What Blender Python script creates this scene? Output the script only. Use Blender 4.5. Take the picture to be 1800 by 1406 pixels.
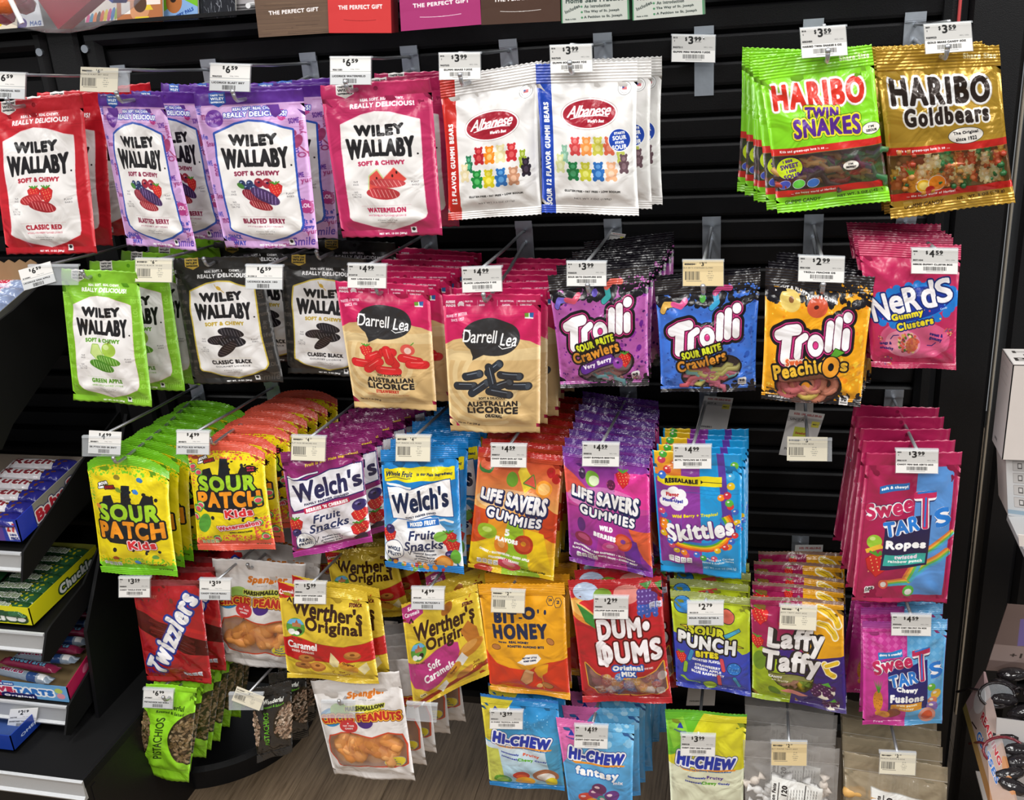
import bpy, math, random
import numpy as np
from mathutils import Vector, Matrix

for _o in list(bpy.data.objects): bpy.data.objects.remove(_o)
SC = bpy.context.scene
COL = SC.collection
# ---------------------------------------------------------------- camera
F = 1763.2; CZ = 1.40; D = 1.55
YAW, PIT, ROL = -0.25519, 0.36588, 0.072477
def _rot():
    cy, sy, cp, sp, cr, sr = math.cos(YAW), math.sin(YAW), math.cos(PIT), math.sin(PIT), math.cos(ROL), math.sin(ROL)
    fwd = Vector((sy*cp, cy*cp, -sp)); right = Vector((cy, -sy, 0)); down = fwd.cross(right)
    return cr*right+sr*down, -sr*right+cr*down, fwd
CR_, CD_, CF_ = _rot()
cam = bpy.data.objects.new('camera', bpy.data.cameras.new('camera')); COL.objects.link(cam)
cam.matrix_world = Matrix(((CR_.x, -CD_.x, -CF_.x, 0), (CR_.y, -CD_.y, -CF_.y, -D), (CR_.z, -CD_.z, -CF_.z, CZ), (0, 0, 0, 1)))
cam.data.sensor_fit = 'HORIZONTAL'; cam.data.sensor_width = 36.0; cam.data.lens = 36.0*F/1800.0
cam.data.clip_start = 0.02; cam.data.clip_end = 50
SC.camera = cam
# ---------------------------------------------------------------- world, lights, exposure
w = bpy.data.worlds.new('world'); SC.world = w; w.use_nodes = True
w.node_tree.nodes['Background'].inputs[0].default_value = (0.95, 0.97, 1.0, 1)
w.node_tree.nodes['Background'].inputs[1].default_value = 0.20
def area(name, loc, tgt, sx, sy, power, col=(1, 1, 1)):
    l = bpy.data.lights.new(name, 'AREA'); l.shape = 'RECTANGLE'; l.size = sx; l.size_y = sy; l.energy = power; l.color = col
    o = bpy.data.objects.new(name, l); o.location = loc
    o.rotation_euler = (Vector(tgt)-Vector(loc)).to_track_quat('-Z', 'Y').to_euler(); COL.objects.link(o); return o
for _i, _x in enumerate((-2.6, -0.9, 0.8, 2.5)):
    area('ceiling_lamp', (_x, -1.05, 2.78), (_x, -1.05, 0), 0.6, 1.2, 26, (1, 0.985, 0.96))
    area('ceiling_lamp', (_x, -3.0, 2.78), (_x, -3.0, 0), 0.6, 1.2, 30, (1, 0.98, 0.95))
SC.view_settings.view_transform = 'Standard'; SC.view_settings.look = 'None'
SC.view_settings.gamma = 1.0; SC.view_settings.use_curve_mapping = False; SC.view_settings.exposure = 0.17

def P(px, py, d):
    """point that the photograph shows at pixel px,py and that stands d metres in front of the wall"""
    v = CR_*((px-900)/F)+CD_*((py-703)/F)+CF_
    v = v*((D-d)/v.y)
    return Vector((v.x, -d, v.z+CZ))
def PXx(px, py, X):
    v = CR_*((px-900)/F)+CD_*((py-703)/F)+CF_
    v = v*(X/v.x); return Vector((X, v.y-D, v.z+CZ))
def PZ(px, py, Z):
    v = CR_*((px-900)/F)+CD_*((py-703)/F)+CF_
    v = v*((Z-CZ)/v.z); return Vector((v.x, v.y-D, Z))

# ---------------------------------------------------------------- print rasteriser (numpy only)
SS = 2
_tcu = bpy.data.curves.new('lettering', 'FONT'); _tob = bpy.data.objects.new('lettering', _tcu); COL.objects.link(_tob)
_tcache = {}
def outlines(s, sp=1.0):
    k = (s, sp)
    if k in _tcache: return _tcache[k]
    _tcu.body = s; _tcu.space_character = sp; _tcu.resolution_u = 4
    dg = bpy.context.evaluated_depsgraph_get(); dg.update()
    cu = _tob.evaluated_get(dg).to_curve(dg)
    out = []
    for spn in cu.splines:
        if spn.type == 'BEZIER':
            n = len(spn.bezier_points); pts = []
            for i in range(n):
                a, b = spn.bezier_points[i], spn.bezier_points[(i+1) % n]
                p0, p1, p2, p3 = (np.array(q[:2]) for q in (a.co, a.handle_right, b.handle_left, b.co))
                straight = abs(np.cross(p1-p0, p3-p0))+abs(np.cross(p2-p0, p3-p0)) < 1e-7
                for t in ((0,) if straight else (0, .25, .5, .75)):
                    m = 1-t; pts.append(m**3*p0+3*m*m*t*p1+3*m*t*t*p2+t**3*p3)
            out.append(np.array(pts))
        else:
            out.append(np.array([p.co[:2] for p in spn.points]))
    _tob.to_curve_clear() if hasattr(_tob, 'to_curve_clear') else None
    _tcache[k] = out
    return out
def hexc(c):
    if not isinstance(c, str): return np.array(c, np.float32)
    if len(c) == 3: c = ''.join(q*2 for q in c)
    return np.array([int(c[i:i+2], 16)/255 for i in (0, 2, 4)], np.float32)
def dilate(m, r):
    r = float(r)
    if r < 0.6: return m
    out = m.copy(); H, W = m.shape
    for rr in ([r] if r < 3 else [r, r*0.66, r*0.33]):
        n = max(8, int(rr*5))
        seen = set()
        for k in range(n):
            dx, dy = int(round(rr*math.cos(2*math.pi*k/n))), int(round(rr*math.sin(2*math.pi*k/n)))
            if (dx, dy) in seen: continue
            seen.add((dx, dy))
            ys, yd = max(0, -dy), max(0, dy); xs, xd = max(0, -dx), max(0, dx)
            out[yd:H-ys, xd:W-xs] |= m[ys:H-yd, xs:W-xd]
    return out
class Art:
    """a flat print, drawn in units: 100 wide, h high, y down"""
    def __init__(s, asp, base='ffffff', px=300, a=1.0):
        s.k = px*SS/100.0; s.W = px*SS; s.H = int(round(px*asp))*SS; s.h = 100*asp
        s.im = np.empty((s.H, s.W, 3), np.float32); s.im[:] = hexc(base)
        s.al = np.full((s.H, s.W), a, np.float32); s.rng = np.random.RandomState(7)
    def paint(s, m, c, x0, y0, a=1.0):
        h, w_ = m.shape; X0, Y0, X1, Y1 = max(0, x0), max(0, y0), min(s.W, x0+w_), min(s.H, y0+h)
        if X1 <= X0 or Y1 <= Y0: return
        mm = m[Y0-y0:Y1-y0, X0-x0:X1-x0]; v = s.im[Y0:Y1, X0:X1]
        if a >= 1: v[mm] = hexc(c)
        else: v[mm] = v[mm]*(1-a)+hexc(c)*a
    def fill(s, polys, c, o=(), b=0, a=1.0, dx=0, dy=0):
        k = s.k; pad = int(math.ceil(k*(max([q[0] for q in o], default=0)+b)))+3
        allp = np.concatenate(polys)*k
        x0, y0 = int(allp[:, 0].min())-pad, int(allp[:, 1].min())-pad
        x1, y1 = int(allp[:, 0].max())+pad, int(allp[:, 1].max())+pad
        wd, ht = x1-x0+1, y1-y0+1
        if wd > 4*s.W or ht > 4*s.H or wd < 2 or ht < 2: return
        acc = np.zeros((ht+1, wd+2), np.int32)
        for p in polys:
            p = p*k-np.array([x0, y0]); q = np.roll(p, -1, 0)
            ya, yb = p[:, 1], q[:, 1]; sg = np.where(yb > ya, 1, -1)
            lo, hi = np.minimum(ya, yb), np.maximum(ya, yb)
            r0 = np.ceil(lo-.5).astype(int); r1 = np.ceil(hi-.5).astype(int); n = np.maximum(0, r1-r0)
            if n.sum() == 0: continue
            idx = np.repeat(np.arange(len(p)), n)
            rows = np.arange(n.sum())-np.repeat(np.cumsum(n)-n, n)+np.repeat(r0, n)
            t = (rows+.5-ya[idx])/(yb[idx]-ya[idx]); xs = p[idx, 0]+t*(q[idx, 0]-p[idx, 0])
            ok = (rows >= 0) & (rows <= ht)
            np.add.at(acc, (rows[ok], np.clip(np.ceil(xs[ok]-.5).astype(int), 0, wd+1)), sg[idx][ok])
        m = np.cumsum(acc, 1)[:ht, :wd] != 0
        for r, cc in o: s.paint(dilate(m, (r+b)*k), cc, x0+int(dx*k), y0+int(dy*k))
        s.paint(dilate(m, b*k), c, x0, y0, a)
    def R(s, x0, y0, x1, y1, c, a=1.0): s.paint(np.ones((max(1, int((y1-y0)*s.k)), max(1, int((x1-x0)*s.k))), bool), c, int(x0*s.k), int(y0*s.k), a)
    def E(s, cx, cy, rx, ry, c, rot=0, o=(), a=1.0, n=40):
        t = np.linspace(0, 2*math.pi, n, False); x, y = rx*np.cos(t), ry*np.sin(t)
        cr, sr = math.cos(math.radians(rot)), math.sin(math.radians(rot))
        s.fill([np.stack([cx+x*cr-y*sr, cy+x*sr+y*cr], 1)], c, o, 0, a)
    def G(s, pts, c, o=(), a=1.0): s.fill([np.array(pts, float)], c, o, 0, a)
    def L(s, pl, w_, c, o=()):
        """rounded strokes; pl is a list of polylines"""
        if not isinstance(pl[0][0], (tuple, list)): pl = [pl]
        k = s.k; A = [np.array(p, float)*k for p in pl]; al = np.concatenate(A)
        ex = max([q[0] for q in o], default=0); pad = (w_/2+ex)*k+3
        x0, y0 = int(al[:, 0].min()-pad), int(al[:, 1].min()-pad); x1, y1 = int(al[:, 0].max()+pad), int(al[:, 1].max()+pad)
        yy, xx = np.mgrid[y0:y1+1, x0:x1+1].astype(np.float32); dm = np.full(xx.shape, 1e9, np.float32)
        for p in A:
            for a, b in zip(p[:-1], p[1:]):
                d = b-a; l2 = float(d@d)+1e-9
                t = np.clip(((xx-a[0])*d[0]+(yy-a[1])*d[1])/l2, 0, 1)
                dm = np.minimum(dm, (xx-a[0]-t*d[0])**2+(yy-a[1]-t*d[1])**2)
        for e, cc in o: s.paint(dm < ((w_/2+e)*k)**2, cc, x0, y0)
        s.paint(dm < (w_/2*k)**2, c, x0, y0)
    def T(s, txt, cx, cy, wd, ht, c, o=(), b=0.0, rot=0, sh=0, arc=0, sp=1.0, grow=0, dx=0, dy=0, fan=0):
        b = b*.64
        if b > 0:
            pl0 = outlines(txt, sp)
            if not pl0: return
            al = np.concatenate(pl0); asp0 = (al.max(0)-al.min(0))[0]/max(1e-6, (al.max(0)-al.min(0))[1])
            ww = wd or ht*asp0
            sp = round(sp*(1+min(.45, 1.5*b*len(txt)/ww)), 2)
            if wd: wd = max(wd*.6, wd-2*b)
            if ht: ht = max(ht*.6, ht-1.6*b)
        pl = outlines(txt, sp)
        if not pl: return
        al = np.concatenate(pl); mn, mx = al.min(0), al.max(0); W0, H0 = mx-mn
        if H0 < 1e-6: return
        if wd is None: wd = ht*W0/H0
        if ht is None: ht = wd*H0/W0
        cr, sr = math.cos(math.radians(rot)), math.sin(math.radians(rot)); out = []
        for p in pl:
            u = (p[:, 0]-mn[0])/W0-.5; v = -((p[:, 1]-mn[1])/H0-.5)
            if arc or grow or fan:   # finer points for bends
                q = np.roll(p, -1, 0); pp = np.stack([p+(q-p)*t for t in (0, .25, .5, .75)], 1).reshape(-1, 2)
                u = (pp[:, 0]-mn[0])/W0-.5; v = -((pp[:, 1]-mn[1])/H0-.5)
            g = 1+grow*(4*u*u)+fan*u*2
            x = u*wd-v*sh*ht; y = v*ht*g+arc*4*u*u
            out.append(np.stack([cx+x*cr-y*sr, cy+x*sr+y*cr], 1))
        s.fill(out, c, o, b, 1.0, dx, dy)
    def SP(s, x0, y0, x1, y1, c, n, r=1.0, r0=.2, seed=1):
        rg = np.random.RandomState(seed)
        for i in range(n):
            x, y = rg.uniform(x0, x1), rg.uniform(y0, y1); q = rg.uniform(r0, r)
            cc = c if isinstance(c, str) else c[rg.randint(len(c))]
            s.E(x, y, q, q*rg.uniform(.6, 1), cc, rg.uniform(0, 180), n=8)
    def V(s, x0, y0, x1, y1, c1, c2, horiz=False):
        X0, Y0, X1, Y1 = [int(v*s.k) for v in (x0, y0, x1, y1)]; X0, Y0 = max(0, X0), max(0, Y0); X1, Y1 = min(s.W, X1), min(s.H, Y1)
        a, b = hexc(c1), hexc(c2)
        if horiz: t = np.linspace(0, 1, X1-X0)[None, :, None]
        else: t = np.linspace(0, 1, Y1-Y0)[:, None, None]
        s.im[Y0:Y1, X0:X1] = a*(1-t)+b*t
    def A(s, pts, al):
        """transparent window cut in the print"""
        t = Art.__new__(Art); t.k, t.W, t.H = s.k, s.W, s.H; t.im = np.zeros((s.H, s.W, 3), np.float32)
        t.fill([np.array(pts, float)], (1, 1, 1)); s.al[t.im[:, :, 0] > .5] = al
    def hole(s, cx, cy, r=2.2): s.A([(cx+r*math.cos(t/2.), cy+r*math.sin(t/2.)) for t in range(13)], 0.0)
    def image(s, name):
        h, w_ = s.H//SS, s.W//SS
        im = s.im.reshape(h, SS, w_, SS, 3).mean((1, 3)); al = s.al.reshape(h, SS, w_, SS).mean((1, 3))
        rg = np.dstack([im, al])[::-1].astype(np.float32)
        I = bpy.data.images.new(name, w_, h, alpha=True); I.alpha_mode = 'CHANNEL_PACKED'
        I.pixels.foreach_set(np.ascontiguousarray(rg).ravel()); I.update(); I.pack()
        return I
def elp(cx, cy, rx, ry, rot=0, n=28):
    cr, sr = math.cos(math.radians(rot)), math.sin(math.radians(rot))
    return [(cx+rx*math.cos(t)*cr-ry*math.sin(t)*sr, cy+rx*math.cos(t)*sr+ry*math.sin(t)*cr) for t in np.linspace(0, 2*math.pi, n, False)]
# ---------------------------------------------------------------- prints
K = '1c1a1c'
def rope(a, cx, cy, ln, th, rot, c, hi):
    a.E(cx, cy, ln/2, th/2, c, rot)
    cr, sr = math.cos(math.radians(rot)), math.sin(math.radians(rot))
    for i in range(-3, 4):
        t = i*ln/8.5
        p0 = (cx+(t-1.6)*cr+th*.3*sr, cy+(t-1.6)*sr-th*.3*cr); p1 = (cx+(t+1.6)*cr-th*.3*sr, cy+(t+1.6)*sr+th*.3*cr)
        a.L([p0, p1], .55, hi)
def nutri(a, x, y, n=4, w=5.4, h=7, c='ffffff', t='333333'):
    for i in range(n):
        a.L([(x+i*(w+1)+1, y), (x+i*(w+1)+w-1, y)], 2, c); a.R(x+i*(w+1), y, x+i*(w+1)+w, y+h-1, c)
        a.T(['110', '0g', '65', '12g'][i % 4], x+i*(w+1)+w/2, y+1.6, w*.7, 2.2, t, b=.1); a.R(x+i*(w+1)+1, y+4, x+i*(w+1)+w-1, y+4.5, t)
def strawb(a, x, y, r, rot=0):
    a.G([(x-r, y-r*.5), (x-r*.5, y-r*.9), (x+r*.5, y-r*.9), (x+r, y-r*.5), (x+r*.75, y+r*.4), (x, y+r*1.15), (x-r*.75, y+r*.4)], 'd22a2a', o=[(r*.06, 'a81420')])
    for i in range(14): a.E(x+(i*37 % 13-6)*r*.11, y+(i*53 % 15-7)*r*.1, r*.06, r*.08, 'f6c878', n=6)
    for k in (-1, -.4, .3, .9): a.L([(x, y-r*.8), (x+k*r*.7, y-r*1.15)], r*.18, '4f9a32')
def berry(a, x, y, r, c='3a2f6e', h='8a7fc0'):
    a.E(x, y, r, r, c, n=20); a.E(x-r*.25, y-r*.35, r*.35, r*.22, h, n=12); a.E(x, y-r*.1, r*.28, r*.22, '201840', n=8)
def wiley(bg, dark, bord, fc, name, sub, kind, asp=1.5, patt=None):
    a = Art(asp, bg); s = asp/1.5
    if kind == 'berry':
        a.R(0, 0, 100, 12, '5b2b90'); cols = ['4b49b0', '8a2f72', '5b2b90', 'a03a7a']
        for i in range(22):
            x = (3, 11, 90, 97)[i % 4]; y = 16+i*6.2
            a.T(['AWE', 'yum', 'LOL', 'more', 'life', 'Oh', 'SOME', 'Snack'][i*3 % 8], x, y, 12 if i % 2 else 9, 5, cols[i % 4], b=.35, rot=-90 if i % 3 == 0 else -4)
        for y in (14, 34, 57, 80, 104, 128): a.L([(86, y), (99, y)], .3, '8a2f72')
        a.E(17, 24, 8, 8, '6b2f9a'); a.T('This is', 17, 21, 9, 3, 'e6c8ee', rot=-12); a.T('My Jam', 17, 26, 11, 3.4, 'e6c8ee', rot=-12)
        a.E(93, 108, 6.5, 6.5, 'b03a80'); a.T('LOL', 93, 107, 9, 4, 'f0d8ec', b=.4)
        a.T('Soft n\'', 91, 122, 15, 4.5, '4040a8', b=.45); a.T('Chewy', 91, 128, 15, 4.5, '4040a8', b=.45)
        a.T('SNACK', 14, 138, 15, 5, '4b49b0', b=.5); a.T('WAY', 17, 144.5, 14, 5, '4b49b0', b=.5); a.T('Chew on This!', 58, 147, 30, 3.2, 'a03a7a', b=.2, rot=-6)
        a.T('Smile', 86, 142, 24, 8.5, '5b3aa8', b=.3, sh=.3, rot=-4)
        a.E(72, 22, 2.6, 2.6, '3a50c0'); a.E(79, 23, 5, 5, 'c23a88'); a.SP(75, 19, 83, 27, 'e9a8d0', 14, .9)
        a.E(92, 47, 4, 6.5, 'a03a6a', 25); a.L([(94, 52), (99, 58)], 1.2, 'a03a6a'); a.E(90, 39.5, 2, 2.6, 'a03a6a')
    elif patt:
        for i in range(20):
            x = (6, 93)[i % 2]; y = 26+i*5.9
            a.T(['yum', 'more', 'Oh joy', 'LOL', 'life', 'Chewy', 'SOME'][i % 7], x, y, 10, 5, patt, b=.25, rot=-90 if i % 3 == 0 else -4)
        a.T('Smile', 86, 142, 24, 8.5, patt, b=.3, sh=.3, rot=-4)
    bc, tc = {'berry': ('2456b0', 'ffffff'), 'black': ('d9b84a', '222222')}.get(kind, ('e9e4e0', '333333'))
    a.G([(14, 0), (30, 0), (30, 10), (22, 14), (14, 10)], bc)
    for i, t in enumerate(('TASTE THE', 'WILEY', 'DIFFERENCE')): a.T(t, 22, 3+i*3.2, 13, 2.6 if i == 1 else 1.6, tc, b=.2)
    hx = [(3, '3c3a9c')] if kind == 'berry' else []
    oo = [(.7, '3340b8')] if kind == 'berry' else []
    a.T('REAL SOFT. REAL CHEWY.', 55, 16, 40, 2.6, 'ffffff', b=.25, o=oo, arc=.5)
    a.T('REALLY DELICIOUS!', 55, 21, 58, 4.4, 'ffffff', b=.4, o=oo, arc=.7)
    a.R(0, 26.5, 100, 26.9, dark, .5); a.R(0, 29, 100, 29.3, dark, .5)
    hexg = [(16, 38), (22, 35.5), (36, 30), (49, 27.5), (62, 29), (80, 35), (88, 37), (88, 60), (87, 90), (88, 126), (86, 130), (70, 137), (52, 142), (34, 138), (17, 131), (13, 128), (14.5, 95), (14, 60)]
    oo = {'berry': [(2.0, '2a52b4'), (.8, 'e8eefc')], 'black': [(1.5, 'd8c04e')]}.get(kind, [(.9, 'f6dfe2')])
    if kind == 'berry': oo = [(1.9, '2a52b4')]
    a.G(hexg, 'f1eeec', o=oo)
    if kind == 'black':
        a.E(49, 35, 3, 2, 'd8b040', 40); a.L([(50, 36), (54, 40)], .8, 'd8b040'); a.L([(46, 33), (45, 30.5)], .8, 'd8b040')
    # the slab lettering, wider in the middle, with feet
    a.T('WILEY', 50.5, 45, 46, 10.5, K, b=1.5, arc=-1.2, grow=-.12); 
    a.T('WALLABY', 50.5, 61, 64, 15.5, K, b=1.6, grow=.38, arc=.6, sp=.95)
    a.E(84.5, 68.5, .9, .9, K)
    a.T('SOFT & CHEWY', 50.5, 75, 44, 4.4, fc, b=.55, arc=.6)
    if kind == 'red':
        strawb(a, 44, 88.5, 6.4); strawb(a, 58, 89.5, 7.4); rope(a, 41, 94, 26, 10, -8, 'b22c30', 'f08a88'); rope(a, 52, 101, 30, 11, 10, 'a4262c', 'f29a98')
    if kind == 'berry':
        for i in range(5): berry(a, 35+i*4, 85+(i % 2)*4, 3.6, '2f3c66', '9ab0d8')
        a.E(33, 87, 4, 2.4, '4f8a3a', 30); berry(a, 52, 84, 4.4, '9a2438', 'd88'); berry(a, 60, 85, 5, 'a82c3e', 'e0909a'); strawb(a, 67, 91, 6.5)
        rope(a, 43, 97, 22, 11, 25, '8c2436', 'e08a90'); rope(a, 56, 97, 30, 12, 28, '4a3060', 'a890c8'); rope(a, 50, 106, 24, 9, 14, '9c2a36', 'f0a8a0')
    if kind == 'melon':
        a.G([(36, 101), (38, 88), (46, 82), (56, 99)], 'e8584e', o=[(1.2, 'cfe0a0')]); a.G([(52, 90), (62, 80.5), (72, 92), (64, 98)], 'e24c44', o=[(.5, 'f0b0a0')])
        for x, y in ((45, 90), (60, 88), (64, 85)): a.E(x, y, .9, 1.5, '3a1a14')
        rope(a, 54, 95, 34, 9, 4, 'c8484c', 'f4a8a4'); rope(a, 49, 105, 32, 12, 5, 'c03c42', 'f6b0ac')
    if kind == 'apple':
        a.E(58, 85, 9, 8, 'a8cc4c'); a.E(55, 82, 4, 3, 'd6ec9a'); a.G([(34, 90), (37, 80), (44, 80), (52, 94), (42, 98)], 'cfe58e', o=[(.7, '86b83a')]); a.L([(58, 78), (60, 75)], .8, '5a4020')
        rope(a, 56, 97, 30, 10, 12, '5f9a2c', 'c8e89a'); rope(a, 47, 104, 32, 12, 14, '4f8a26', 'cdeea0')
    if kind == 'black':
        rope(a, 56, 86, 28, 11, 12, '221c20', '6a6468'); rope(a, 41, 94, 26, 11, -6, '2a2024', '706a6e'); rope(a, 55, 97, 30, 13, 2, '1c181c', '8a8488'); rope(a, 49, 105, 28, 11, -38, '241a1c', '6a5a5a')
    for x, y, t in ((24, 93, 'FAT'), (24, 95.6, 'FREE'), (23, 103, 'NO'), (23, 105.4, 'HIGH FRUCTOSE'), (23, 107.8, 'CORN SYRUP'), (80, 95, 'PLANT'), (80, 97.8, 'BASED')):
        a.T(t, x, y, None if len(t) < 8 else 9, 1.7, '555055', b=.12)
    a.T(name, 50, 121.5, 38 if len(name) < 13 else 44, 5.2, fc if kind != 'black' else K, b=.6)
    a.T(sub, 50, 127, 38, 1.7, fc if kind != 'black' else K, b=.15)
    a.T('A Delicious Twist of Fruit', 50, 131.5, 20, 1.4, '444444', b=.1); a.T('Chewy Goodness', 50, 134, 14, 1.3, '444444', b=.1)
    a.R(26, 117, 74, 117.3, fc, .5)
    a.T('NET WT. 10 OZ (284g)', 52, 146.5, 27, 2.5, 'ffffff', b=.3)
    a.R(70, 140, 75.5, 146, 'f4f4f4'); a.E(72.7, 142.4, 1.7, 1.7, '222222'); a.R(69, 146.6, 77, 147.2, '333333')
    a.hole(50, 6.3, 2.0)
    return a
def gbear(a, x, y, w_, h_, c, hi):
    for q, cc in ((1.0, c), (.55, hi)):
        a.E(x, y+h_*.12, w_*.42*q, h_*.3*q, cc); a.E(x, y-h_*.26, w_*.34*q, h_*.2*q, cc)
        if q == 1.0:
            for k in (-1, 1): a.E(x+k*w_*.26, y-h_*.42, w_*.13, h_*.09, cc, n=10); a.E(x+k*w_*.38, y-h_*.02, w_*.15, h_*.12, cc, n=10); a.E(x+k*w_*.28, y+h_*.38, w_*.19, h_*.13, cc, n=10)
def albanese(strip, side, sour, asp=1.55):
    a = Art(asp, 'efedeb', 340); H = a.h
    a.R(0, 0, 15, H, strip)
    a.T(side, 8.5, 92, 88 if not sour else 108, 6, 'ffffff', b=.75, rot=-90)
    a.E(53, 55 if not sour else 50, 28.5, 15, 'ffffff', -2, o=[(.8, 'c8b8b8')]); a.E(53, 55 if not sour else 50, 27, 13.8, 'a51c30', -2)
    y = 54 if not sour else 49
    a.T('Albanese', 54, y-2, 44, 11.5, 'ffffff', b=.55, sh=.45, rot=-3, sp=.85); a.L([(34, y+6), (45, y+3.5), (62, y+2.5), (72, y+3.6)], .9, 'ffffff')
    a.T('World\'s Best', 60, y+8, 17, 3.4, 'ffffff', b=.35, sh=.2)
    cs = [('2a7a52', '5ab88a'), ('c02430', 'e05050'), ('f08a1c', 'f8b860'), ('e8dca8', 'f4eecc'), ('cc2c34', 'e86060'), ('9ab02c', 'c4d070')]
    c2 = [('ecdcae', 'f6ecd0'), ('1f8a3a', '50b860'), ('d6c822', 'eee060'), ('2a74c0', '60a8e8'), ('c89070', 'e8b898'), ('2a2030', '4a3c50')]
    if sour: cs = [('8abca0', 'a8d4bc'), ('d8484a', 'ec7a78'), ('f0964a', 'f6b47c'), ('d0cc50', 'e4e086'), ('e06a4e', 'ee9078'), ('c0c85a', 'd6dc8a')]; c2 = [('d8dca0', 'e6eac0'), ('1f7a44', '4aa06c'), ('c8c83a', 'dede74'), ('2a6cb8', '5a98d8'), ('f0b48a', 'f6ccb0'), ('6a5058', '8c7078')]
    y1, y2 = (85, 108) if not sour else (82, 106)
    for i in range(6):
        x = 27+i*11.6; yy = y1+(0 if 0 < i < 5 else 8); w_ = 12 if 0 < i < 5 else 8
        gbear(a, x, yy, w_, 19, *cs[i])
    for i in range(6):
        x = 22+i*13.2; yy = y2+(2 if 0 < i < 5 else -6); w_ = 13 if 0 < i < 5 else 10
        gbear(a, x, yy, w_, 20, *c2[i])
    a.T('GLUTEN FREE • FAT FREE • LOW SODIUM', 54, 129, 58, 2.2, '333333', b=.2)
    a.T('NET WT 7.5 OZ (212g)' if not sour else 'NET WT 7 OZ (198g)', 54, 137.5, 38, 2.6, '444444', b=.1)
    X, Y = 88, 26
    a.E(X, Y, 6.2, 6.2, 'ffffff', o=[(.4, '777777')]); a.E(X, Y, 4.4, 4.4, 'f6f4f4', o=[(.3, '888888')]); a.R(X-2.4, Y-1.6, X+2.4, Y+1.6, 'c8646a'); a.R(X-2.4, Y-1.6, X-.4, Y+.2, '3a4a90')
    if sour:
        a.E(84, 76, 11.5, 11.8, 'ffffff'); a.E(84, 76, 10.6, 10.8, '1f48b4')
        for i, (t, h_, w2) in enumerate((('STARTS', 2.6, 11), ('SOUR', 4.4, 14), ('STAYS', 2.6, 9), ('SOUR', 4.8, 15))): a.T(t, 84, 69+i*4.7, w2, h_, 'ffffff', b=.5, rot=-6)
    return a
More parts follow.
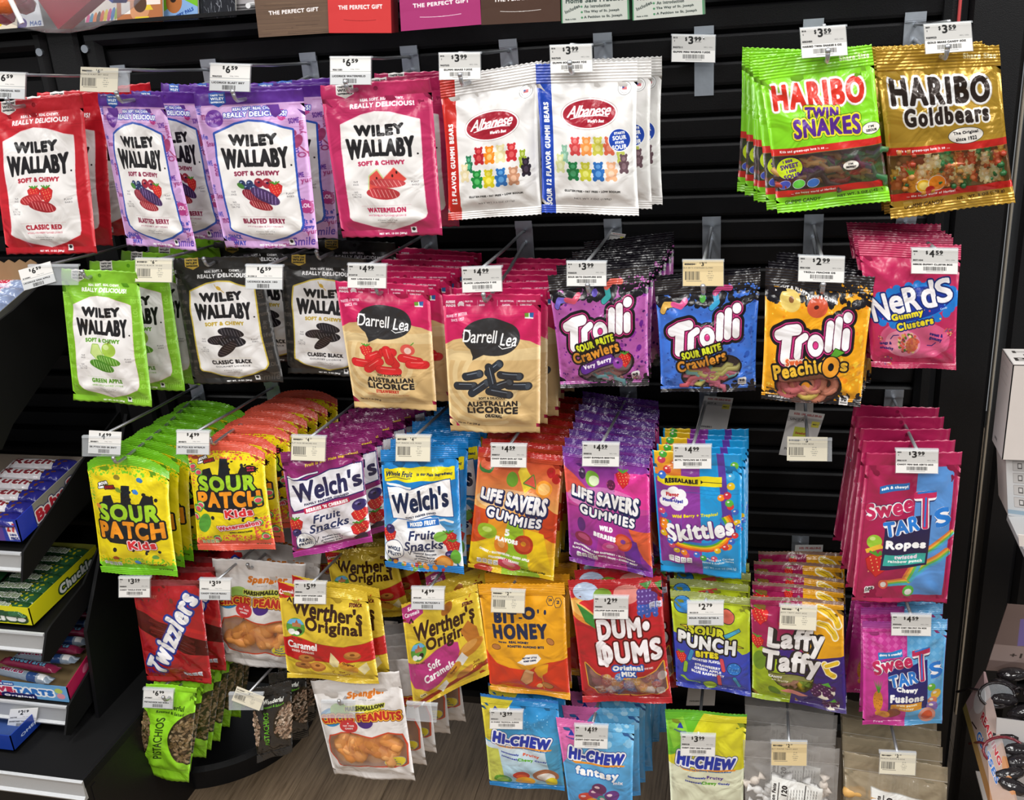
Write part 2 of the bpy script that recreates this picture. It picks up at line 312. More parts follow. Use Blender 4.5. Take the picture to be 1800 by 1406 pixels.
def haribo(gold, asp=1.3):
    a = Art(asp, 'b58e2c' if gold else '86d81e', 380); H = a.h
    if gold: a.V(0, 12, 100, 70, 'c29a34', 'a88428')
    a.T('Share Size', 84, 8, 26, 4.4, 'f0e2b0' if gold else 'e8f8d0', b=.5, rot=1)
    c = '2e221c' if gold else 'd8301e'
    a.T('HARIBO', 49, 33, 82, 21, c, b=1.9, rot=1, o=[(2.0, 'cfc0b0'), (1.5, 'ffffff')], sp=1.08)
    if gold:
        a.T('Goldbears', 52, 52, 70, 14, c, b=1.3, o=[(1.4, 'f4f0ea')], rot=0, sp=1.1)
    else:
        a.T('TWIN', 50, 48.5, 30, 9.5, '5a2a90', b=1.1, rot=6, o=[(1.9, '4a7a10'), (1.4, 'e8e02a')]); a.T('SNAKES', 53, 60, 60, 14, '5a2a90', b=1.2, rot=2, o=[(1.9, '4a7a10'), (1.4, 'e8e02a')], grow=.2)
    a.R(0, 74, 100, 80, 'cc2820'); a.T('Kids and grown-ups love it so ...', 30, 77, 44, 2.8, 'ffffff', b=.3)
    a.R(0, 79.6, 100, 80, 'f4e0d8')
    a.R(0, 80, 100, 110, '6a4a2c' if gold else '4a3c38')
    a.R(0, 110, 100, 116, 'cc2820'); a.T('... the happy world of Haribo!', 34, 113, 40, 2.6, 'ffffff', b=.3)
    a.R(0, 110, 100, 110.4, 'f4e0d8')
    if gold:
        rg = random.Random(6)
        for i in range(60): gbear(a, rg.uniform(4, 96), rg.uniform(84, 106), 8, 11, *rg.choice([('b8502c', 'd87850'), ('2c6a38', '4a9458'), ('cc9438', 'e4b860'), ('d8c088', 'ece0b8'), ('c87a40', 'e09c60')]))
    else:
        rg = random.Random(6)
        for i in range(26): x, y = rg.uniform(4, 96), rg.uniform(84, 106); a.L([(x-8, y), (x-2, y+2), (x+3, y-1), (x+8, y+1)], 3, rg.choice(['7a4038', '4a5a48', '5a3c58', '8a6a48', '5a4a46']))
    a.R(0, 74, 100, 80, 'cc2820'); a.T('Kids and grown-ups love it so ...', 30, 77, 44, 2.8, 'ffffff', b=.3); a.R(0, 110, 100, 116, 'cc2820'); a.T('... the happy world of Haribo!', 34, 113, 40, 2.6, 'ffffff', b=.3)
    a.A([(2, 80.5), (98, 80.5), (98, 109.5), (2, 109.5)], .5)
    def keep(pts, c, **k):
        a.G(pts, c, **k); a.A(pts, 1.0)
    if gold:
        keep(elp(18, 103, 6, 7), 'c8862a'); a.SP(13, 98, 23, 108, '7a4a18', 16, .6); 
        for k in range(5): keep([(18, 97), (12+k*3, 88), (20, 96)], '4a8a30')
        keep(elp(28, 105, 6, 5), 'ecb428', o=[(.5, 'ffffff')]); a.E(28, 105, 4, 3.2, 'f6d870'); keep(elp(39, 104, 7, 6), 'ee8a22', o=[(.5, 'ffffff')]); keep(elp(33, 108.5, 4, 3), 'c82a20')
        a.T('The Original', 66, 67, 20, 3, K, b=.2, rot=-2)
        a.E(66, 68.5, 14, 6, 'f2ece2', -3, o=[(.4, '333333')]); a.T('The Original', 66, 66.5, 20, 3, K, b=.25, rot=-3); a.T('since 1922', 66, 71, 17, 3, K, b=.25, rot=-3)
        a.T('GUMMI CANDY', 28, 121, 32, 3.2, '4a3410', b=.2, sh=.2, rot=-2); a.T('NET WT. 5 OZ (142 g)', 74, 119.5, 38, 3.2, '4a3410', b=.2, rot=-3)
    else:
        keep(elp(15, 91, 12, 9, -10), 'c8e020', o=[(.8, '3a1a60')])
        for i, t in enumerate(('1 SIDE', 'SWEET', '1 SIDE', 'SOUR!')): a.T(t, 14+i*1.2, 85+i*4.2, 9 if i % 2 == 0 else 17, 2.4 if i % 2 == 0 else 4, '4a2080', b=.4, rot=-8)
        a.E(92, 66, 8, 4.5, 'f2ece2', -4, o=[(.4, '333333')]); a.T("I'M", 92, 64.6, 5, 2, K, b=.3); a.T('SSSOUR', 92, 67.6, 10, 2.2, K, b=.3)
        keep(elp(70, 94, 7, 4, -4), 'f2ece2', o=[(.4, '333333')]); a.T("I'M", 70, 92.8, 4, 1.7, K, b=.3); a.T('SSSWEET', 70, 95.4, 9, 2, K, b=.3)
        for i, cc in enumerate(('4a5ac8', '58b038', '3a70c0')): keep(elp(9+i*13, 105, 5.5, 3.4, -12), cc, o=[(.6, '3a1a60'), (.4, 'ffffff')])
        a.T('GUMMI CANDY', 24, 120.5, 32, 3.0, '2c5408', b=.15, sh=.2, rot=-1); a.T('NET WT. 5 OZ (142 g)', 75, 119.5, 40, 3.0, '2c5408', b=.2, rot=-3)
    return a
def darrell(orig, asp=1.55):
    a = Art(asp, 'cc1f5c', 340); H = a.h
    a.G([(0, 54), (10, 48), (25, 45), (50, 44), (75, 46), (90, 50), (100, 56), (100, H), (0, H)], 'd6b47c')
    for i in range(7):   # swirl of paler bands
        r = 14+i*13; pts = []
        for t in range(0, 22): an = t*.2-.2+i*.5; pts.append((50+(r+t*.9)*math.cos(an)*1.0, 92+(r+t*.9)*math.sin(an)*.95))
        pts = [p for p in pts if p[1] > 58]
        if len(pts) > 1: a.L(pts, 5.5, 'e2c793')
    a.T('AUSSIE', 8, 8, 10, 3, 'f8e4ea', b=.45); a.T('MADE', 8, 12, 10, 3, 'f8e4ea', b=.45); a.G([(15, 11), (17, 8), (20, 7.5), (22, 10), (21.5, 13), (18, 12.4), (15.5, 13.5)], 'f8e4ea')
    for x, t, u in ((27, 'PALM OIL', 'FREE'), (41, 'PLANT', 'BASED'), (66, 'NO ARTIFICIAL', 'FLAVORS'), (86, 'NO HIGH FRUCTOSE', 'CORN SYRUP')):
        a.T(t, x, 8, {27: 8, 41: 6, 66: 14, 86: 18}[x], 2, 'f8e0e8', b=.25); a.T(u, x-1, 12, {27: 5, 41: 6, 66: 8, 86: 12}[x], 2, 'f8e0e8', b=.25)
        a.L([(x-5.5 if x < 60 else x-10, 7), (x-5.5 if x < 60 else x-10, 13)], .3, 'f8e0e8')
    a.R(0, 20, 100, 20.4, 'a0164a', .7); a.R(0, 24, 100, 24.3, 'a0164a', .7)
    a.T('MAKES IT BETTER', 14, 22, 22, 3, 'f4d4de', b=.3, rot=-8); a.T('SINCE 1927', 15, 26.6, 14, 3, 'f4d4de', b=.3, rot=-8)
    a.R(84, 20.5, 93, 26.5, 'e8e8e0'); a.R(84, 20.5, 88, 25, '6a9a30'); a.R(89, 20.5, 93, 25, '2a5a9a')
    a.E(50, 45, 30, 20, '2f2d2e', 3); a.G([(28, 58), (44, 63), (30, 70), (30.5, 66)], '2f2d2e')
    a.T('Darrell', 38.5, 44, 35, 14, 'ffffff', b=.28, sh=.1, rot=3, sp=.92); a.T('Lea', 69, 47.5, 17, 13, 'ffffff', b=.28, sh=.15, rot=3); a.L([(58, 54), (62, 57), (72, 54.5)], .8, 'ffffff'); a.L([(21, 41), (24, 37), (29, 37)], .8, 'ffffff')
    if orig:
        for x, y, l, r in ((30, 86, 15, -12), (53, 78, 16, -40), (70, 86, 19, 8), (22, 98, 19, -4), (78, 98, 20, 4), (37, 100, 20, -35), (50, 89, 24, 78), (62, 96, 16, -22), (58, 106, 21, 12)):
            c0, s0 = math.cos(math.radians(r))*l/2, math.sin(math.radians(r))*l/2
            a.L([(x-c0, y-s0), (x+c0, y+s0)], 8, '2a2e36', o=[(.5, '15171c')]); a.L([(x-c0*.8, y-s0*.8-2), (x+c0*.8, y+s0*.8-2)], .7, '8a96a6'); a.E(x+c0, y+s0, 2.6, 3.6, '40464f', r)
    else:
        strawb(a, 27, 80, 7); a.E(74, 77, 8, 7, 'e05a50', 10); a.E(74, 78, 4, 4, 'f6d0c0'); a.L([(78, 71), (81, 68)], 1, '4f9a32')
        for x, y, l, r in ((35, 86, 12, -25), (76, 89, 18, 14), (20, 95, 16, 5), (83, 95, 16, 3), (34, 97, 18, -35), (52, 80, 10, 0), (55, 88, 16, 60), (50, 103, 20, 6), (52, 84, 14, 80)):
            c0, s0 = math.cos(math.radians(r))*l/2, math.sin(math.radians(r))*l/2
            a.L([(x-c0, y-s0), (x+c0, y+s0)], 9.5, 'd8282c', o=[(.4, 'a81820')]); a.L([(x-c0*.8, y-s0*.8-2.4), (x+c0*.8, y+s0*.8-2.4)], .9, 'f08078')
    y = 113 if orig else 110
    a.T('SOFT & DELICIOUS', 50, y-1, 28, 2.8, '2a2420', b=.25); a.L([(34, y+1.5), (66, y+1.5)], .25, '2a2420')
    a.T('AUSTRALIAN', 50, y+5.6, 54, 6.2, '241f1e', b=.75); a.T('LICORICE', 50, y+13.2, 55, 7.6, '241f1e', b=1.0)
    a.T('ORIGINAL' if orig else 'STRAWBERRY', 51 if orig else 46, y+20, 19 if orig else 28, 4, '241f1e' if orig else 'c03c2c', b=.55)
    if not orig: a.T('STRAWBERRY FLAVORED WITH OTHER NATURAL FLAVORS', 46, y+24, 50, 1.4, 'a04030', b=.1)
    a.T('Net wt. 7 oz (200 g)', 22, 144 if orig else 143, 24, 3, '3a3028', b=.15, rot=6)
    a.R(0, H-12, 100, H-11.5, 'b8925c', .5)
    a.hole(50, 7.0, 1.9)
    return a
def trolli_logo(a, cx, cy, s=1.0, slope=-.17):
    def q(x, y): return (cx+x*s, cy+(y+x*slope)*s)
    segs = [[q(-30, -7), q(-16, -11)], [q(-24, -8), q(-27, 11)], [q(-30, -7), q(-12, -9)]]
    T_ = [([[q(-32, -6), q(-24, -9), q(-15, -9)]], 9), ([[q(-24, -6), q(-25.5, 14)]], 9)]
    r_ = [([[q(-13, 1), q(-13.6, 12.5)]], 6.6), ([[q(-12, 0), q(-7, -2.4)]], 6.2)]
    l_ = [([[q(16, -10), q(15.4, 8.5)]], 7), ([[q(23.8, -12), q(23.4, 9)]], 7), ([[q(31.6, -2), q(31.6, 9.5)]], 7), ([[q(31.8, -14), q(31.8, -13.5)]], 8.4)]
    allp = T_+r_+l_
    ring = elp(*q(2, 6), 8.5*s, 9.5*s)
    for e, c in ((4.5, '141014'), (1.9, 'd83a86'), (1.1, '5a1238'), (0, 'f6f3f5')):
        for pl, w_ in allp: a.L(pl, w_*s+2*e*s, c)
        x, y = q(3.4, 5.4); a.E(x, y, (7.6+e)*s, (8.8+e)*s, c)
    x, y = q(3.4, 5.4); a.E(x, y, 2.9*s, 3.4*s, '5a1238'); a.E(x, y, 2.3*s, 2.8*s, 'd83a86')
def trolli(kind, asp=1.12):
    base = {'berry': 'b35aa6', 'blue': '3f74d6', 'peach': 'f2a81c'}[kind]; a = Art(asp, base, 360); H = a.h
    dk = {'berry': ['6a1f8a', '8a2f98', '4a1468'], 'blue': ['2a54b0', '2448a0', '5a90ea'], 'peach': ['f8c83a', 'f08c14', 'fbd850']}[kind]
    a.SP(0, 20, 100, H, dk, 260, 1.5, seed=3); a.SP(70, 20, 100, H*.8, dk[:2], 40, 3.4, seed=5)
    a.R(0, 0, 100, 15, '16131a'); a.SP(0, 12, 100, 24, '16131a', 90, 5, 1, seed=8); a.SP(0, 15, 72, 26, '16131a', 30, 5, 2, seed=9)
    a.SP(70, 8, 100, 20, base, 40, 1.4, seed=4)
    a.SP(40, H-12, 100, H, '1a161c', 40, 3.4, 1, seed=12); a.R(0, H-4, 100, H, '1a161c')
    if kind != 'peach':
        ws = [((6, 30), (9, 24), (17, 24), (24, 26), (29, 21)), ((55, 28), (60, 24), (58, 16), (63, 11), (72, 12))]
        cs = [('7a6ad0', 'e85a78'), ('3aa8a8', 'e06050')] if kind == 'berry' else [('e8b85a', 'e85a98'), ('3aa8d8', 'd8488a')]
        for w_, (c1, c2) in zip(ws, cs):
            a.L(list(w_[:3]), 5.4, c1, o=[(.5, '222222')]); a.L(list(w_[2:]), 5.4, c2)
        a.E(46, 20, 3, 3.6, '6a58c8' if kind == 'berry' else '58b048')
    else:
        a.E(24, 25, 10, 9, 'e8cc70', 20); a.E(25, 24, 2.4, 2.6, '8a5a30'); a.E(50, 28, 10, 8.5, 'd85a3a', -20); a.E(49, 28, 2.4, 1.6, '4a1810', -20)
        a.T('LIGHT & FLUFFY,', 27, 15.5, 34, 3, 'ffffff', b=.4, arc=4, rot=6); a.T('YUMMI & GUMMI!', 54, 20, 30, 3, 'ffffff', b=.35, arc=3, rot=4)
    trolli_logo(a, 47, 50 if kind != 'peach' else 54, 1.02)
    if kind != 'peach':
        w1 = elp(54, 90, 31, 14, -13); a.G(w1, '141014', o=[(1.6, '141014')]); a.G(w1, '6a5a58'); a.A(w1, .25)
        a.T('SOUR BRITE', 44, 66 if kind == 'berry' else 69, 42, 7.5, 'd8e02c', b=.9, rot=-13, o=[(1.7, '141014')])
        a.T('Crawlers', 44, 75 if kind == 'berry' else 79, 52, 11.5, 'e89a34', b=.9, rot=-13, o=[(1.8, '141014')])
        for p in (elp(44, 75, 29, 9, -13),): a.A(p, 1.0)
        if kind == 'berry':
            a.L([(30, 92), (45, 86), (60, 82)], 9, '5c2a86', o=[(.8, '241030')]); a.A([(24, 98), (24, 88), (60, 74), (66, 88), (46, 94)], 1.0)
            a.T('Very Berry', 45, 86.5, 33, 5.5, 'f4ecf8', b=.6, rot=-15); strawb(a, 76, 83, 6.5); berry(a, 68, 86, 5.5, '8a3a9a', 'c080c8'); a.A(elp(72, 85, 11, 9), 1.0)
    else:
        w1 = elp(46, 95, 32, 18, 0); a.G(w1, '141014', o=[(1.8, '141014')]); a.G(w1, '7a4a38'); a.A(w1, .25)
        a.T('Sweet', 32, 74.5, 20, 6, 'e86a3a', b=.9, rot=-8, o=[(1, 'f8e8d8')]); a.T('Peachie', 36, 80, 52, 12, 'f8c43a', b=1.0, rot=-14, o=[(1.8, '141014')], grow=.1)
        a.E(67, 76, 10, 10.5, '141014'); a.E(67, 76, 8.6, 9, 'f0a030'); a.E(67, 76, 3, 3.4, '141014'); a.T('s', 80, 76, 7, 8, 'f8c43a', b=1.0, o=[(1.6, '141014')])
        a.G([(66, 66), (70, 60), (79, 63), (72, 67)], '5aa832', o=[(.6, '1c4010')]); a.A(elp(42, 80, 36, 10, -12), 1.0); a.A(elp(68, 76, 15, 11), 1.0)
        a.E(44, 97, 7, 7.5, '141014'); a.E(44, 97, 4.8, 5.4, 'f09a28'); a.A(elp(44, 97, 7, 7.5), 1.0)
        a.T('NATURALLY &', 11, 101, 13, 2.2, '2a1c08', b=.3, rot=4); a.T('ARTIFICIALLY FLAVORED', 11, 104.5, 15, 2.2, '2a1c08', b=.3, rot=4)
        a.R(4, H-5.5, 30, H-2, '1a161c'); a.T('NET WT 4.25 OZ (120g)', 18, H-3.6, 22, 1.8, 'ffffff', b=.2)
    x, y = (86, 100) if kind != 'peach' else (83, 107)
    a.L([(x-2, y-2), (x+2, y-2)], 5, 'f4f2f2'); a.R(x-4.4, y-2, x+4.4, y+4.5, 'f4f2f2'); a.T('90', x, y-1, 5.6, 3.4, K, b=.5); a.R(x-3.4, y+2, x+3.4, y+2.7, '555555')
    return a
def nerds(asp=1.24):
    a = Art(asp, 'c22a5c', 360); H = a.h
    a.E(52, 92, 40, 20, 'd65a84', 0); a.E(38, 96, 20, 14, 'e08aa4')
    for i in range(26):
        t = i/26*6.283; a.E(52+46*math.cos(t)+2*math.sin(i*3), 58+18*math.sin(t)-14*math.cos(t)*.5, 5, 4.5, '1f7ad0', n=14)
    a.E(52, 56, 46, 17, '1f7ad0', -14); a.E(52, 57, 43, 14.5, '16349c', -14)
    a.SP(8, 30, 98, 84, ['f0d23a', '3a9ae8', 'e84a6a', 'f08a3a'], 22, 1.3, .7, seed=6)
    for x, y, t, h_, w_ in ((14, 62, 'N', 25, 20), (33, 58, 'e', 17, 16), (50, 52.5, 'R', 24, 18), (67, 47, 'd', 25, 16), (84, 43, 'S', 23, 18)):
        a.T(t, x, y, w_, h_, 'f4f0f2', b=1.6, rot=-12, o=[(1.4, '10246c')])
    a.T('Candy', 84, 60, 8, 2.4, 'b0c8f0', b=.2, rot=-10)
    a.T('Gummy', 44, 68, 36, 8, 'f0dc28', b=.95, rot=-12, o=[(1.2, '10246c')]); a.T('Clusters', 52, 75.5, 42, 7.5, 'f0dc28', b=.95, rot=-12, o=[(1.2, '10246c')])
    rg = random.Random(4)
    for cx, cy, r, n in ((44, 96, 12, 90), (90, 84, 5, 26), (20, 116, 5.5, 26), (12, 92, 3, 12)):
        for i in range(n):
            t, q = rg.uniform(0, 6.28), r*math.sqrt(rg.random()); a.E(cx+q*math.cos(t), cy+q*.85*math.sin(t), r*.13+.3, r*.1+.3, rg.choice(['c8a050', '8a3040', 'd85a4a', '4a6a30', 'e8d090', '7a4a80']), rg.uniform(0, 90), n=8)
    a.E(48, 97, 7, 8, 'c4583a', 30, a=.8)
    a.T('tangy &', 18, 97, 14, 3.6, '28186a', b=.5, rot=-2); a.T('crunchy', 19, 102, 15, 3.6, '28186a', b=.5); a.L([(24, 92), (27, 88), (33, 87)], .9, '28186a')
    a.T('sweet &', 76, 86, 15, 3.4, '28186a', b=.5, rot=10); a.T('gummy', 75, 91, 14, 3.6, '28186a', b=.5, rot=10); a.L([(66, 98), (71, 98), (75, 94)], .9, '28186a')
    a.T('NET WT. 8 OZ (226g)', 14, H-6, 18, 1.8, 'f0c0cc', b=.15)
    return a
def leafs(a, n, seed, y0, y1):
    rg = random.Random(seed)
    for i in range(n):
        x, y = rg.choice([rg.uniform(3, 16), rg.uniform(82, 97), rg.uniform(3, 97)]), rg.uniform(y0, y1); a.E(x, y, 6, 5, '4aa040', rg.uniform(0, 90)); a.E(x, y, 4.6, 3.6, 'd8ecb0', 0); a.E(x, y+.6, 3.8, 3, 'e0506a', rg.uniform(0, 40))
def sourpatch(melon, asp=1.5):
    a = Art(asp, 'f2dc1a', 320); H = a.h
    g = 'e8604a' if melon else '7ccc22'
    a.R(0, 0, 100, 13, g); a.R(0, H-15, 100, H, g); a.SP(0, 10, 100, 24, g, 240, 1.6, seed=2); a.SP(0, H-24, 100, H-12, g, 220, 1.6, seed=3)
    a.SP(0, 14, 9, 60, g, 60, 1.3, seed=5)
    if melon: a.SP(80, H-50, 100, H-10, g, 160, 2, seed=8)
    y0 = 52 if melon else 66
    # the black splash behind the letters
    a.G([(15, y0+2), (20, y0-16), (30, y0-18), (34, y0-8), (42, y0-10), (44, y0-30), (54, y0-30), (56, y0-10), (66, y0-10), (72, y0-22), (82, y0-18), (84, y0), (94, y0+14), (92, y0+32), (78, y0+38), (60, y0+44), (40, y0+40), (22, y0+40), (10, y0+30)], '181c22')
    a.SP(16, y0-26, 88, y0-6, '181c22', 16, 2.6, 1, seed=4); a.SP(25, y0+38, 85, y0+52, '181c22', 12, 3.4, 1.4, seed=6)
    a.T('SOUR', 51, y0+2, 76, 21, 'a8d82c', b=2.3, o=[(1.8, '181c22')], sp=1.05, rot=-2); a.T('PATCH', 52, y0+23, 84, 21, 'f79a22', b=2.3, o=[(2, '181c22')], rot=-2, sp=1.05)
    a.T('Kids', 64, y0+41, 36, 11, 'e8323c', b=1.3, o=[(1.6, '7a1014'), (1.1, 'f8eeee')], rot=-4)
    a.T('SOUR', 20, y0-31, 13, 4, 'ffffff', b=.8, rot=-14, o=[(.8, '181c22')]); a.T('THEN', 17, y0-26, 7, 2.6, 'ffffff', b=.5, rot=-8, o=[(.6, '181c22')]); a.T('SWEET.', 29, y0-27, 15, 3.8, 'a02020', b=.7, rot=-10, o=[(.8, '181c22')])
    if melon:
        leafs(a, 11, 11, 30, H-18); a.E(16, 108, 8, 14, '5aa83c', 20)
        a.T('Watermelon', 60, 112, 54, 6.5, 'e8405a', b=.9, rot=-8, o=[(1.8, '8a1424'), (1.3, 'f8f0ee')]); a.T('NATURALLY & ARTIFICIALLY FLAVORED', 62, 121, 30, 2.4, '3a3408', b=.2, rot=-5)
        a.E(83, 34, 7, 6, '181414'); a.SP(74, 26, 93, 42, '181414', 30, 1.4); a.T('NOT SO', 83, 32, 8, 2.6, 'e0305a', b=.4); a.T('SOUR', 83, 36, 8, 2.8, 'e0305a', b=.4)
        nutri(a, 8, H-16, 4, 4.6, 6, 'd8e8b0')
    else:
        for x, y, c, r in ((38, 27, '8a7a20', 10), (67, 27, '3a78b8', 0), (40, 41, '7a9a30', 30), (62, 41, '3a80d0', 0), (12, 62, 'e08a30', 20), (27, 125, 'b05a20', -20), (52, 132, '4a88d8', 30), (77, 123, '6aa84a', 5)):
            a.E(x, y, 3.4, 2.6, c, r); a.E(x+2, y+1, 2.4, 2, c, r)
        nutri(a, 8, H-17, 4, 5, 6, 'f4f4f0'); a.T('SOFT & CHEWY CANDY', 72, H-16, 34, 2.6, '4a4008', b=.2)
    a.T('NET WT 8 OZ (226g)', 86, H-9, 18, 2, '3a3408', b=.15)
    return a
def welch(kind, asp=1.45):
    bl = kind == 'mixed'; a = Art(asp, '1c82cc' if bl else '8a2468', 340); H = a.h
    if bl:
        a.V(0, 70, 100, H-10, '1c82cc', 'f4f4f8'); a.E(46, 110, 44, 38, 'f6f6f8')
        a.R(4, 22, 96, 36, 'f4e21c'); a.T('Whole Fruit', 24, 28, 36, 5.4, '1c2c50', b=.5, sh=.2); a.T('is our Main Ingredient!', 70, 29.5, 46, 4, '1c2c50', b=.4)
        a.L([(8, 32.5), (40, 32)], .6, '1c2c50')
        a.G([(8, 42), (40, 44), (70, 38), (90, 35), (93, 76), (70, 73), (45, 79), (15, 78)], 'f6f4f4', o=[(.9, '1a4c90')])
        a.L([(8, 38), (20, 41), (40, 42)], 2.4, 'f6f4f4'); a.L([(66, 80), (82, 78), (92, 82)], 2.4, 'f6f4f4')
        a.T("Welch's", 51, 57, 74, 25, '14264c', b=1.6, rot=-7, sp=.92, sh=.05, grow=-.1); a.T('FAMILY FARMER OWNED', 52, 74, 40, 2.4, '26304a', b=.3, rot=-9)
        a.G([(33, 81), (75, 76), (76, 84), (34, 89)], '2470c8', o=[(.5, 'ffffff')]); a.T('MIXED FRUIT', 54.5, 82.6, 34, 5, 'ffffff', b=.7, rot=-6)
        y = 96
    else:
        a.G([(0, 28), (30, 24), (60, 12), (100, 6), (100, 0), (0, 0)], '8a2468'); a.T('Fruit is our Main Ingredient!', 62, 17, 66, 4.6, 'e8c838', b=.55, rot=-8)
        a.G([(5, 34), (30, 40), (60, 30), (98, 26), (98, 66), (70, 66), (40, 72), (10, 78), (6, 70)], 'eceaf0', o=[(1.4, '2a2460')]); a.L([(5, 33), (20, 36), (45, 30)], 3.4, '2a2460'); a.L([(5, 33), (20, 35), (45, 30)], 2, 'eceaf0')
        a.T("Welch's", 54, 50, 86, 27, '2a2850', b=1.7, rot=-7, sp=.92, grow=-.1); a.T('FAMILY FARMER OWNED', 54, 67, 58, 3, '3a3858', b=.4, rot=-7)
        a.G([(6, 82), (60, 76), (100, 74), (100, 126), (80, H-14), (20, H-14), (8, 120)], 'eae6ec')
        a.G([(24, 75), (82, 69), (83, 76), (25, 82)], 'c8284c'); a.T("BERRIES 'N CHERRIES", 54, 75.4, 54, 5, 'ffffff', b=.7, rot=-6)
        y = 90
    a.T('Fruit', 53, y, 34, 11, '2a3460', b=.65, sh=.3, rot=-6); a.T('Snacks', 54, y+13, 50, 12, '2a3460', b=.65, sh=.3, rot=-5); a.L([(36, y+22), (50, y+19.5), (66, y+20)], 1, '2a3460')
    X, Y = (14, 118) if bl else (20, 122)
    for x, y2, r in ((8, 100, 9), (86, 102, 9), (90, 112, 8)) if bl else ((10, 98, 10), (92, 98, 9), (90, 118, 10)): strawb(a, x, y2, r)
    berry(a, 10, 92 if bl else 108, 6); berry(a, 86 if bl else 92, 122 if bl else 84, 7 if bl else 8); berry(a, 12, 132, 6)
    if bl: a.E(76, 132, 12, 9, 'ec8a28', -10); a.E(76, 132, 9, 6.5, 'f6b054', -10); a.E(92, 124, 6, 9, '6ab03a'); a.E(76, 98, 8, 6, '86c04a')
    else: a.E(88, 132, 8, 6, '3a2440'); a.E(12, 138, 9, 6, 'a02838'); a.R(0, H-10, 100, H, 'b83a98')
    a.E(X, Y, 13, 12, 'fbfbfb', o=[(.7, '2a3460')])
    for i, t in enumerate(('WHOLE', 'FRUIT!') if bl else ('REAL', 'FRUIT!')): a.T(t, X, Y-2+i*6.4, 18, 4.6, '1c2c50', b=.55)
    for i, t in enumerate(('Colors from', 'Natural Sources', 'Excellent Source', 'of Vitamins A,C&E', 'Gluten free') if bl else ('Excellent Source', 'of Vitamins A,C & E', 'Gluten free')): a.T(t, 54, Y-2+i*4.2, 28 if i % 2 else 24, 2.6, '333a4a', b=.3, rot=3 if bl else -4)
    a.L([(33, Y), (35, Y+4), (38, Y-4)], .8, '222222')
    if bl: a.R(0, H-9, 100, H, '2a84d0'); a.SP(5, H-11, 95, H-3, ['d88a30', 'c03040', '6aa040'], 16, 4, 2, seed=3)
    return a
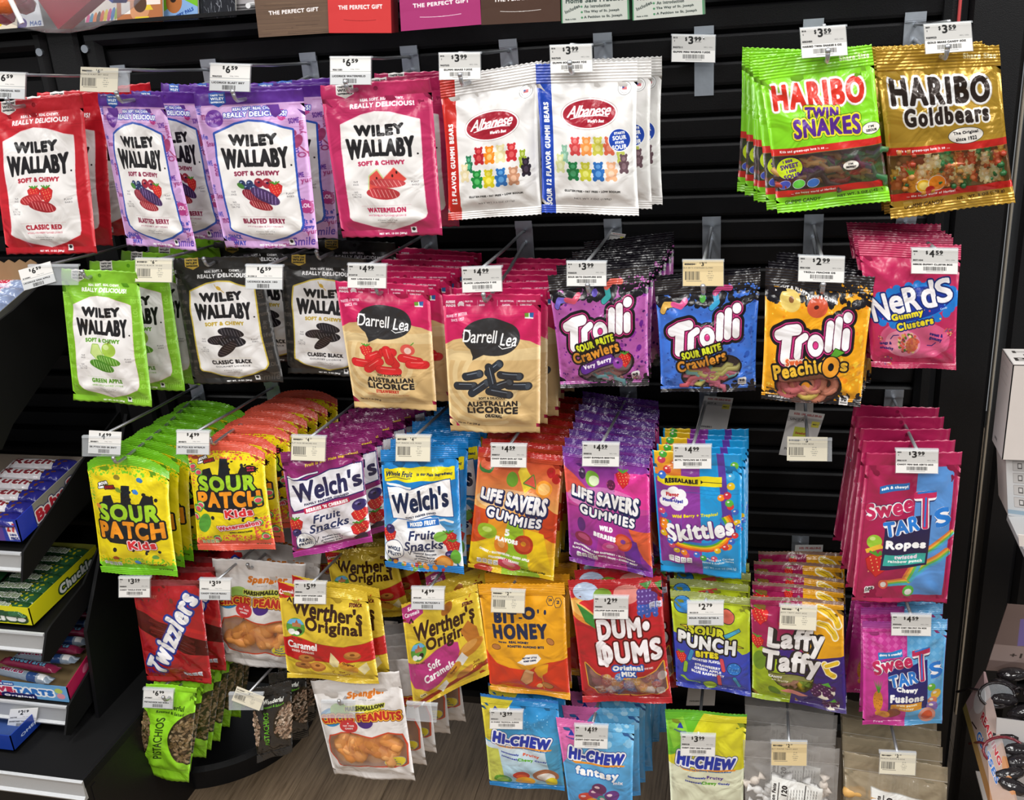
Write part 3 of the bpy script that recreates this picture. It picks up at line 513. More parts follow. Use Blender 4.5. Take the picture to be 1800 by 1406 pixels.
def lifesav(wild, asp=1.3):
    a = Art(asp, 'd8b020' if not wild else '9a2c86', 340); H = a.h
    if wild:
        a.V(0, 0, 100, 60, '6a2c90', 'd04a9c'); a.V(0, 60, 100, H, 'b03a90', '7a2c92'); a.R(0, 0, 100, 7, '5c2a8c')
        a.G([(60, 20), (100, 16), (100, 55), (60, 50)], 'e03a96'); a.G([(0, 20), (30, 40), (0, 50)], 'e05a4a'); a.G([(75, 75), (100, 80), (100, 120), (90, 110)], 'e0603a'); a.G([(45, 62), (62, 62), (80, H), (30, H)], 'a8308c'); a.G([(68, 84), (84, 90), (90, H), (70, H)], '6a2a96')
        a.E(42, 48, 40, 12, 'e8b0d8', -4, a=.5)
    else:
        a.V(0, 0, 100, 60, 'c43a20', 'ecb060'); a.V(0, 60, 100, H, 'e0862a', 'e8c81c'); a.R(0, 0, 100, 6, 'c42a24')
        a.G([(55, 10), (72, 30), (60, 40), (50, 20)], 'e8cc3a'); a.G([(85, 50), (100, 60), (100, 90), (80, 80)], 'c8401c'); a.G([(0, 60), (20, 60), (22, 90), (0, 100)], 'd0501c'); a.G([(45, 62), (60, 62), (74, H), (34, H)], '9cc42a'); a.G([(64, 74), (86, 80), (100, H), (74, H)], 'ecc41c'); a.G([(0, 100), (35, 84), (40, H), (0, H)], 'ecc820')
        a.E(42, 48, 40, 10, 'f4e0b8', -4, a=.5)
    sh = '1c2350'
    a.T('LIFE SAVERS', 48, 48, 80, 15, 'f4f2f2', b=1.5, rot=6, o=[(1.6, sh)], fan=.25, dx=.8, dy=1.2, sp=.95)
    a.T('GUMMIES', 50, 66, 66, 10.5, 'f4f2f4', b=1.1, rot=7, o=[(1.4, sh)], arc=-1, sp=1.1)
    if wild:
        a.E(34, 28, 8, 8, '7ab03a'); a.E(36, 30, 6, 5, 'dcecc0'); strawb(a, 70, 24, 8); a.E(56, 32, 5, 5, '5a1c40'); a.SP(50, 26, 62, 38, 'a04070', 14, 1.2); a.E(22, 25, 4, 5, '3a1c44')
        a.E(68, 92, 10.5, 10, 'c8402c'); a.E(68, 92, 8, 7.6, 'd8603c'); a.E(68, 91, 3, 2.6, '7a3a90'); a.E(20, 96, 11, 7, '8a2a4a', 15); a.E(20, 94, 7, 3.4, 'b04a70', 15); a.E(52, 100, 10, 6, 'd84a98', -10); a.E(52, 99, 5, 2.6, 'e890c0', -10); a.E(18, 80, 5, 8, '5a2a70')
        a.T('WILD', 48, 80, 16, 5.4, 'ffffff', b=.9, rot=6); a.T('BERRIES', 46, 88.5, 27, 5.4, 'ffffff', b=.9, rot=8)
        ls = ('STRAWBERRY • RED RASPBERRY • BLACKBERRY', 'BLACK RASPBERRY • WHITE GRAPE • CHERRY BERRY')
        a.T(ls[0], 44, 109, 74, 2.6, 'ffffff', b=.45, rot=7); a.T(ls[1], 44, 114, 78, 2.6, 'ffffff', b=.45, rot=7)
    else:
        a.E(12, 18, 9, 7, '3a7a3a', -10); a.E(12, 16, 8, 5.5, 'e06a4a', -10); a.E(44, 28, 7, 7, '6a9a2c'); a.G([(58, 30), (68, 22), (72, 34)], 'e05a4a', o=[(1, '4a8a3a')]); a.E(82, 34, 9.5, 8, 'f09a30'); a.E(82, 34, 7, 5.6, 'f8c070'); a.E(88, 18, 5, 5, 'b01c20'); a.E(95, 24, 5, 5, 'b82020')
        a.E(20, 82, 12, 8.5, '9abc2c', 5); a.E(20, 80, 6, 3, 'c4dc6a'); a.E(64, 92, 11.5, 11, 'b8341c'); a.E(64, 92, 8.5, 8, 'cc4c28'); a.E(64, 91, 3.2, 2.8, 'e89a20'); a.E(38, 96, 8, 10, 'ec8a28', -25); a.E(38, 94, 4, 5, 'f4b060', -25)
        a.E(48, 118, 14, 7, 'd83a5a', 10); a.E(48, 116, 8, 3, 'f08a9a', 10); a.E(72, 127, 12, 5, '9abc2c', 8); a.E(18, 127, 11, 5, 'c03c28', 0)
        a.T('5', 44, 81, 6, 7.5, 'ffffff', b=1.0); a.T('FLAVORS', 44, 89.5, 27, 5, 'ffffff', b=.9, rot=6)
        a.T('CHERRY • WATERMELON • GREEN APPLE', 42, 106, 60, 2.8, 'ffffff', b=.5, rot=6); a.T('STRAWBERRY • ORANGE', 42, 111.5, 36, 2.8, 'ffffff', b=.5, rot=6)
    nutri(a, 10, 115, 4, 5.6, 7)
    a.T('NET WT 7 OZ (198g)', 76, H-7, 28, 2.6, '2c3010' if not wild else '3a1440', b=.25, rot=3)
    return a
def skittles(asp=1.45):
    a = Art(asp, '1f96d6', 340); H = a.h
    a.R(30, 0, 53, H, '8a3a9a'); a.V(2, 0, 32, 26, 'e8c020', 'e07a30'); a.R(2, 30, 30, H-14, '8a3a9a')
    a.G([(72, 0), (80, 0), (84, 40), (90, 70), (80, 96), (60, 112), (56, 108), (72, 90), (78, 66)], '5c3a9a')
    for i, c in enumerate(('d84a2a', 'f08a20', 'f4c81c', '5ab030', '2f7ac8')):
        r = 40-i*2.6; a.L([(48+r*1.08*math.cos(t), 82+r*.72*math.sin(t)) for t in np.linspace(-.5, 3.3, 24)], 3.2, c)
    a.R(18, 26, 78, 36, 'f0dc1c') ; a.G([(4, 28), (18, 26), (78, 28), (78, 36), (18, 37), (4, 34)], 'f0dc1c')
    a.T('RESEALABLE', 32, 31.6, 38, 5.2, '1c1c1c', b=.8); a.L([(55, 32), (78, 32)], .5, '1c1c1c'); a.G([(54, 30), (57, 32), (54, 34)], '1c1c1c')
    a.R(2, 44, 98, 44.5, '1668a8', .7); a.R(2, 40, 98, 40.4, '1668a8', .7)
    for x, y, r in ((14, 48, 7), (22, 44, 7), (30, 47, 7), (12, 56, 7), (26, 58, 8), (33, 54, 6)): a.E(x, y, r, r*.85, 'f6f4f6')
    a.T('Flavor', 21, 47, 15, 4.6, 'c0303a', b=.6); a.T('Mash-Ups!', 21, 54.5, 24, 4.8, '3a3aa0', b=.6)
    a.T('Wild Berry + Tropical', 46, 69, 54, 4.6, 'f0e01c', b=.45, rot=-7, sh=.2)
    a.T('Skittles', 51, 86, 80, 21, 'fbfbfb', b=2.0, rot=-9, sp=.96, o=[(1.4, '5c2a7a')], dx=.8, dy=1.0)
    rg = random.Random(2)
    for i in range(26):
        t = -1.0+i*.18; x = 50+44*math.cos(t)+rg.uniform(-4, 4); y = 78+40*math.sin(t)+rg.uniform(-4, 4)
        if 60 < y < 98 and 14 < x < 86: continue
        c = rg.choice(['d83a3a', 'f08a20', '4aa83a', '3a6ac8', 'e8c020', 'd04a6a']); a.E(x, y, 4, 3.5, c); a.E(x-1, y-1.2, 1.4, .9, 'f8e8e0')
    for x, y, c in ((10, 10, 'c83a5a'), (24, 14, 'e07a30'), (16, 20, 'c83030'), (10, 26, '3a6ac8'), (12, 4, '4aa83a'), (92, 14, '6ab83a'), (88, 26, '4aa8d8'), (88, 36, 'e8c020'), (84, 46, 'c8304a'), (86, 54, '5ab040')): a.E(x, y, 4.6, 4, c); a.E(x-1, y-1.2, 1.4, .9, 'f8e8e0')
    a.T('Bite Size Candies', 76, 120, 30, 2.6, 'd8ecf8', b=.2, rot=-4); a.T('Natural & Artificial Flavors', 72, 124, 38, 2.6, 'd8ecf8', b=.2, rot=-4); a.T('NET WT 7.20 OZ (204.1g)', 74, 134, 40, 4, 'b8dcf4', b=.3, rot=-3)
    nutri(a, 12, 122, 4, 6.4, 8)
    a.hole(52, 8, 2.0)
    return a
def sweet_logo(a, cx, cy, s=1.0):
    for e, c in ((3.2, '1f2458'), (2.1, 'f6f2f4'), (0, None)):
        o = [] if c is None else []
        def t(tx, x, y, w_, h_, col, b): a.T(tx, cx+x*s, cy+y*s, w_*s, h_*s, c or col, b=(b+e)*s, rot=-13)
        t('Swee', -14, -4, 46, 15, 'c42a5c', 1.3); t('TAR', -1, 12.5, 34, 13.5, '2a7ad0', 1.2); t('S', 37, 4, 15, 17, '2a7ad0', 1.4)
        a.T('T', cx+20*s, cy-2*s, 21*s, 33*s, c or 'c42a5c', b=(1.4+e)*s, rot=-5)
        if c is None: a.L([(cx+19.6*s, cy-13*s), (cx+20.6*s, cy+12*s)], 1.7*s, '2a7ad0'); a.L([(cx+12*s, cy-17*s), (cx+28*s, cy-19.5*s)], 1.6*s, '2a7ad0')
def ropes(asp=1.55):
    a = Art(asp, 'a82050', 340); H = a.h
    a.R(56, 14, 94, H-9, '5a92d4')
    a.G([(50, 14), (56, 14), (56, H-9), (52, H-9)], 'a82050')
    a.G([(17, 32), (48, 28), (48.5, 35), (17.5, 39)], '2a70b8'); a.T('soft & chewy!', 33, 33.6, 28, 3.6, 'ffffff', b=.45, rot=-5)
    for pts, w_ in (([(88, 88), (70, 100), (98, 80)], 6), ([(95, 100), (76, 112), (62, 122)], 9), ([(70, 100), (58, 128)], 13), ([(32, 134), (54, 132)], 9)):
        for k, c in enumerate(('e07a40', 'e8b040', '6ab850', '4aa8c0')):
            a.L([(x+k*1.2-2, y+k*.8-1.5) for x, y in pts], w_*(.9-k*.2), c)
    a.E(31, 134, 5, 5.4, 'e8604a'); a.E(31, 134, 3, 3.4, 'f2ece8'); a.E(58, 141, 6, 6.4, '58b848'); a.E(58, 142, 3.8, 3.6, 'f2ece8')
    a.E(17, 88, 8, 7, '9ac83a'); a.E(15, 85, 3, 2, 'd0e888'); a.G([(8, 96), (24, 90), (28, 94), (10, 100)], 'e8b83a'); strawb(a, 22, 112, 12)
    a.G([(27, 66), (74, 60), (74, 112), (26, 118)], '262048')
    sweet_logo(a, 45, 58, 1.1)
    a.T('Ropes', 50, 91, 42, 11, 'ffffff', b=1.3, rot=-1)
    a.G([(29, 101), (72, 99), (72, 110), (28, 113)], '3ab0a4'); a.T('twisted', 51, 102.6, 24, 4.4, 'f4e0f0', b=.6); a.T('rainbow punch', 51, 107.8, 36, 4, 'ffffff', b=.5)
    a.L([(14, 139), (20, 139)], 5, 'f4f2f2'); a.R(12, 138, 22, 145, 'f4f2f2'); a.T('100', 17, 139.5, 8, 3.6, K, b=.5); a.R(13, 142, 21, 142.8, '555555')
    a.T('NET WT 5 OZ (141g)', 22, 150, 20, 1.8, '5a1030', b=.15)
    a.R(4, 12, 4.4, H-4, '7a1438'); a.R(95.6, 12, 96, H-4, '7a1438')
    a.hole(52, 6, 2.0)
    return a
def fusions(asp=1.22):
    a = Art(asp, 'c83a94', 340); H = a.h
    for i in range(8):
        for j in range(6):
            a.G([(j*9, 8+i*6), (j*9+3.6, 5+i*6), (j*9+7.2, 8+i*6), (j*9+3.6, 11+i*6)], 'd65aa8')
    a.R(53, 0, 100, H, '62acdf')
    for i in range(9):
        for j in range(6): a.G([(55+j*9, 8+i*7), (58.6+j*9, 5+i*7), (62.2+j*9, 8+i*7), (58.6+j*9, 11+i*7)], '74b8e6')
    a.V(0, 0, 53, 8, '9a3a90', 'b04a98')
    a.E(18, 87, 6, 12, 'd0842c'); a.SP(13, 76, 23, 98, '7a5a18', 30, .7); 
    for k in range(5): a.G([(18, 78), (12+k*3, 62), (20, 77)], '4a8a30')
    a.G([(30, 52), (78, 42), (80, 98), (31, 100)], '24246e')
    a.G([(18, 34), (47, 29), (47.5, 36), (18.5, 41)], '2a84c8'); a.T('chewy & crunchy!', 33, 34.8, 27, 3.2, 'ffffff', b=.4, rot=-8)
    sweet_logo(a, 50, 49, 1.05)
    a.T('Chewy', 54, 74, 26, 7, 'ffffff', b=.9); a.T('Fusions', 54, 84, 42, 9, 'ffffff', b=1.3)
    a.G([(34, 91), (73, 89.5), (73, 99), (34, 101)], 'e8a030'); a.T('fruit punch', 54, 92.6, 26, 3.4, 'fff4d8', b=.5); a.T('medley', 54, 97, 18, 3.4, 'fff4d8', b=.5)
    for x, y, r, c in ((84, 72, 5, '6ab83a'), (90, 81, 6.4, 'e8b840'), (86, 89, 6, 'e08a60'), (86, 96, 7, '8a70b8')): a.E(x, y, r, r*.9, c); a.E(x-1.6, y-2, r*.4, r*.25, 'f8ecd8')
    a.E(80, 108, 11, 10, 'd89888'); a.E(80, 108, 7, 6.4, 'd85a34'); a.E(38, 104, 9, 6.5, '8a4a30'); a.E(24, 104, 10, 5, 'e0943a', 20)
    a.T('Free', 20, H-5, 12, 2.4, 'f0d0e4', b=.2)
    return a
def twizzlers(asp=1.38):
    a = Art(asp, 'a82024', 320); H = a.h
    a.R(0, 0, 100, 8, '8a3a3c'); a.SP(10, 12, 60, 30, '7a3028', 10, 4, seed=3)
    def win(p): a.G(p, '5a2a20'); a.A(p, .35)
    for i in range(10): pass
    win([(0, 36), (22, 42), (48, 54), (66, 62), (100, 80), (100, 100), (70, 90), (40, 76), (0, 60)])
    a.L([(0, 30), (30, 38), (100, 70)], 4, 'b82424')
    n = 9; dx, dy = .52, -.85
    a.T('Twizzlers', 52, 68, 122, 30, 'f2f0f2', b=2.8, rot=-58, o=[(2.6, '2a3a90')], sp=.98)
    t = Art(asp, '000000', 320); t.T('Twizzlers', 52, 68, 122, 30, 'ffffff', b=6, rot=-58); a.al[t.im[:, :, 0] > .5] = 1.0
    a.T('STRAWBERRY', 22, 20, 30, 4, 'c86a60', b=.3); a.T('TWISTS', 18, 124, 26, 6.5, '6a2a80', b=1.0, rot=8)
    nutri(a, 60, 122, 4, 6.4, 7, 'e8ecf4', '2a3a90'); a.T('NET WT 7 OZ (198g)', 70, H-5, 32, 2.6, '5a1010', b=.2)
    return a
def spangler(asp=1.4):
    a = Art(asp, 'e6e1de', 320); H = a.h
    a.T('Spangler', 60, 24, 44, 9, 'dc7a24', b=.9, rot=-3, sh=.15, sp=.95); a.T('SINCE 1906', 60, 30, 20, 1.4, '888888', b=.1)
    a.E(16, 50, 13, 11, '2f86c0'); a.E(18, 49, 9, 8, '7ac0e0'); a.E(28, 41, 12, 9, '9cc45a'); a.E(56, 56, 9, 8, '4a2a80'); a.E(66, 44, 9, 5, 'e8d83a')
    a.T('MARSHMALLOW', 57, 38.5, 44, 5, '3a3a14', b=.7, o=[(.9, 'dce05a')])
    a.T('CIRCUS PEANUTS', 50, 49.5, 92, 9.5, 'c02c24', b=1.2, o=[(1.7, '5a1812'), (1.1, 'f0b83a')], arc=3, grow=.2)
    a.G(elp(36, 62, 10, 8)+[(36, 72)], 'd83a3c') if False else a.E(36, 61, 10.5, 9, 'd2383c'); a.T('A', 36, 56.5, 2, 1.8, 'ffffff', b=.2); a.T('FAT FREE', 36, 60, 13, 2.4, 'ffffff', b=.35); a.T('CANDY', 36, 64, 10, 2.4, 'ffffff', b=.35)
    wn = [(8, 84), (12, 74), (26, 70), (45, 73), (62, 76), (80, 72), (94, 76), (97, 90), (95, 114), (80, 118), (62, 114), (45, 117), (28, 119), (14, 114), (7, 100)]
    a.G(wn, 'c8845a', o=[(1.6, 'd0482c')])
    for x, y, r in ((22, 84, 20), (40, 82, -10), (60, 86, 30), (80, 82, 10), (24, 102, -30), (44, 98, 60), (62, 104, 0), (80, 100, -20), (34, 110, 10)): a.E(x, y, 10.5, 6, 'e8a058', r)
    a.A(wn, .35)
    for x in (24, 30, 40, 46): a.L([(36, 70), (x, 98)], .3, '333333')
    a.G(elp(82, 110, 12, 7, -10), 'ecd83a', o=[(.7, 'f8f4e8')]); a.A(elp(82, 110, 12, 7, -10), 1.0); a.T('Free of', 79, 107, 9, 1.9, '2a50a0', b=.2); a.T('Major', 80, 110, 10, 2.6, '2a50a0', b=.35); a.T('Allergens', 81, 113.4, 15, 2.6, '2a50a0', b=.35)
    a.R(0, 8, 100, 8.3, 'c8c2be'); a.R(0, H-8, 100, H-7.6, 'c8c2be')
    return a
def werther(kind, asp=1.1):
    a = Art(asp, 'e4c43a', 360); H = a.h
    y0 = 0 if kind == 'hard' else 8
    a.T('STORCK', 86, 16+y0*.2, 14, 3.6, '5a2414', b=.6); a.L([(88, 12), (90, 9)], .8, 'c04020')
    if kind == 'hard':
        a.G([(0, 0), (22, 4), (20, 14), (0, 18)], 'c42424'); a.T('Caramel', 9, 10, 16, 5, 'ffffff', b=.4, rot=-6)
        a.G([(0, 62), (14, 55), (40, 60), (70, 63), (100, 56), (100, 78), (60, 82), (30, 84), (0, 82)], 'c62222', o=[(.5, 'a88820')])
        tx = (54, 28, 50, 44)
    else:
        a.G([(0, 4), (26, 0), (28, 14), (10, 20), (0, 18)], 'b8387c'); a.T('Soft', 13, 6.5, 11, 3.6, 'ffffff', b=.3, rot=-4); a.T('Caramels', 13, 11.5, 20, 4, 'ffffff', b=.3, rot=-4)
        a.G([(0, 60), (20, 62), (42, 54), (58, 50), (70, 54), (72, 66), (62, 80), (40, 92), (24, 96), (6, 86), (0, 78)], 'b8387c', o=[(.9, 'd8b040')])
        a.G([(0, H-4), (100, H-20), (100, H-14), (0, H)], '9a3420')
    r = 2 if kind == 'hard' else -4
    a.T("Werther's", 54, 26+y0*.4, 78, 18, '3a2114', b=1.1, rot=r+2, sp=.92, grow=-.08); a.T('Original', 60, 43+y0*.4, 62, 17, '3a2114', b=1.1, rot=r+1, sp=.95)
    a.L([(15, 19), (12, 16), (10, 19)], 1.4, '3a2114')
    X, Y = 18, 46 if kind == 'hard' else 50
    a.E(X, Y, 11, 9.5, '5a9a3c', -10); a.G([(X-10, Y-3), (X-6, Y-8), (X+5, Y-9), (X+10, Y-4), (X, Y-2)], '6ab0dc'); a.R(X-4, Y-4, X+6, Y, 'b87850'); a.G([(X-1, Y-4), (X+1, Y-8), (X+3, Y-4)], 'a86040'); a.E(X-5, Y+5, 4, 3, 'f0f0ec'); a.E(X+4, Y+4, 3, 2.6, '2a2018'); a.E(X+1, Y+6, 3, 2, 'f0f0ec')
    a.T('Est. 1909', X+1, Y+12, 12, 1.8, '5a3a14', b=.15, rot=6)
    if kind == 'hard':
        a.T('Caramel', 24, 65, 34, 9, 'ffffff', b=.7, sh=.1, sp=.9); a.T('HARD CANDIES', 24, 72.6, 26, 3, 'f8e0d8', b=.4)
        for x, y in ((27, 81), (22, 90), (38, 90), (78, 73)): a.E(x, y, 9, 5, 'a8662c'); a.E(x, y-1.4, 8, 3.4, 'c8843c'); a.E(x, y-1.2, 2.6, 1.3, '7a4418')
        a.G([(52, 84), (55, 70), (64, 80), (62, 86), (56, 87)], 'e8d8a0'); a.L([(68, 84), (78, 90)], 9, 'd89a30'); a.T('Original', 73, 83, 12, 3.4, '5a2414', b=.3, rot=16); a.G([(82, 88), (92, 80), (94, 90), (88, 96)], 'f0e4b0')
        a.T('The', 65, 93, 6, 2.6, '8a5418', b=.2, sh=.2); a.T("Sweet's", 66, 97, 12, 3, '8a5418', b=.2, sh=.2); a.L([(56, 99), (54, 94), (57, 92)], .6, '8a5418')
        a.R(8, 103, 70, 103.6, 'a08420')
    else:
        a.T('Soft', 37, 68, 17, 9, 'ffffff', b=.7, rot=-10); a.T('Caramels', 42, 78, 42, 9, 'ffffff', b=.7, rot=-12, sp=.95)
        a.G([(74, 44), (84, 36), (94, 46), (96, 60), (84, 62)], 'b8722c'); a.E(84, 66, 15, 8, 'c8822c', -14); a.E(83, 63, 10, 4.6, 'dca050', -14); a.E(60, 16, 8, 5, 'b06c28', -30)
        a.G([(64, 74), (74, 66), (80, 76), (72, 82)], 'eceae6'); a.L([(54, 88), (66, 79)], 9, 'd89a2c'); a.T('Original', 60, 83.6, 12, 3, '5a2414', b=.3, rot=-36); a.G([(34, 98), (48, 92), (50, 98), (40, 106)], 'eceae6'); a.E(72, 92, 12, 4.6, 'c88840', -20)
        a.T('Soft', 88, 86, 8, 3.6, '8a5418', b=.2, sh=.2); a.T('Creme', 90, 91, 14, 4, '8a5418', b=.2, sh=.2)
        a.R(12, H-14, 20, H-8, 'f4e8b0'); a.T('140', 16, H-11, 5, 2.4, '5a3a14', b=.3)
    return a
def bitohoney(asp=1.3):
    a = Art(asp, 'eba51e', 340); H = a.h
    a.G([(0, 78), (14, 90), (30, 94), (55, 94), (62, 90), (80, 84), (100, 82), (100, H-8), (0, H-8)], 'd83c1e')
    a.G([(60, 94), (64, 88), (78, 86), (76, 96), (70, 100), (68, 106), (64, 104)], 'eba51e'); a.L([(68, 100), (69, 120)], 1, 'eba51e')
    a.T('BIT', 30, 35, 28, 13, '1f2a4c', b=1.9, rot=0, sp=1.05); a.T('O', 58, 31, 15, 13, '1f2a4c', b=1.9); a.T("'", 69, 29, 2, 4, '1f2a4c', b=.8); a.E(77, 30, 1.5, 2.4, '1f2a4c'); a.R(46, 35, 50, 37, '1f2a4c')
    a.T('HONEY', 46, 51, 66, 17, '1f2a4c', b=1.9, rot=-2, sp=1.1)
    a.E(82, 61, 4.5, 3, 'b87840', 30, o=[(.5, '5a2c14')]); a.E(15, 71, 5.5, 3, 'b87840', -10, o=[(.5, '5a2c14')]); a.E(74, 114, 7, 3.4, 'b87840', 10, o=[(.5, '5a2c14')]); a.E(64, 116, 4, 2.6, 'e8b870', -20)
    a.T('MADE WITH', 24, 63.6, 10, 1.8, '1f2a4c', b=.2); a.T('REAL HONEY', 44, 63, 24, 2.6, '1f2a4c', b=.35); a.T('ROASTED ALMOND BITS', 52, 67.5, 44, 2.6, '1f2a4c', b=.35)
    a.G([(46, 82), (52, 76), (66, 75), (70, 80), (64, 86), (50, 88), (40, 86)], 'f6f0e8'); a.T('NOTTIN\' LITTLE', 56, 79.5, 17, 2, '1f2a4c', b=.25, rot=-4); a.T('HONEY CHEWS', 56, 82.8, 15, 2, '1f2a4c', b=.25, rot=-4)
    a.G([(42, 108), (48, 96), (58, 100), (56, 110), (48, 114)], 'c89060', o=[(.4, '6a3818')]); a.G([(48, 96), (51, 93), (60, 97), (58, 100)], 'e0b080')
    for x, t in ((83, '26'), (92, '2')): a.G([(x+4*math.cos(k*1.047), 19+(x-83)*.2+5*math.sin(k*1.047)) for k in range(6)], 'eba51e', o=[(.5, '1f2a4c')]); a.T(t, x, 18+(x-83)*.2, 4, 3, '1f2a4c', b=.3)
    return a
def dumdums(asp=1.3):
    a = Art(asp, 'b8242a', 360); H = a.h
    a.E(14, 30, 20, 12, 'e0903a', 20); a.E(12, 28, 15, 8, 'f0b860', 20); a.E(18, 12, 14, 9, 'b8c8e0'); a.E(36, 16, 10, 7, '7a9a3a'); a.E(62, 15, 14, 9, 'd88a80')
    a.G([(6, 22), (30, 36), (26, 46), (14, 40)], '3a8a3a'); a.G([(9, 22), (30, 34), (32, 16)], 'd02c30')
    for i in range(28): x, y = 84+(i*7 % 5-2)*4, 14+(i//5)*4.2; a.E(x, y, 3.2, 3, '5a3a80' if i < 15 else '3a5ab0', n=12); a.E(x-.8, y-.9, 1, .8, '9a8ac8', n=8)
    a.G([(76, 6), (90, 4), (84, 12)], '4a8a3a'); a.G([(92, 6), (100, 4), (98, 14)], '4a8a3a')
    ar = [(8, 84), (20, 92), (36, 98), (55, 100), (74, 97), (88, 91), (96, 83), (97, 112), (84, 118), (60, 121), (40, 120), (20, 116), (10, 108)]
    a.G(ar, '9a7a74', o=[(1.2, 'e8a83a')]); rg = random.Random(8)
    for i in range(26):
        x, y = rg.uniform(14, 94), rg.uniform(96, 116); c = rg.choice(['c8907a', 'b06070', 'd8a868', '6a8ac0', 'e4d8d0']); a.E(x, y, 5, 4.6, c); [a.L([(x+4*math.cos(t), y+4*math.sin(t)), (x, y)], .5, 'e8dcd4') for t in (0, 1.2, 2.5, 3.7, 5)]
    a.A(ar, .45)
    a.T('DUM•', 56, 46, 58, 20, 'f4eef0', b=2.1, rot=-2, o=[(1.6, '5a0c10')], sp=1.02); a.T('DUMS', 60, 70, 72, 22, 'f4eef0', b=2.4, rot=-3, o=[(1.7, '5a0c10')], sp=1.04)
    a.L([(32, 62), (34, 82)], 5, 'f4eef0'); a.G([(24, 60), (30, 56), (36, 60), (30, 64)], 'f4eef0')
    a.T('Original', 57, 87, 34, 7, 'ffffff', b=1.0, rot=-1, o=[(1.5, '1f58b8')]); a.T('MIX', 57, 93.5, 16, 5.6, 'ffffff', b=1.0, o=[(1.5, '1f58b8')]); a.A(elp(57, 90, 22, 7), 1.0)
    nutri(a, 86, 24, 2, 6, 6, 'c8c8e0'); a.T('NATURALLY FLAVORED', 80, 87, 10, 2, 'f0c8c8', b=.2)
    return a
def sourpunch(asp=1.22):
    a = Art(asp, '3a46b0', 340); H = a.h
    a.G([(0, 0), (100, 0), (100, 66), (90, 68), (80, 60), (60, 55), (20, 50), (0, 52)], 'b8c828')
    a.R(0, 0, 100, 9, 'a0a860'); a.E(15, 16, 11, 10, '3a8ad0', 0, o=[(.7, '16203a')])
    a.E(71, 24, 9, 8, 'd86a58', o=[(.7, '16203a')]); a.G([(62, 46), (86, 36), (88, 40), (64, 50)], '4aa8c8', o=[(.5, '16203a')]); a.G([(36, 14), (60, 8), (62, 13), (38, 19)], 'd04a4a')
    a.G([(10, 40), (24, 38), (16, 43), (28, 43)], 'f0d82c', o=[(.7, K)]); a.G([(70, 50), (82, 52), (78, 55), (92, 60), (74, 57)], 'f0d82c', o=[(.7, K)])
    a.T('SOUR', 44, 43, 48, 11, 'd8d82c', b=1.5, rot=3, o=[(1.5, K)]); a.T('PUNCH', 44, 57, 76, 17, 'f4f4f2', b=2.0, rot=5, o=[(2, K)], fan=.15, sp=1.04)
    a.T('BITES', 44, 71, 30, 8, 'ecdc2c', b=1.3, rot=3, o=[(1.2, K)])
    a.T('ASSORTED FLAVORS', 43, 79, 44, 3.4, 'ffffff', b=.5, rot=3)
    for i, t in enumerate(('STRAWBERRY', 'GREEN APPLE', 'BLUE RASPBERRY')): a.T(t, 44, 86.5+i*4.6, (34, 36, 44)[i], 3.4, 'ffffff', b=.5, rot=3)
    strawb(a, 9, 80, 7); a.E(79, 86, 9, 7.5, '2a74c8', 10, o=[(.7, '16203a')]); a.SP(72, 80, 86, 92, '6ab0f0', 24, 1); a.E(46, 112, 9, 7, 'a8c83a', o=[(.7, '3a5a14')])
    for x, y, r, c in ((22, 74, 110, '3a90c8'), (14, 92, 100, '9ac83a'), (64, 82, 80, 'd84a5a'), (59, 104, 85, 'd84a5a'), (82, 104, 62, '3a9ac8')):
        c0, s0 = math.cos(math.radians(r))*6, math.sin(math.radians(r))*6; a.L([(x-c0, y-s0), (x+c0, y+s0)], 5, c, o=[(.4, '16203a')])
    a.L([(8, 106), (16, 110), (26, 110), (32, 113)], 3, '9ac83a'); a.T('ARTIFICIALLY FLAVORED', 82, H-10, 24, 1.4, 'b0b8e8', b=.1, rot=3); a.T('NET WT 5 OZ (142g)', 72, H-6, 34, 1.8, 'd0d4f0', b=.1, rot=3)
    return a
def banana(a, x, y, s, fl=1):
    a.L([(x-8*s*fl, y-4*s), (x, y-1*s), (x+6*s*fl, y+5*s), (x+8*s*fl, y+10*s)], 4.6*s, 'e8c02c', o=[(1.3*s, 'f8ecc8')]); a.L([(x-7*s*fl, y-4*s), (x, y-1*s), (x+6*s*fl, y+6*s)], .5*s, '9a7410')
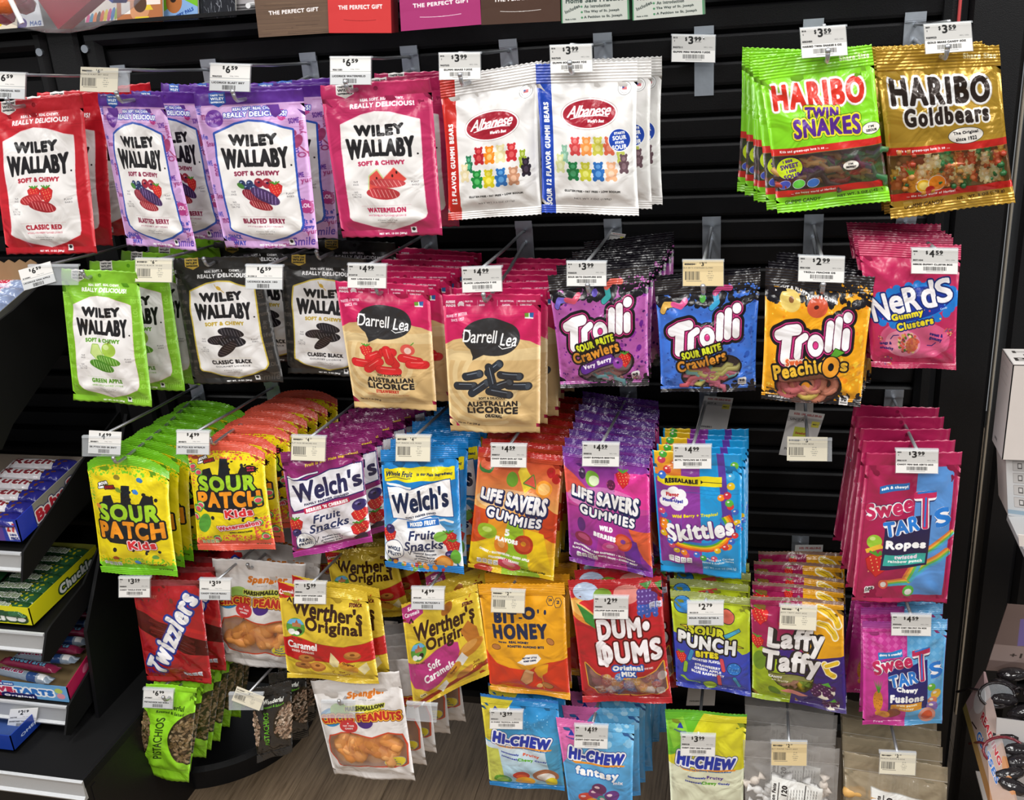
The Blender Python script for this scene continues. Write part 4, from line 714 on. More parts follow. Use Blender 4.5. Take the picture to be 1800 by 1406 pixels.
def laffy(asp=1.25):
    a = Art(asp, '3a2470', 360); H = a.h
    a.R(0, 0, 58, 56, '9a2050'); a.R(56, 0, 100, 60, 'e0a01c'); a.G([(0, 56), (30, 58), (42, 110), (40, H), (0, H)], '9ab020'); a.R(0, 0, 100, 4, '8a6a5c')
    strawb(a, 10, 22, 9); strawb(a, 40, 12, 5); strawb(a, 6, 52, 7); strawb(a, 33, 28, 3.5)
    banana(a, 84, 14, 1.25); banana(a, 82, 28, 1.1); a.L([(78, 66), (82, 76), (88, 80)], 5, 'e8c02c', o=[(1.2, 'f8ecc8')]); a.L([(80, 68), (92, 66)], 4, 'e8c02c', o=[(1.2, 'f8ecc8')])
    for cx, cy, s in ((76, 100, 1.0), (84, 117, .7)):
        a.E(cx, cy, 13*s, 9*s, 'f4eedc'); 
        for i in range(14): a.E(cx+((i*5) % 9-4)*2.6*s, cy+((i*7) % 6-3)*2.4*s, 3.6*s, 3.4*s, '4a1c4c', n=12); a.E(cx+((i*5) % 9-4)*2.6*s-1, cy+((i*7) % 6-3)*2.4*s-1, 1*s, .8*s, '9a6a98', n=8)
        a.G([(cx-2, cy-9*s), (cx+6*s, cy-12*s), (cx+9*s, cy-6*s)], '5aa83a')
    wn = [(18, 84), (28, 98), (40, 103), (56, 103), (64, 96), (66, 84)]
    a.G(wn, '8a8a4a', o=[(1, '2a2a18')]); a.A(wn, .2)
    a.E(24, 108, 7, 4.5, '5a7a20', 20); a.E(8, 74, 7, 12, '6a8a24', 10); a.G([(30, 106), (40, 102), (60, 108), (50, 112)], 'e08a80')
    for e, c in ((4.2, '262222'), (0, 'e8e4e2')):
        a.T('Laffy', 48, 46, 62, 30, c, b=2.1+e, rot=-2, sh=.15, sp=.98); a.T('Taffy', 42, 72, 64, 30, c, b=2.1+e, rot=-2, sh=.15, sp=.98)
    a.A(elp(44, 78, 40, 12), 1.0)
    a.T('CANDY', 25, 88, 15, 3.2, 'ffffff', b=.5); a.T('so fruity', 30, 92.6, 18, 3.4, 'f0e8d0', b=.3, sh=.2); a.A(elp(30, 90, 14, 5), 1.0)
    return a
def pistachio(black, asp=1.85):
    a = Art(asp, '2a2826' if black else '9ae02c', 240, 1.0); H = a.h
    tg = '6ab82c' if black else '2c4a10'
    for sx in (0, 1):
        e = elp(0 if not sx else 102, 100 if not sx else 96, 22 if not sx else 44, 50)
        a.G(e, '3e3424'); rg = random.Random(3+sx)
        for i in range(110):
            x, y = rg.uniform(0, 20) if not sx else rg.uniform(62, 100), rg.uniform(50, 148)
            cx_, rx_ = (0, 21) if not sx else (102, 42)
            if ((x-cx_)/rx_)**2+((y-98)/47)**2 < .93:
                r = rg.uniform(0, 180); c = rg.choice(['b89c74', 'a08460', 'c8b08a', '8a7048'] if not black else ['d8bca4', 'c8a88c', 'e0ccb8', 'b8947c'])
                a.E(x, y, 4.6, 2.7, '3a2c1c', r); a.E(x, y, 4.2, 2.3, c, r)
        a.A(e, .62)
    tc = 'f0f0e8' if black else '2c4a10'
    a.T('Wonderful', 56, 38, 52, 8.5, tc, b=.7); a.T('Roasted & Salted', 56, 48, 54, 5, tg, b=.45)
    a.T('PISTACHIOS', 40, 100, 82, 15, tg if black else '2c4a10', b=.5, rot=-90)
    a.R(0, H-20, 100, H-19.2, '161412' if black else '6ab01c')
    if not black: a.hole(52, 13, 3)
    return a
def hichew(kind, asp=1.3):
    a = Art(asp, {'trop': '3a9ac8', 'fan': '5ab0e0', 'org': 'd8d02c'}[kind], 320); H = a.h
    if kind == 'trop':
        a.V(0, 0, 100, 60, '2a84c4', '48a4d4'); a.G([(0, 0), (45, 0), (26, 30), (10, 60), (0, 60)], 'd8c83a'); a.R(0, 0, 100, 4, '2a70b8'); a.V(0, 62, 100, H, 'd8e4ec', '8cc0d8'); a.G([(0, 70), (18, 70), (24, H-8), (0, H-8)], 'c8cc5a'); a.G([(80, 60), (100, 60), (100, H), (86, H)], '4a9ac0')
        a.SP(45, 20, 90, 40, '8ac8ec', 40, 1); a.E(46, 106, 11, 7, 'c83a2c'); a.E(46, 108, 7, 4, 'e8602c'); a.E(50, 116, 13, 7, 'ecac2c'); a.E(78, 106, 17, 11, 'a86a4a'); a.E(78, 108, 12, 7, 'e8e0d8'); a.E(20, 116, 12, 8, '5a9a2c'); a.E(20, 116, 8, 5, '9cc850'); a.E(84, 116, 8, 8, 'e0cc2c'); a.R(0, H-8, 100, H, '2a84c4')
    elif kind == 'fan':
        a.V(0, 0, 100, H, '6ab8e4', '4a9ad8'); a.G([(0, 0), (50, 0), (30, 20), (14, 42), (0, 60)], 'e070b0'); a.SP(50, 0, 100, 30, ['a8d8f0', '8cc8ec'], 14, 6, 3, seed=4)
    else:
        a.G([(0, 0), (50, 0), (20, 44), (0, 54)], '6ab82c'); a.G([(0, 14), (22, 8), (30, 30), (8, 44)], '8ccc3a'); a.R(0, 0, 100, 3, '5aa82c'); a.R(0, 62, 100, H, 'e4e6c8'); a.G([(0, 56), (100, 60), (100, 66), (0, 62)], 'd8d02c')
        a.E(36, 116, 13, 13, '5aa83a'); a.E(32, 111, 4, 3, 'a8d888'); a.E(74, 116, 19, 14, '9a8a7a'); a.E(74, 116, 15, 10, 'c8d0a8'); a.E(30, 134, 24, 9, 'b83a4a')
    a.G([(14, 20), (18, 14), (22, 20)], '2a3a9a'); a.T('MORINAGA', 18, 23, 16, 2.2, '2a3a9a', b=.3)
    y = {'trop': 56, 'fan': 44, 'org': 56}[kind]
    a.T('HI-CHEW', 50, y, 76, 15, '24349c', b=2.0, rot=4, sh=.14, o=[(2.6, '1c2670'), (2.0, 'f4f4f8')])
    a.T('HI-CHEW', 50, y, 76, 15, '2438a8', b=1.8, rot=4, sh=.14)
    a.G([(14, y+7), (90, y+9), (88, y+11), (20, y+10)], 'f0982c')
    if kind == 'fan':
        a.T('fantasy', 50, 66, 62, 14, 'ffffff', b=1.4, rot=5, o=[(1.2, '2a70c0')]); a.T('mix', 80, 77, 14, 5, 'f8f0f8', b=.6, rot=4)
        for x, y2, c in ((30, 100, 'd84a3a'), (46, 94, '8a3a80'), (58, 104, '3aa0a0'), (70, 96, '6a3a80'), (40, 110, 'e8a03a'), (60, 116, 'c83a5a'), (52, 86, '6a3060')): a.E(x, y2, 11, 8, c); a.E(x-3, y2-2, 4, 2, 'f0d0d8')
    else:
        a.T('Naturally and Artificially Flavored Fruit Chews', 50, 66, 66, 2.2, '3a70a8', b=.2, rot=4)
        a.T('Immensely', 34 if kind == 'trop' else 38, 74, 24, 3, '24349c', b=.4, rot=4); a.T('Fruity', 62, 75, 22, 5, 'e0583a' if kind == 'trop' else '5a3a90', b=.6, rot=4)
        a.T('Intensely', 34, 80, 24, 3, '24349c', b=.4, rot=4); a.T('Chewy', 54, 81.5, 20, 5, '5aa82c', b=.6, rot=4); a.T('Candy', 74, 82.5, 16, 3, '24349c', b=.4, rot=4)
    return a
def clearbag(kind, asp=1.35):
    a = Art(asp, 'd4d0cc' if kind == 'mint' else 'b8a88c', 260, .22 if kind == 'mint' else .60); H = a.h
    a.R(0, 20, 100, 20.7, 'efeeee'); a.al[int(20*a.k):int(20.7*a.k)] = .75
    a.al[:int(10*a.k)] *= .8
    q = [(30, 36), (84, 46), (78, H), (24, H)] if kind == 'mint' else [(26, 36), (76, 44), (74, H), (21, H)]
    a.G(q, 'f2f2ee', o=[(1, 'dcdcd8')]); a.A(q, 1.0)
    a.T('Nutrition Facts', 31, 60, 34, 4, K, b=.4, rot=-84); a.T('Calories', 41, 72, 18, 3.4, K, b=.4, rot=-84); a.T('120' if kind == 'mint' else '80', 43, 50, 11, 6, K, b=.5, rot=-84)
    a.L([(37.5, 42), (33, 88)], .9, K); a.L([(66, 45), (61, 92)], 1, K)
    for i in range(6):
        for j in range(12): a.L([(47+i*3.1-j*.3, 48+j*3.3+i*.4), (47+i*3.1-j*.3, 50.3+j*3.3+i*.4)], .55, '5a5a5a')
    for i in range(4):
        for j in range(11): a.L([(68.5+i*3-j*.32, 49+j*3.5), (68.5+i*3-j*.32, 51.4+j*3.5)], .55, '5a5a5a')
    if kind == 'mint': a.G([(25.5, 84), (44, 88), (41, 104), (24, 104)], '2450a0'); a.T('12', 32, 93, 8, 5, 'ffffff', b=.5)
    return a
# ---- paper price tags
CODES = {}
def pricetag(style, price, code, name, px=150):
    asp = .6 if style != 'B' else .66
    a = Art(asp, {'A': 'fbfaf7', 'B': 'fbfaf7', 'C': 'f8f2dc', 'Y': 'f2dcaa'}[style], px); H = a.h
    d, c = price.split('.'); rg = random.Random(hash(name) % 999 if False else len(name)*7+ord(name[0]))
    def bars(x0, x1, y0, y1):
        x = x0
        while x < x1: w_ = rg.choice([.7, .7, 1.1, 1.7]); a.R(x, y0, x+w_, y1, '3a3a3a'); x += w_+rg.choice([.8, 1.0, 1.5])
    if style == 'A':
        a.R(0, 6, 100, 34, 'd6d5d2'); a.T(code[0], 8, 7, 9, 3.4, '444444', b=.4); a.T('1', 6, 14, 1.4, 3.4, '444444', b=.3)
        a.T('$', 33, 10, 5, 9, '222222', b=.6); a.T(d, 44, 12, 11.5, 17, '222222', b=1.2); a.T(c, 60, 9.5, 16, 9.5, '222222', b=.9); a.R(52, 15.4, 68, 16.2, '222222')
        a.T(code[1], 14, 28, 22, 4, '444444', b=.5); a.T('MFG 1006', 84, 27, 20, 3, '777777', b=.3)
        a.T(name, 46 if len(name) > 14 else 36, 38, min(86, len(name)*4.1), 4.2, '333333', b=.5); bars(26, 76, 43.5, 53); a.R(32, 55, 70, 56, '999999')
    elif style == 'B':
        a.R(0, 34, 100, 36, 'c9cccc'); a.R(0, 40, 100, H, 'e0e3e5')
        a.T('$', 34, 10, 5, 9, '222222', b=.5); a.T(d, 45, 14, 11.5, 17, '222222', b=1.1); a.T(c, 61, 10, 16, 9, '222222', b=.8)
        a.T(code[1], 18, 31, 24, 3.8, '555555', b=.4); a.T('Mfg 1006', 62, 30, 22, 2.6, '777777', b=.2); a.T(name, 46, 46, min(84, len(name)*4.6), 4.6, '444444', b=.4); bars(32, 66, 52, 63)
    else:
        a.R(0, 13, 100, 27, {'C': 'e6e1cf', 'Y': 'e2cc9c'}[style]); a.T(code[1], 17, 9, 26, 4, '333333', b=.5); a.R(4, 8.6, 34, 9.4, '333333'); a.T('$', 43, 6.5, 2.6, 4.4, '222222', b=.3); a.T(d, 49, 9, 6, 9, '222222', b=.7); a.T(c, 56.5, 6, 6, 3.6, '222222', b=.3)
        a.T(name, 36, 17.5, min(78, len(name)*3.8), 3.6, '55524a', b=.25); bars(5, 42, 26, 46); a.R(8, 48, 46, 49.4, '8a857a')
        for i in range(5): a.T(['87-08', 'MAY 2', 'LOC 0712', 'SA0003', '10 CA'][i], 68, 26+i*5, (10, 11, 17, 13, 9)[i], 2.6, '444444', b=.3)
    return a
# ---------------------------------------------------------------- materials
_tob_rm = _tob; bpy.data.objects.remove(_tob_rm) if False else None
MATS = {}
def lin(c):
    h = hexc(c); return tuple(float(x/12.92 if x <= .04045 else ((x+.055)/1.055)**2.4) for x in h)+(1,)
def mat(name, col='808080', rough=.5, metal=0, spec=.5, bump=0, bscale=60, alpha=1, trans=0, var=0, ior=1.45, coat=0, stretch=(1, 1, 1)):
    if name in MATS: return MATS[name]
    m = bpy.data.materials.new(name); m.use_nodes = True; nt = m.node_tree; b = nt.nodes['Principled BSDF']
    b.inputs['Base Color'].default_value = lin(col); b.inputs['Roughness'].default_value = rough; b.inputs['Metallic'].default_value = metal
    b.inputs['Specular IOR Level'].default_value = spec; b.inputs['Alpha'].default_value = alpha; b.inputs['Transmission Weight'].default_value = trans; b.inputs['IOR'].default_value = ior; b.inputs['Coat Weight'].default_value = coat
    tc = nt.nodes.new('ShaderNodeTexCoord'); mp = nt.nodes.new('ShaderNodeMapping'); mp.inputs['Scale'].default_value = stretch; nt.links.new(tc.outputs['Object'], mp.inputs[0])
    n = nt.nodes.new('ShaderNodeTexNoise'); n.inputs['Scale'].default_value = bscale; n.inputs['Detail'].default_value = 3; nt.links.new(mp.outputs[0], n.inputs[0])
    if var:
        mx = nt.nodes.new('ShaderNodeMix'); mx.data_type = 'RGBA'; c = lin(col)
        mx.inputs[6].default_value = tuple(x*(1-var) for x in c[:3])+(1,); mx.inputs[7].default_value = tuple(min(1, x*(1+var)) for x in c[:3])+(1,)
        nt.links.new(n.outputs[0], mx.inputs[0]); nt.links.new(mx.outputs[2], b.inputs['Base Color'])
    if bump:
        bp = nt.nodes.new('ShaderNodeBump'); bp.inputs['Strength'].default_value = bump; bp.inputs['Distance'].default_value = .002
        nt.links.new(n.outputs[0], bp.inputs['Height']); nt.links.new(bp.outputs[0], b.inputs['Normal'])
    MATS[name] = m; return m
def printmat(name, art, rough=.34, metal=0, bump=.35, bscale=20, spec=.5, glow=None):
    img = art.image(name+'_print') if not isinstance(art, bpy.types.Image) else art
    m = bpy.data.materials.new(name+'_film'); m.use_nodes = True; nt = m.node_tree; b = nt.nodes['Principled BSDF']
    t = nt.nodes.new('ShaderNodeTexImage'); t.image = img; t.extension = 'EXTEND'
    uv = nt.nodes.new('ShaderNodeUVMap'); uv.uv_map = 'UVMap'; nt.links.new(uv.outputs[0], t.inputs[0])
    nt.links.new(t.outputs[0], b.inputs['Base Color']); nt.links.new(t.outputs[1], b.inputs['Alpha'])
    b.inputs['Roughness'].default_value = rough*.72; b.inputs['Metallic'].default_value = metal; b.inputs['Specular IOR Level'].default_value = spec+.15*(bump > 0)
    tc = nt.nodes.new('ShaderNodeTexCoord'); n = nt.nodes.new('ShaderNodeTexNoise'); n.inputs['Scale'].default_value = bscale; n.inputs['Detail'].default_value = 2.5; n.inputs['Distortion'].default_value = 1.2
    nt.links.new(tc.outputs['Object'], n.inputs[0]); bp = nt.nodes.new('ShaderNodeBump'); bp.inputs['Strength'].default_value = bump*1.25; bp.inputs['Distance'].default_value = .011
    v = nt.nodes.new('ShaderNodeTexVoronoi'); v.feature = 'SMOOTH_F1'; v.inputs['Scale'].default_value = bscale*1.7; v.inputs['Smoothness'].default_value = .25
    mpn = nt.nodes.new('ShaderNodeMapping'); mpn.inputs['Rotation'].default_value = (0, .5, 0); mpn.inputs['Scale'].default_value = (1, 1, .6)
    wn = nt.nodes.new('ShaderNodeVectorMath'); wn.operation = 'MULTIPLY_ADD'; wn.inputs[1].default_value = (.03, .03, .03); nt.links.new(n.outputs[1], wn.inputs[0]); nt.links.new(tc.outputs['Object'], wn.inputs[2]); nt.links.new(wn.outputs[0], mpn.inputs[0]); nt.links.new(mpn.outputs[0], v.inputs['Vector'])
    ad = nt.nodes.new('ShaderNodeMath'); ad.operation = 'MULTIPLY_ADD'; ad.inputs[1].default_value = .3; nt.links.new(v.outputs['Distance'], ad.inputs[0]); nt.links.new(n.outputs[0], ad.inputs[2])
    nt.links.new(ad.outputs[0], bp.inputs['Height']); nt.links.new(bp.outputs[0], b.inputs['Normal'])
    return m
# ---------------------------------------------------------------- object helpers
def tag(o, label=None, cat=None, group=None, kind=None):
    if label: o['label'] = label
    if cat: o['category'] = cat
    if group: o['group'] = group
    if kind: o['kind'] = kind
    return o
def empty(name, loc, label=None, cat=None, group=None):
    o = bpy.data.objects.new(name, None); o.location = loc; o.empty_display_size = .02; COL.objects.link(o); return tag(o, label, cat, group)
def mesh(name, vs, fs, m, parent=None, loc=None, uvs=None, smooth=False, mats=None, mi=None):
    """vs in world space; the object's origin goes to loc (or the parent's)"""
    org = Vector(loc) if loc is not None else (parent_origin(parent) if parent else sum((Vector(v) for v in vs), Vector())/len(vs))
    me = bpy.data.meshes.new(name); me.from_pydata([tuple(Vector(v)-org) for v in vs], [], fs)
    me.materials.append(m)
    for q in (mats or []): me.materials.append(q)
    if mi is not None: me.polygons.foreach_set('material_index', mi)
    if smooth: me.polygons.foreach_set('use_smooth', [True]*len(fs))
    if uvs is not None:
        ul = me.uv_layers.new(name='UVMap'); li = [i for f in fs for i in f]
        ul.data.foreach_set('uv', [c for i in li for c in uvs[i]])
    me.update(); o = bpy.data.objects.new(name, me); COL.objects.link(o)
    if parent: o.parent = parent; o.location = org-parent_origin(parent)
    else: o.location = org
    return o
def parent_origin(p):
    v = Vector(p.location)
    while p.parent: p = p.parent; v = v+Vector(p.location)
    return v
def copytree(o, parent=None):
    c = o.copy(); COL.objects.link(c); c.parent = parent
    for ch in list(o.children): copytree(ch, c)
    return c
class MB:
    def __init__(s): s.v = []; s.f = []; s.uv = []
    def add(s, vs, fs, uvs=None):
        b = len(s.v); s.v += [Vector(v) for v in vs]; s.f += [tuple(i+b for i in f) for f in fs]; s.uv += list(uvs) if uvs else [(0, 0)]*len(vs); return s
    def box(s, c, d, R=None):
        c = Vector(c); h = [x/2 for x in d]
        vs = [Vector((sx*h[0], sy*h[1], sz*h[2])) for sx in (-1, 1) for sy in (-1, 1) for sz in (-1, 1)]
        if R is not None: vs = [R @ v for v in vs]
        return s.add([c+v for v in vs], [(0, 1, 3, 2), (4, 6, 7, 5), (0, 4, 5, 1), (2, 3, 7, 6), (0, 2, 6, 4), (1, 5, 7, 3)])
    def tube(s, pts, r, n=8, cap=True):
        pts = [Vector(p) for p in pts]; N = len(pts); rr = r if isinstance(r, (list, tuple)) else [r]*N; b = []
        up = Vector((0, 0, 1))
        for i, p in enumerate(pts):
            t = (pts[min(i+1, N-1)]-pts[max(i-1, 0)]).normalized()
            a = t.cross(up)
            if a.length < .05: a = t.cross(Vector((1, 0, 0)))
            a.normalize(); c = a.cross(t)
            b += [p+rr[i]*(math.cos(2*math.pi*k/n)*a+math.sin(2*math.pi*k/n)*c) for k in range(n)]
        fs = [(i*n+k, i*n+(k+1) % n, (i+1)*n+(k+1) % n, (i+1)*n+k) for i in range(N-1) for k in range(n)]
        if cap: fs += [tuple(range(n))[::-1], tuple((N-1)*n+k for k in range(n))]
        return s.add(b, fs)
    def ball(s, c, r, n=8, R=None):
        c = Vector(c); r = Vector(r) if not isinstance(r, float) else Vector((r, r, r)); vs = []
        for i in range(1, n//2):
            ph = math.pi*i/(n//2)
            for k in range(n): vs.append(Vector((r.x*math.sin(ph)*math.cos(2*math.pi*k/n), r.y*math.sin(ph)*math.sin(2*math.pi*k/n), r.z*math.cos(ph))))
        m = n//2-1; vs += [Vector((0, 0, r.z)), Vector((0, 0, -r.z))]
        if R is not None: vs = [R @ v for v in vs]
        fs = [(i*n+k, (i+1)*n+k, (i+1)*n+(k+1) % n, i*n+(k+1) % n) for i in range(m-1) for k in range(n)]
        fs += [(m*n, k, (k+1) % n) for k in range(n)]+[(m*n+1, (m-1)*n+(k+1) % n, (m-1)*n+k) for k in range(n)]
        return s.add([c+v for v in vs], fs)
    def slab(s, quad, th, nrm=None):
        """plate with front face = quad (TL,TR,BR,BL), th metres thick going back"""
        q = [Vector(p) for p in quad]
        if nrm is None: nrm = (q[1]-q[0]).cross(q[3]-q[0]).normalized(); nrm = nrm if nrm.y > 0 else -nrm
        bk = [p+nrm*th for p in q]
        return s.add(q+bk, [(0, 1, 2, 3)[::-1], (4, 5, 6, 7), (0, 4, 5, 1)[::-1], (1, 5, 6, 2)[::-1], (2, 6, 7, 3)[::-1], (3, 7, 4, 0)[::-1]], [(0, 1), (1, 1), (1, 0), (0, 0)]*2)
    def build(s, name, m, parent=None, loc=None, smooth=False): return mesh(name, s.v, s.f, m, parent, loc, s.uv, smooth)
BLK = mat('black_powder_coat', '0e0e10', .45, bump=.25, bscale=900, spec=.4, var=.1)
BLK2 = mat('black_slat_paint', '111113', .48, bump=.2, bscale=700, spec=.35, var=.1)
DARK = mat('dark_recess', '08080a', .7)
CHR = mat('zinc_plate', 'c4ccd6', .34, .8, bump=.1, bscale=120, var=.08)
WIRE = mat('wire_chrome', 'b4b6ba', .32, .75)
TRAY = mat('black_tray', '0b0b0c', .7, spec=.25, var=.1)
SHEEN = mat('black_gloss_rail', '1a1a1e', .3, bump=.05, bscale=300, spec=.6)
CLR = mat('clear_plastic', 'e6ecf2', .12, alpha=.28, spec=.6)
ALU = mat('brushed_aluminium', 'c4c6c8', .38, .35, bump=.3, bscale=200, var=.1, stretch=(1, 30, 30))
PAPER = mat('paper_back', 'e4e2dc', .7)
# ---------------------------------------------------------------- the wall fixture
def zr(z): return z+CZ
XL, XR = -1.048, .236
root = bpy.data.objects.new('wall_back', None); root.location = (-.4, 0, 0); COL.objects.link(root); root['kind'] = 'structure'
MB().box((-.41, .021, zr(-.605)), (1.36, .006, 1.27)).build('backing', DARK, root)
ZS = [P(1139, 163.7, 0).z-i*.03795 for i in range(-9, 30)]
slat_me = None
for i, z in enumerate(ZS):
    if z > zr(.45) or z-.038 < zr(-1.222): continue
    if slat_me is None:
        x0, x1 = XL, XR; h = .0318
        pr = [(.012, 0), (-.001, -.001), (-.004, -.004), (-.0005, -h+.004), (.001, -h), (.013, -h)]   # a proud lip along the top
        vs = [(x, y, z+q) for x in (x0, x1) for y, q in pr]; n = len(pr)
        fs = [(k, k+1, n+k+1, n+k) for k in range(n-1)]+[tuple(range(n))[::-1], tuple(range(n, 2*n))]
        o = mesh('slat', vs, fs, BLK2, root, loc=((x0+x1)/2, 0, z)); slat_me = o.data
    else:
        o = bpy.data.objects.new('slat', slat_me); COL.objects.link(o); o.parent = root; o.location = Vector(((XL+XR)/2, 0, z))-Vector(root.location)
def bev(c, d, w=.003):
    """box with a chamfered front"""
    x, y, z = c; a, b, h = d[0]/2, d[1]/2, d[2]/2
    vs = [(x-a, y+b, z-h), (x+a, y+b, z-h), (x+a, y+b, z+h), (x-a, y+b, z+h), (x-a, y-b+w, z-h), (x+a, y-b+w, z-h), (x+a, y-b+w, z+h), (x-a, y-b+w, z+h), (x-a+w, y-b, z-h+w), (x+a-w, y-b, z-h+w), (x+a-w, y-b, z+h-w), (x-a+w, y-b, z+h-w)]
    return vs, [(0, 1, 2, 3), (0, 4, 5, 1), (1, 5, 6, 2), (2, 6, 7, 3), (3, 7, 4, 0), (4, 8, 9, 5), (5, 9, 10, 6), (6, 10, 11, 7), (7, 11, 8, 4), (8, 11, 10, 9)]
def bevobj(name, c, d, m, parent=None, w=.003): v, f = bev(c, d, w); return mesh(name, v, f, m, parent)
bevobj('top_rail', ((XL+XR)/2, -.002, zr(.011)), (XR-XL+.068, .036, .027), SHEEN, root, .009)
bevobj('bottom_rail', ((XL+XR)/2, -.002, zr(-1.232)), (XR-XL+.068, .036, .03), BLK, root, .008)
bevobj('side_rail', (XL-.017, -.002, zr(-.612)), (.034, .035, 1.26), BLK, root, .009)
bevobj('side_rail', (XR+.015, -.002, zr(-.612)), (.030, .035, 1.26), BLK, root, .009)
for x in (XL-.026, XL-.112): 
    o = MB().tube([(x, -.018, zr(-.005)), (x, -.023, zr(-.005))], .0065, 10).build('bolt', CHR, root); 
tag(bevobj('trim_1', (-1.114, .0, .97), (.058, .05, 1.94), BLK, None, .006), kind='structure')
tag(bevobj('trim_2', (.305, .012, .97), (.075, .05, 1.94), BLK, None, .006), kind='structure')
tag(bevobj('gap_light_strip', (.3465, -.008, zr(-.55)), (.0035, .01, 1.25), mat('pale_gap_light', 'c0b8a8', .35, .6), None, .001), kind='structure')  # pale strip paints in the light showing through the gap between panels
tag(bevobj('trim_4', (.383, .005, .97), (.05, .05, 1.94), BLK, None, .006), kind='structure')
tag(bevobj('gap_view_strip', (.2530, -.024, zr(-.05)), (.0035, .006, .34), mat('red_strip', 'c04848', .5), None, .001), kind='structure')  # added strip, stands in for red packages glimpsed through a gap
# left and right neighbours
for nm, xa, xb, step, z0 in (('wall_left', -2.7, -1.15, .038, zr(-.01)), ('wall_right', .41, 1.7, .0455, zr(-.02))):
    r2 = bpy.data.objects.new(nm, None); r2.location = ((xa+xb)/2, 0, 0); COL.objects.link(r2); r2['kind'] = 'structure'
    MB().box(((xa+xb)/2, .024, .78), (xb-xa, .006, 1.56)).build('backing', DARK, r2)
    me = None
    for k in range(int(1.2/step)):
        z = z0-k*step
        if me is None:
            h = step-.007; pr = [(.014, 0), (-.003, -.002), (0, -h+.004), (.014, -h)]; n = 4
            vs = [(x, y, z+q) for x in (xa+.01, xb-.01) for y, q in pr]
            o = mesh('slat', vs, [(a, a+1, n+a+1, n+a) for a in range(3)]+[(3, 2, 1, 0), (4, 5, 6, 7)], BLK2, r2, loc=((xa+xb)/2, 0, z)); me = o.data
        else: o = bpy.data.objects.new('slat', me); COL.objects.link(o); o.parent = r2; o.location = (0, 0, z)
    bevobj('top_rail', ((xa+xb)/2, -.002, zr(.011)), (xb-xa, .036, .027), BLK, r2, .009)
    bevobj('side_rail', (xb-.012 if nm == 'wall_left' else xa+.012, -.003, .76), (.026, .036, 1.34), BLK, r2, .008)
# floor of wood-look planks
fl = bpy.data.objects.new('floor', None); COL.objects.link(fl); fl['kind'] = 'structure'
def woodmat(name, c1, c2, c3):
    m = bpy.data.materials.new(name); m.use_nodes = True; nt = m.node_tree; b = nt.nodes['Principled BSDF']; b.inputs['Roughness'].default_value = .45
    tc = nt.nodes.new('ShaderNodeTexCoord'); mp = nt.nodes.new('ShaderNodeMapping'); mp.inputs['Scale'].default_value = (60, 2.6, 1); nt.links.new(tc.outputs['Object'], mp.inputs[0])
    oi = nt.nodes.new('ShaderNodeObjectInfo'); nt.links.new(oi.outputs['Random'], mp.inputs['Location'])
    n = nt.nodes.new('ShaderNodeTexNoise'); n.inputs['Scale'].default_value = 3; n.inputs['Detail'].default_value = 6; n.inputs['Roughness'].default_value = .7; nt.links.new(mp.outputs[0], n.inputs[0])
    cr = nt.nodes.new('ShaderNodeValToRGB'); e = cr.color_ramp.elements; e[0].position = .3; e[0].color = lin(c1); e[1].position = .72; e[1].color = lin(c3); k = e.new(.5); k.color = lin(c2)
    nt.links.new(n.outputs[0], cr.inputs[0]); nt.links.new(cr.outputs[0], b.inputs['Base Color'])
    bp = nt.nodes.new('ShaderNodeBump'); bp.inputs['Strength'].default_value = .15; bp.inputs['Distance'].default_value = .001; nt.links.new(n.outputs[0], bp.inputs['Height']); nt.links.new(bp.outputs[0], b.inputs['Normal'])
    return m
WD = woodmat('floor_vinyl', '5c4a36', '84705a', '9c866a')
pm = None
for i in range(20):
    for j in range(4):
        x = -2.4+i*.18; y = -2.2+j*1.2+(i % 3)*.37-.6
        if pm is None:
            v, f = bev((0, 0, -.004), (.178, 1.197, .008), .0012); f = f; v = [(a, c2, -b) for a, b, c2 in [(q[0], q[2], q[1]) for q in v]] if False else v
            vs = [(-.0899, -.5998, -.008), (.0899, -.5998, -.008), (.0899, .5998, -.008), (-.0899, .5998, -.008), (-.0896, -.5994, 0), (.0896, -.5994, 0), (.0896, .5994, 0), (-.0896, .5994, 0)]
            o = mesh('plank', vs, [(0, 3, 2, 1), (4, 5, 6, 7), (0, 1, 5, 4), (1, 2, 6, 5), (2, 3, 7, 6), (3, 0, 4, 7)], WD, fl, loc=(0, 0, 0)); pm = o.data
        else: o = bpy.data.objects.new('plank', pm); COL.objects.link(o); o.parent = fl
        o.location = (x, y, 0)
MB().box((-.5, -.8, -.02), (5.4, 5.6, .02)).build('subfloor', DARK, fl)
# round black base plate at the foot of the post
bp_ = empty('base_plate', (-1.13, .03, 0), 'round black base plate on the wooden floor behind the pistachio bags', 'base')
n = 64; c = Vector((-1.13, .04, 0)); R0, R1 = .212, .203
vs = [c+Vector((r*math.cos(2*math.pi*k/n), r*math.sin(2*math.pi*k/n), z)) for r, z in ((R0, .0), (R0, .04), (R1, .048), (R1-.012, .044)) for k in range(n)]+[c+Vector((0, 0, .044))]
fs = [(i*n+k, i*n+(k+1) % n, (i+1)*n+(k+1) % n, (i+1)*n+k) for i in range(3) for k in range(n)]+[(3*n+k, 3*n+(k+1) % n, 4*n) for k in range(n)]
mesh('plate', vs, fs, BLK, bp_, smooth=False)
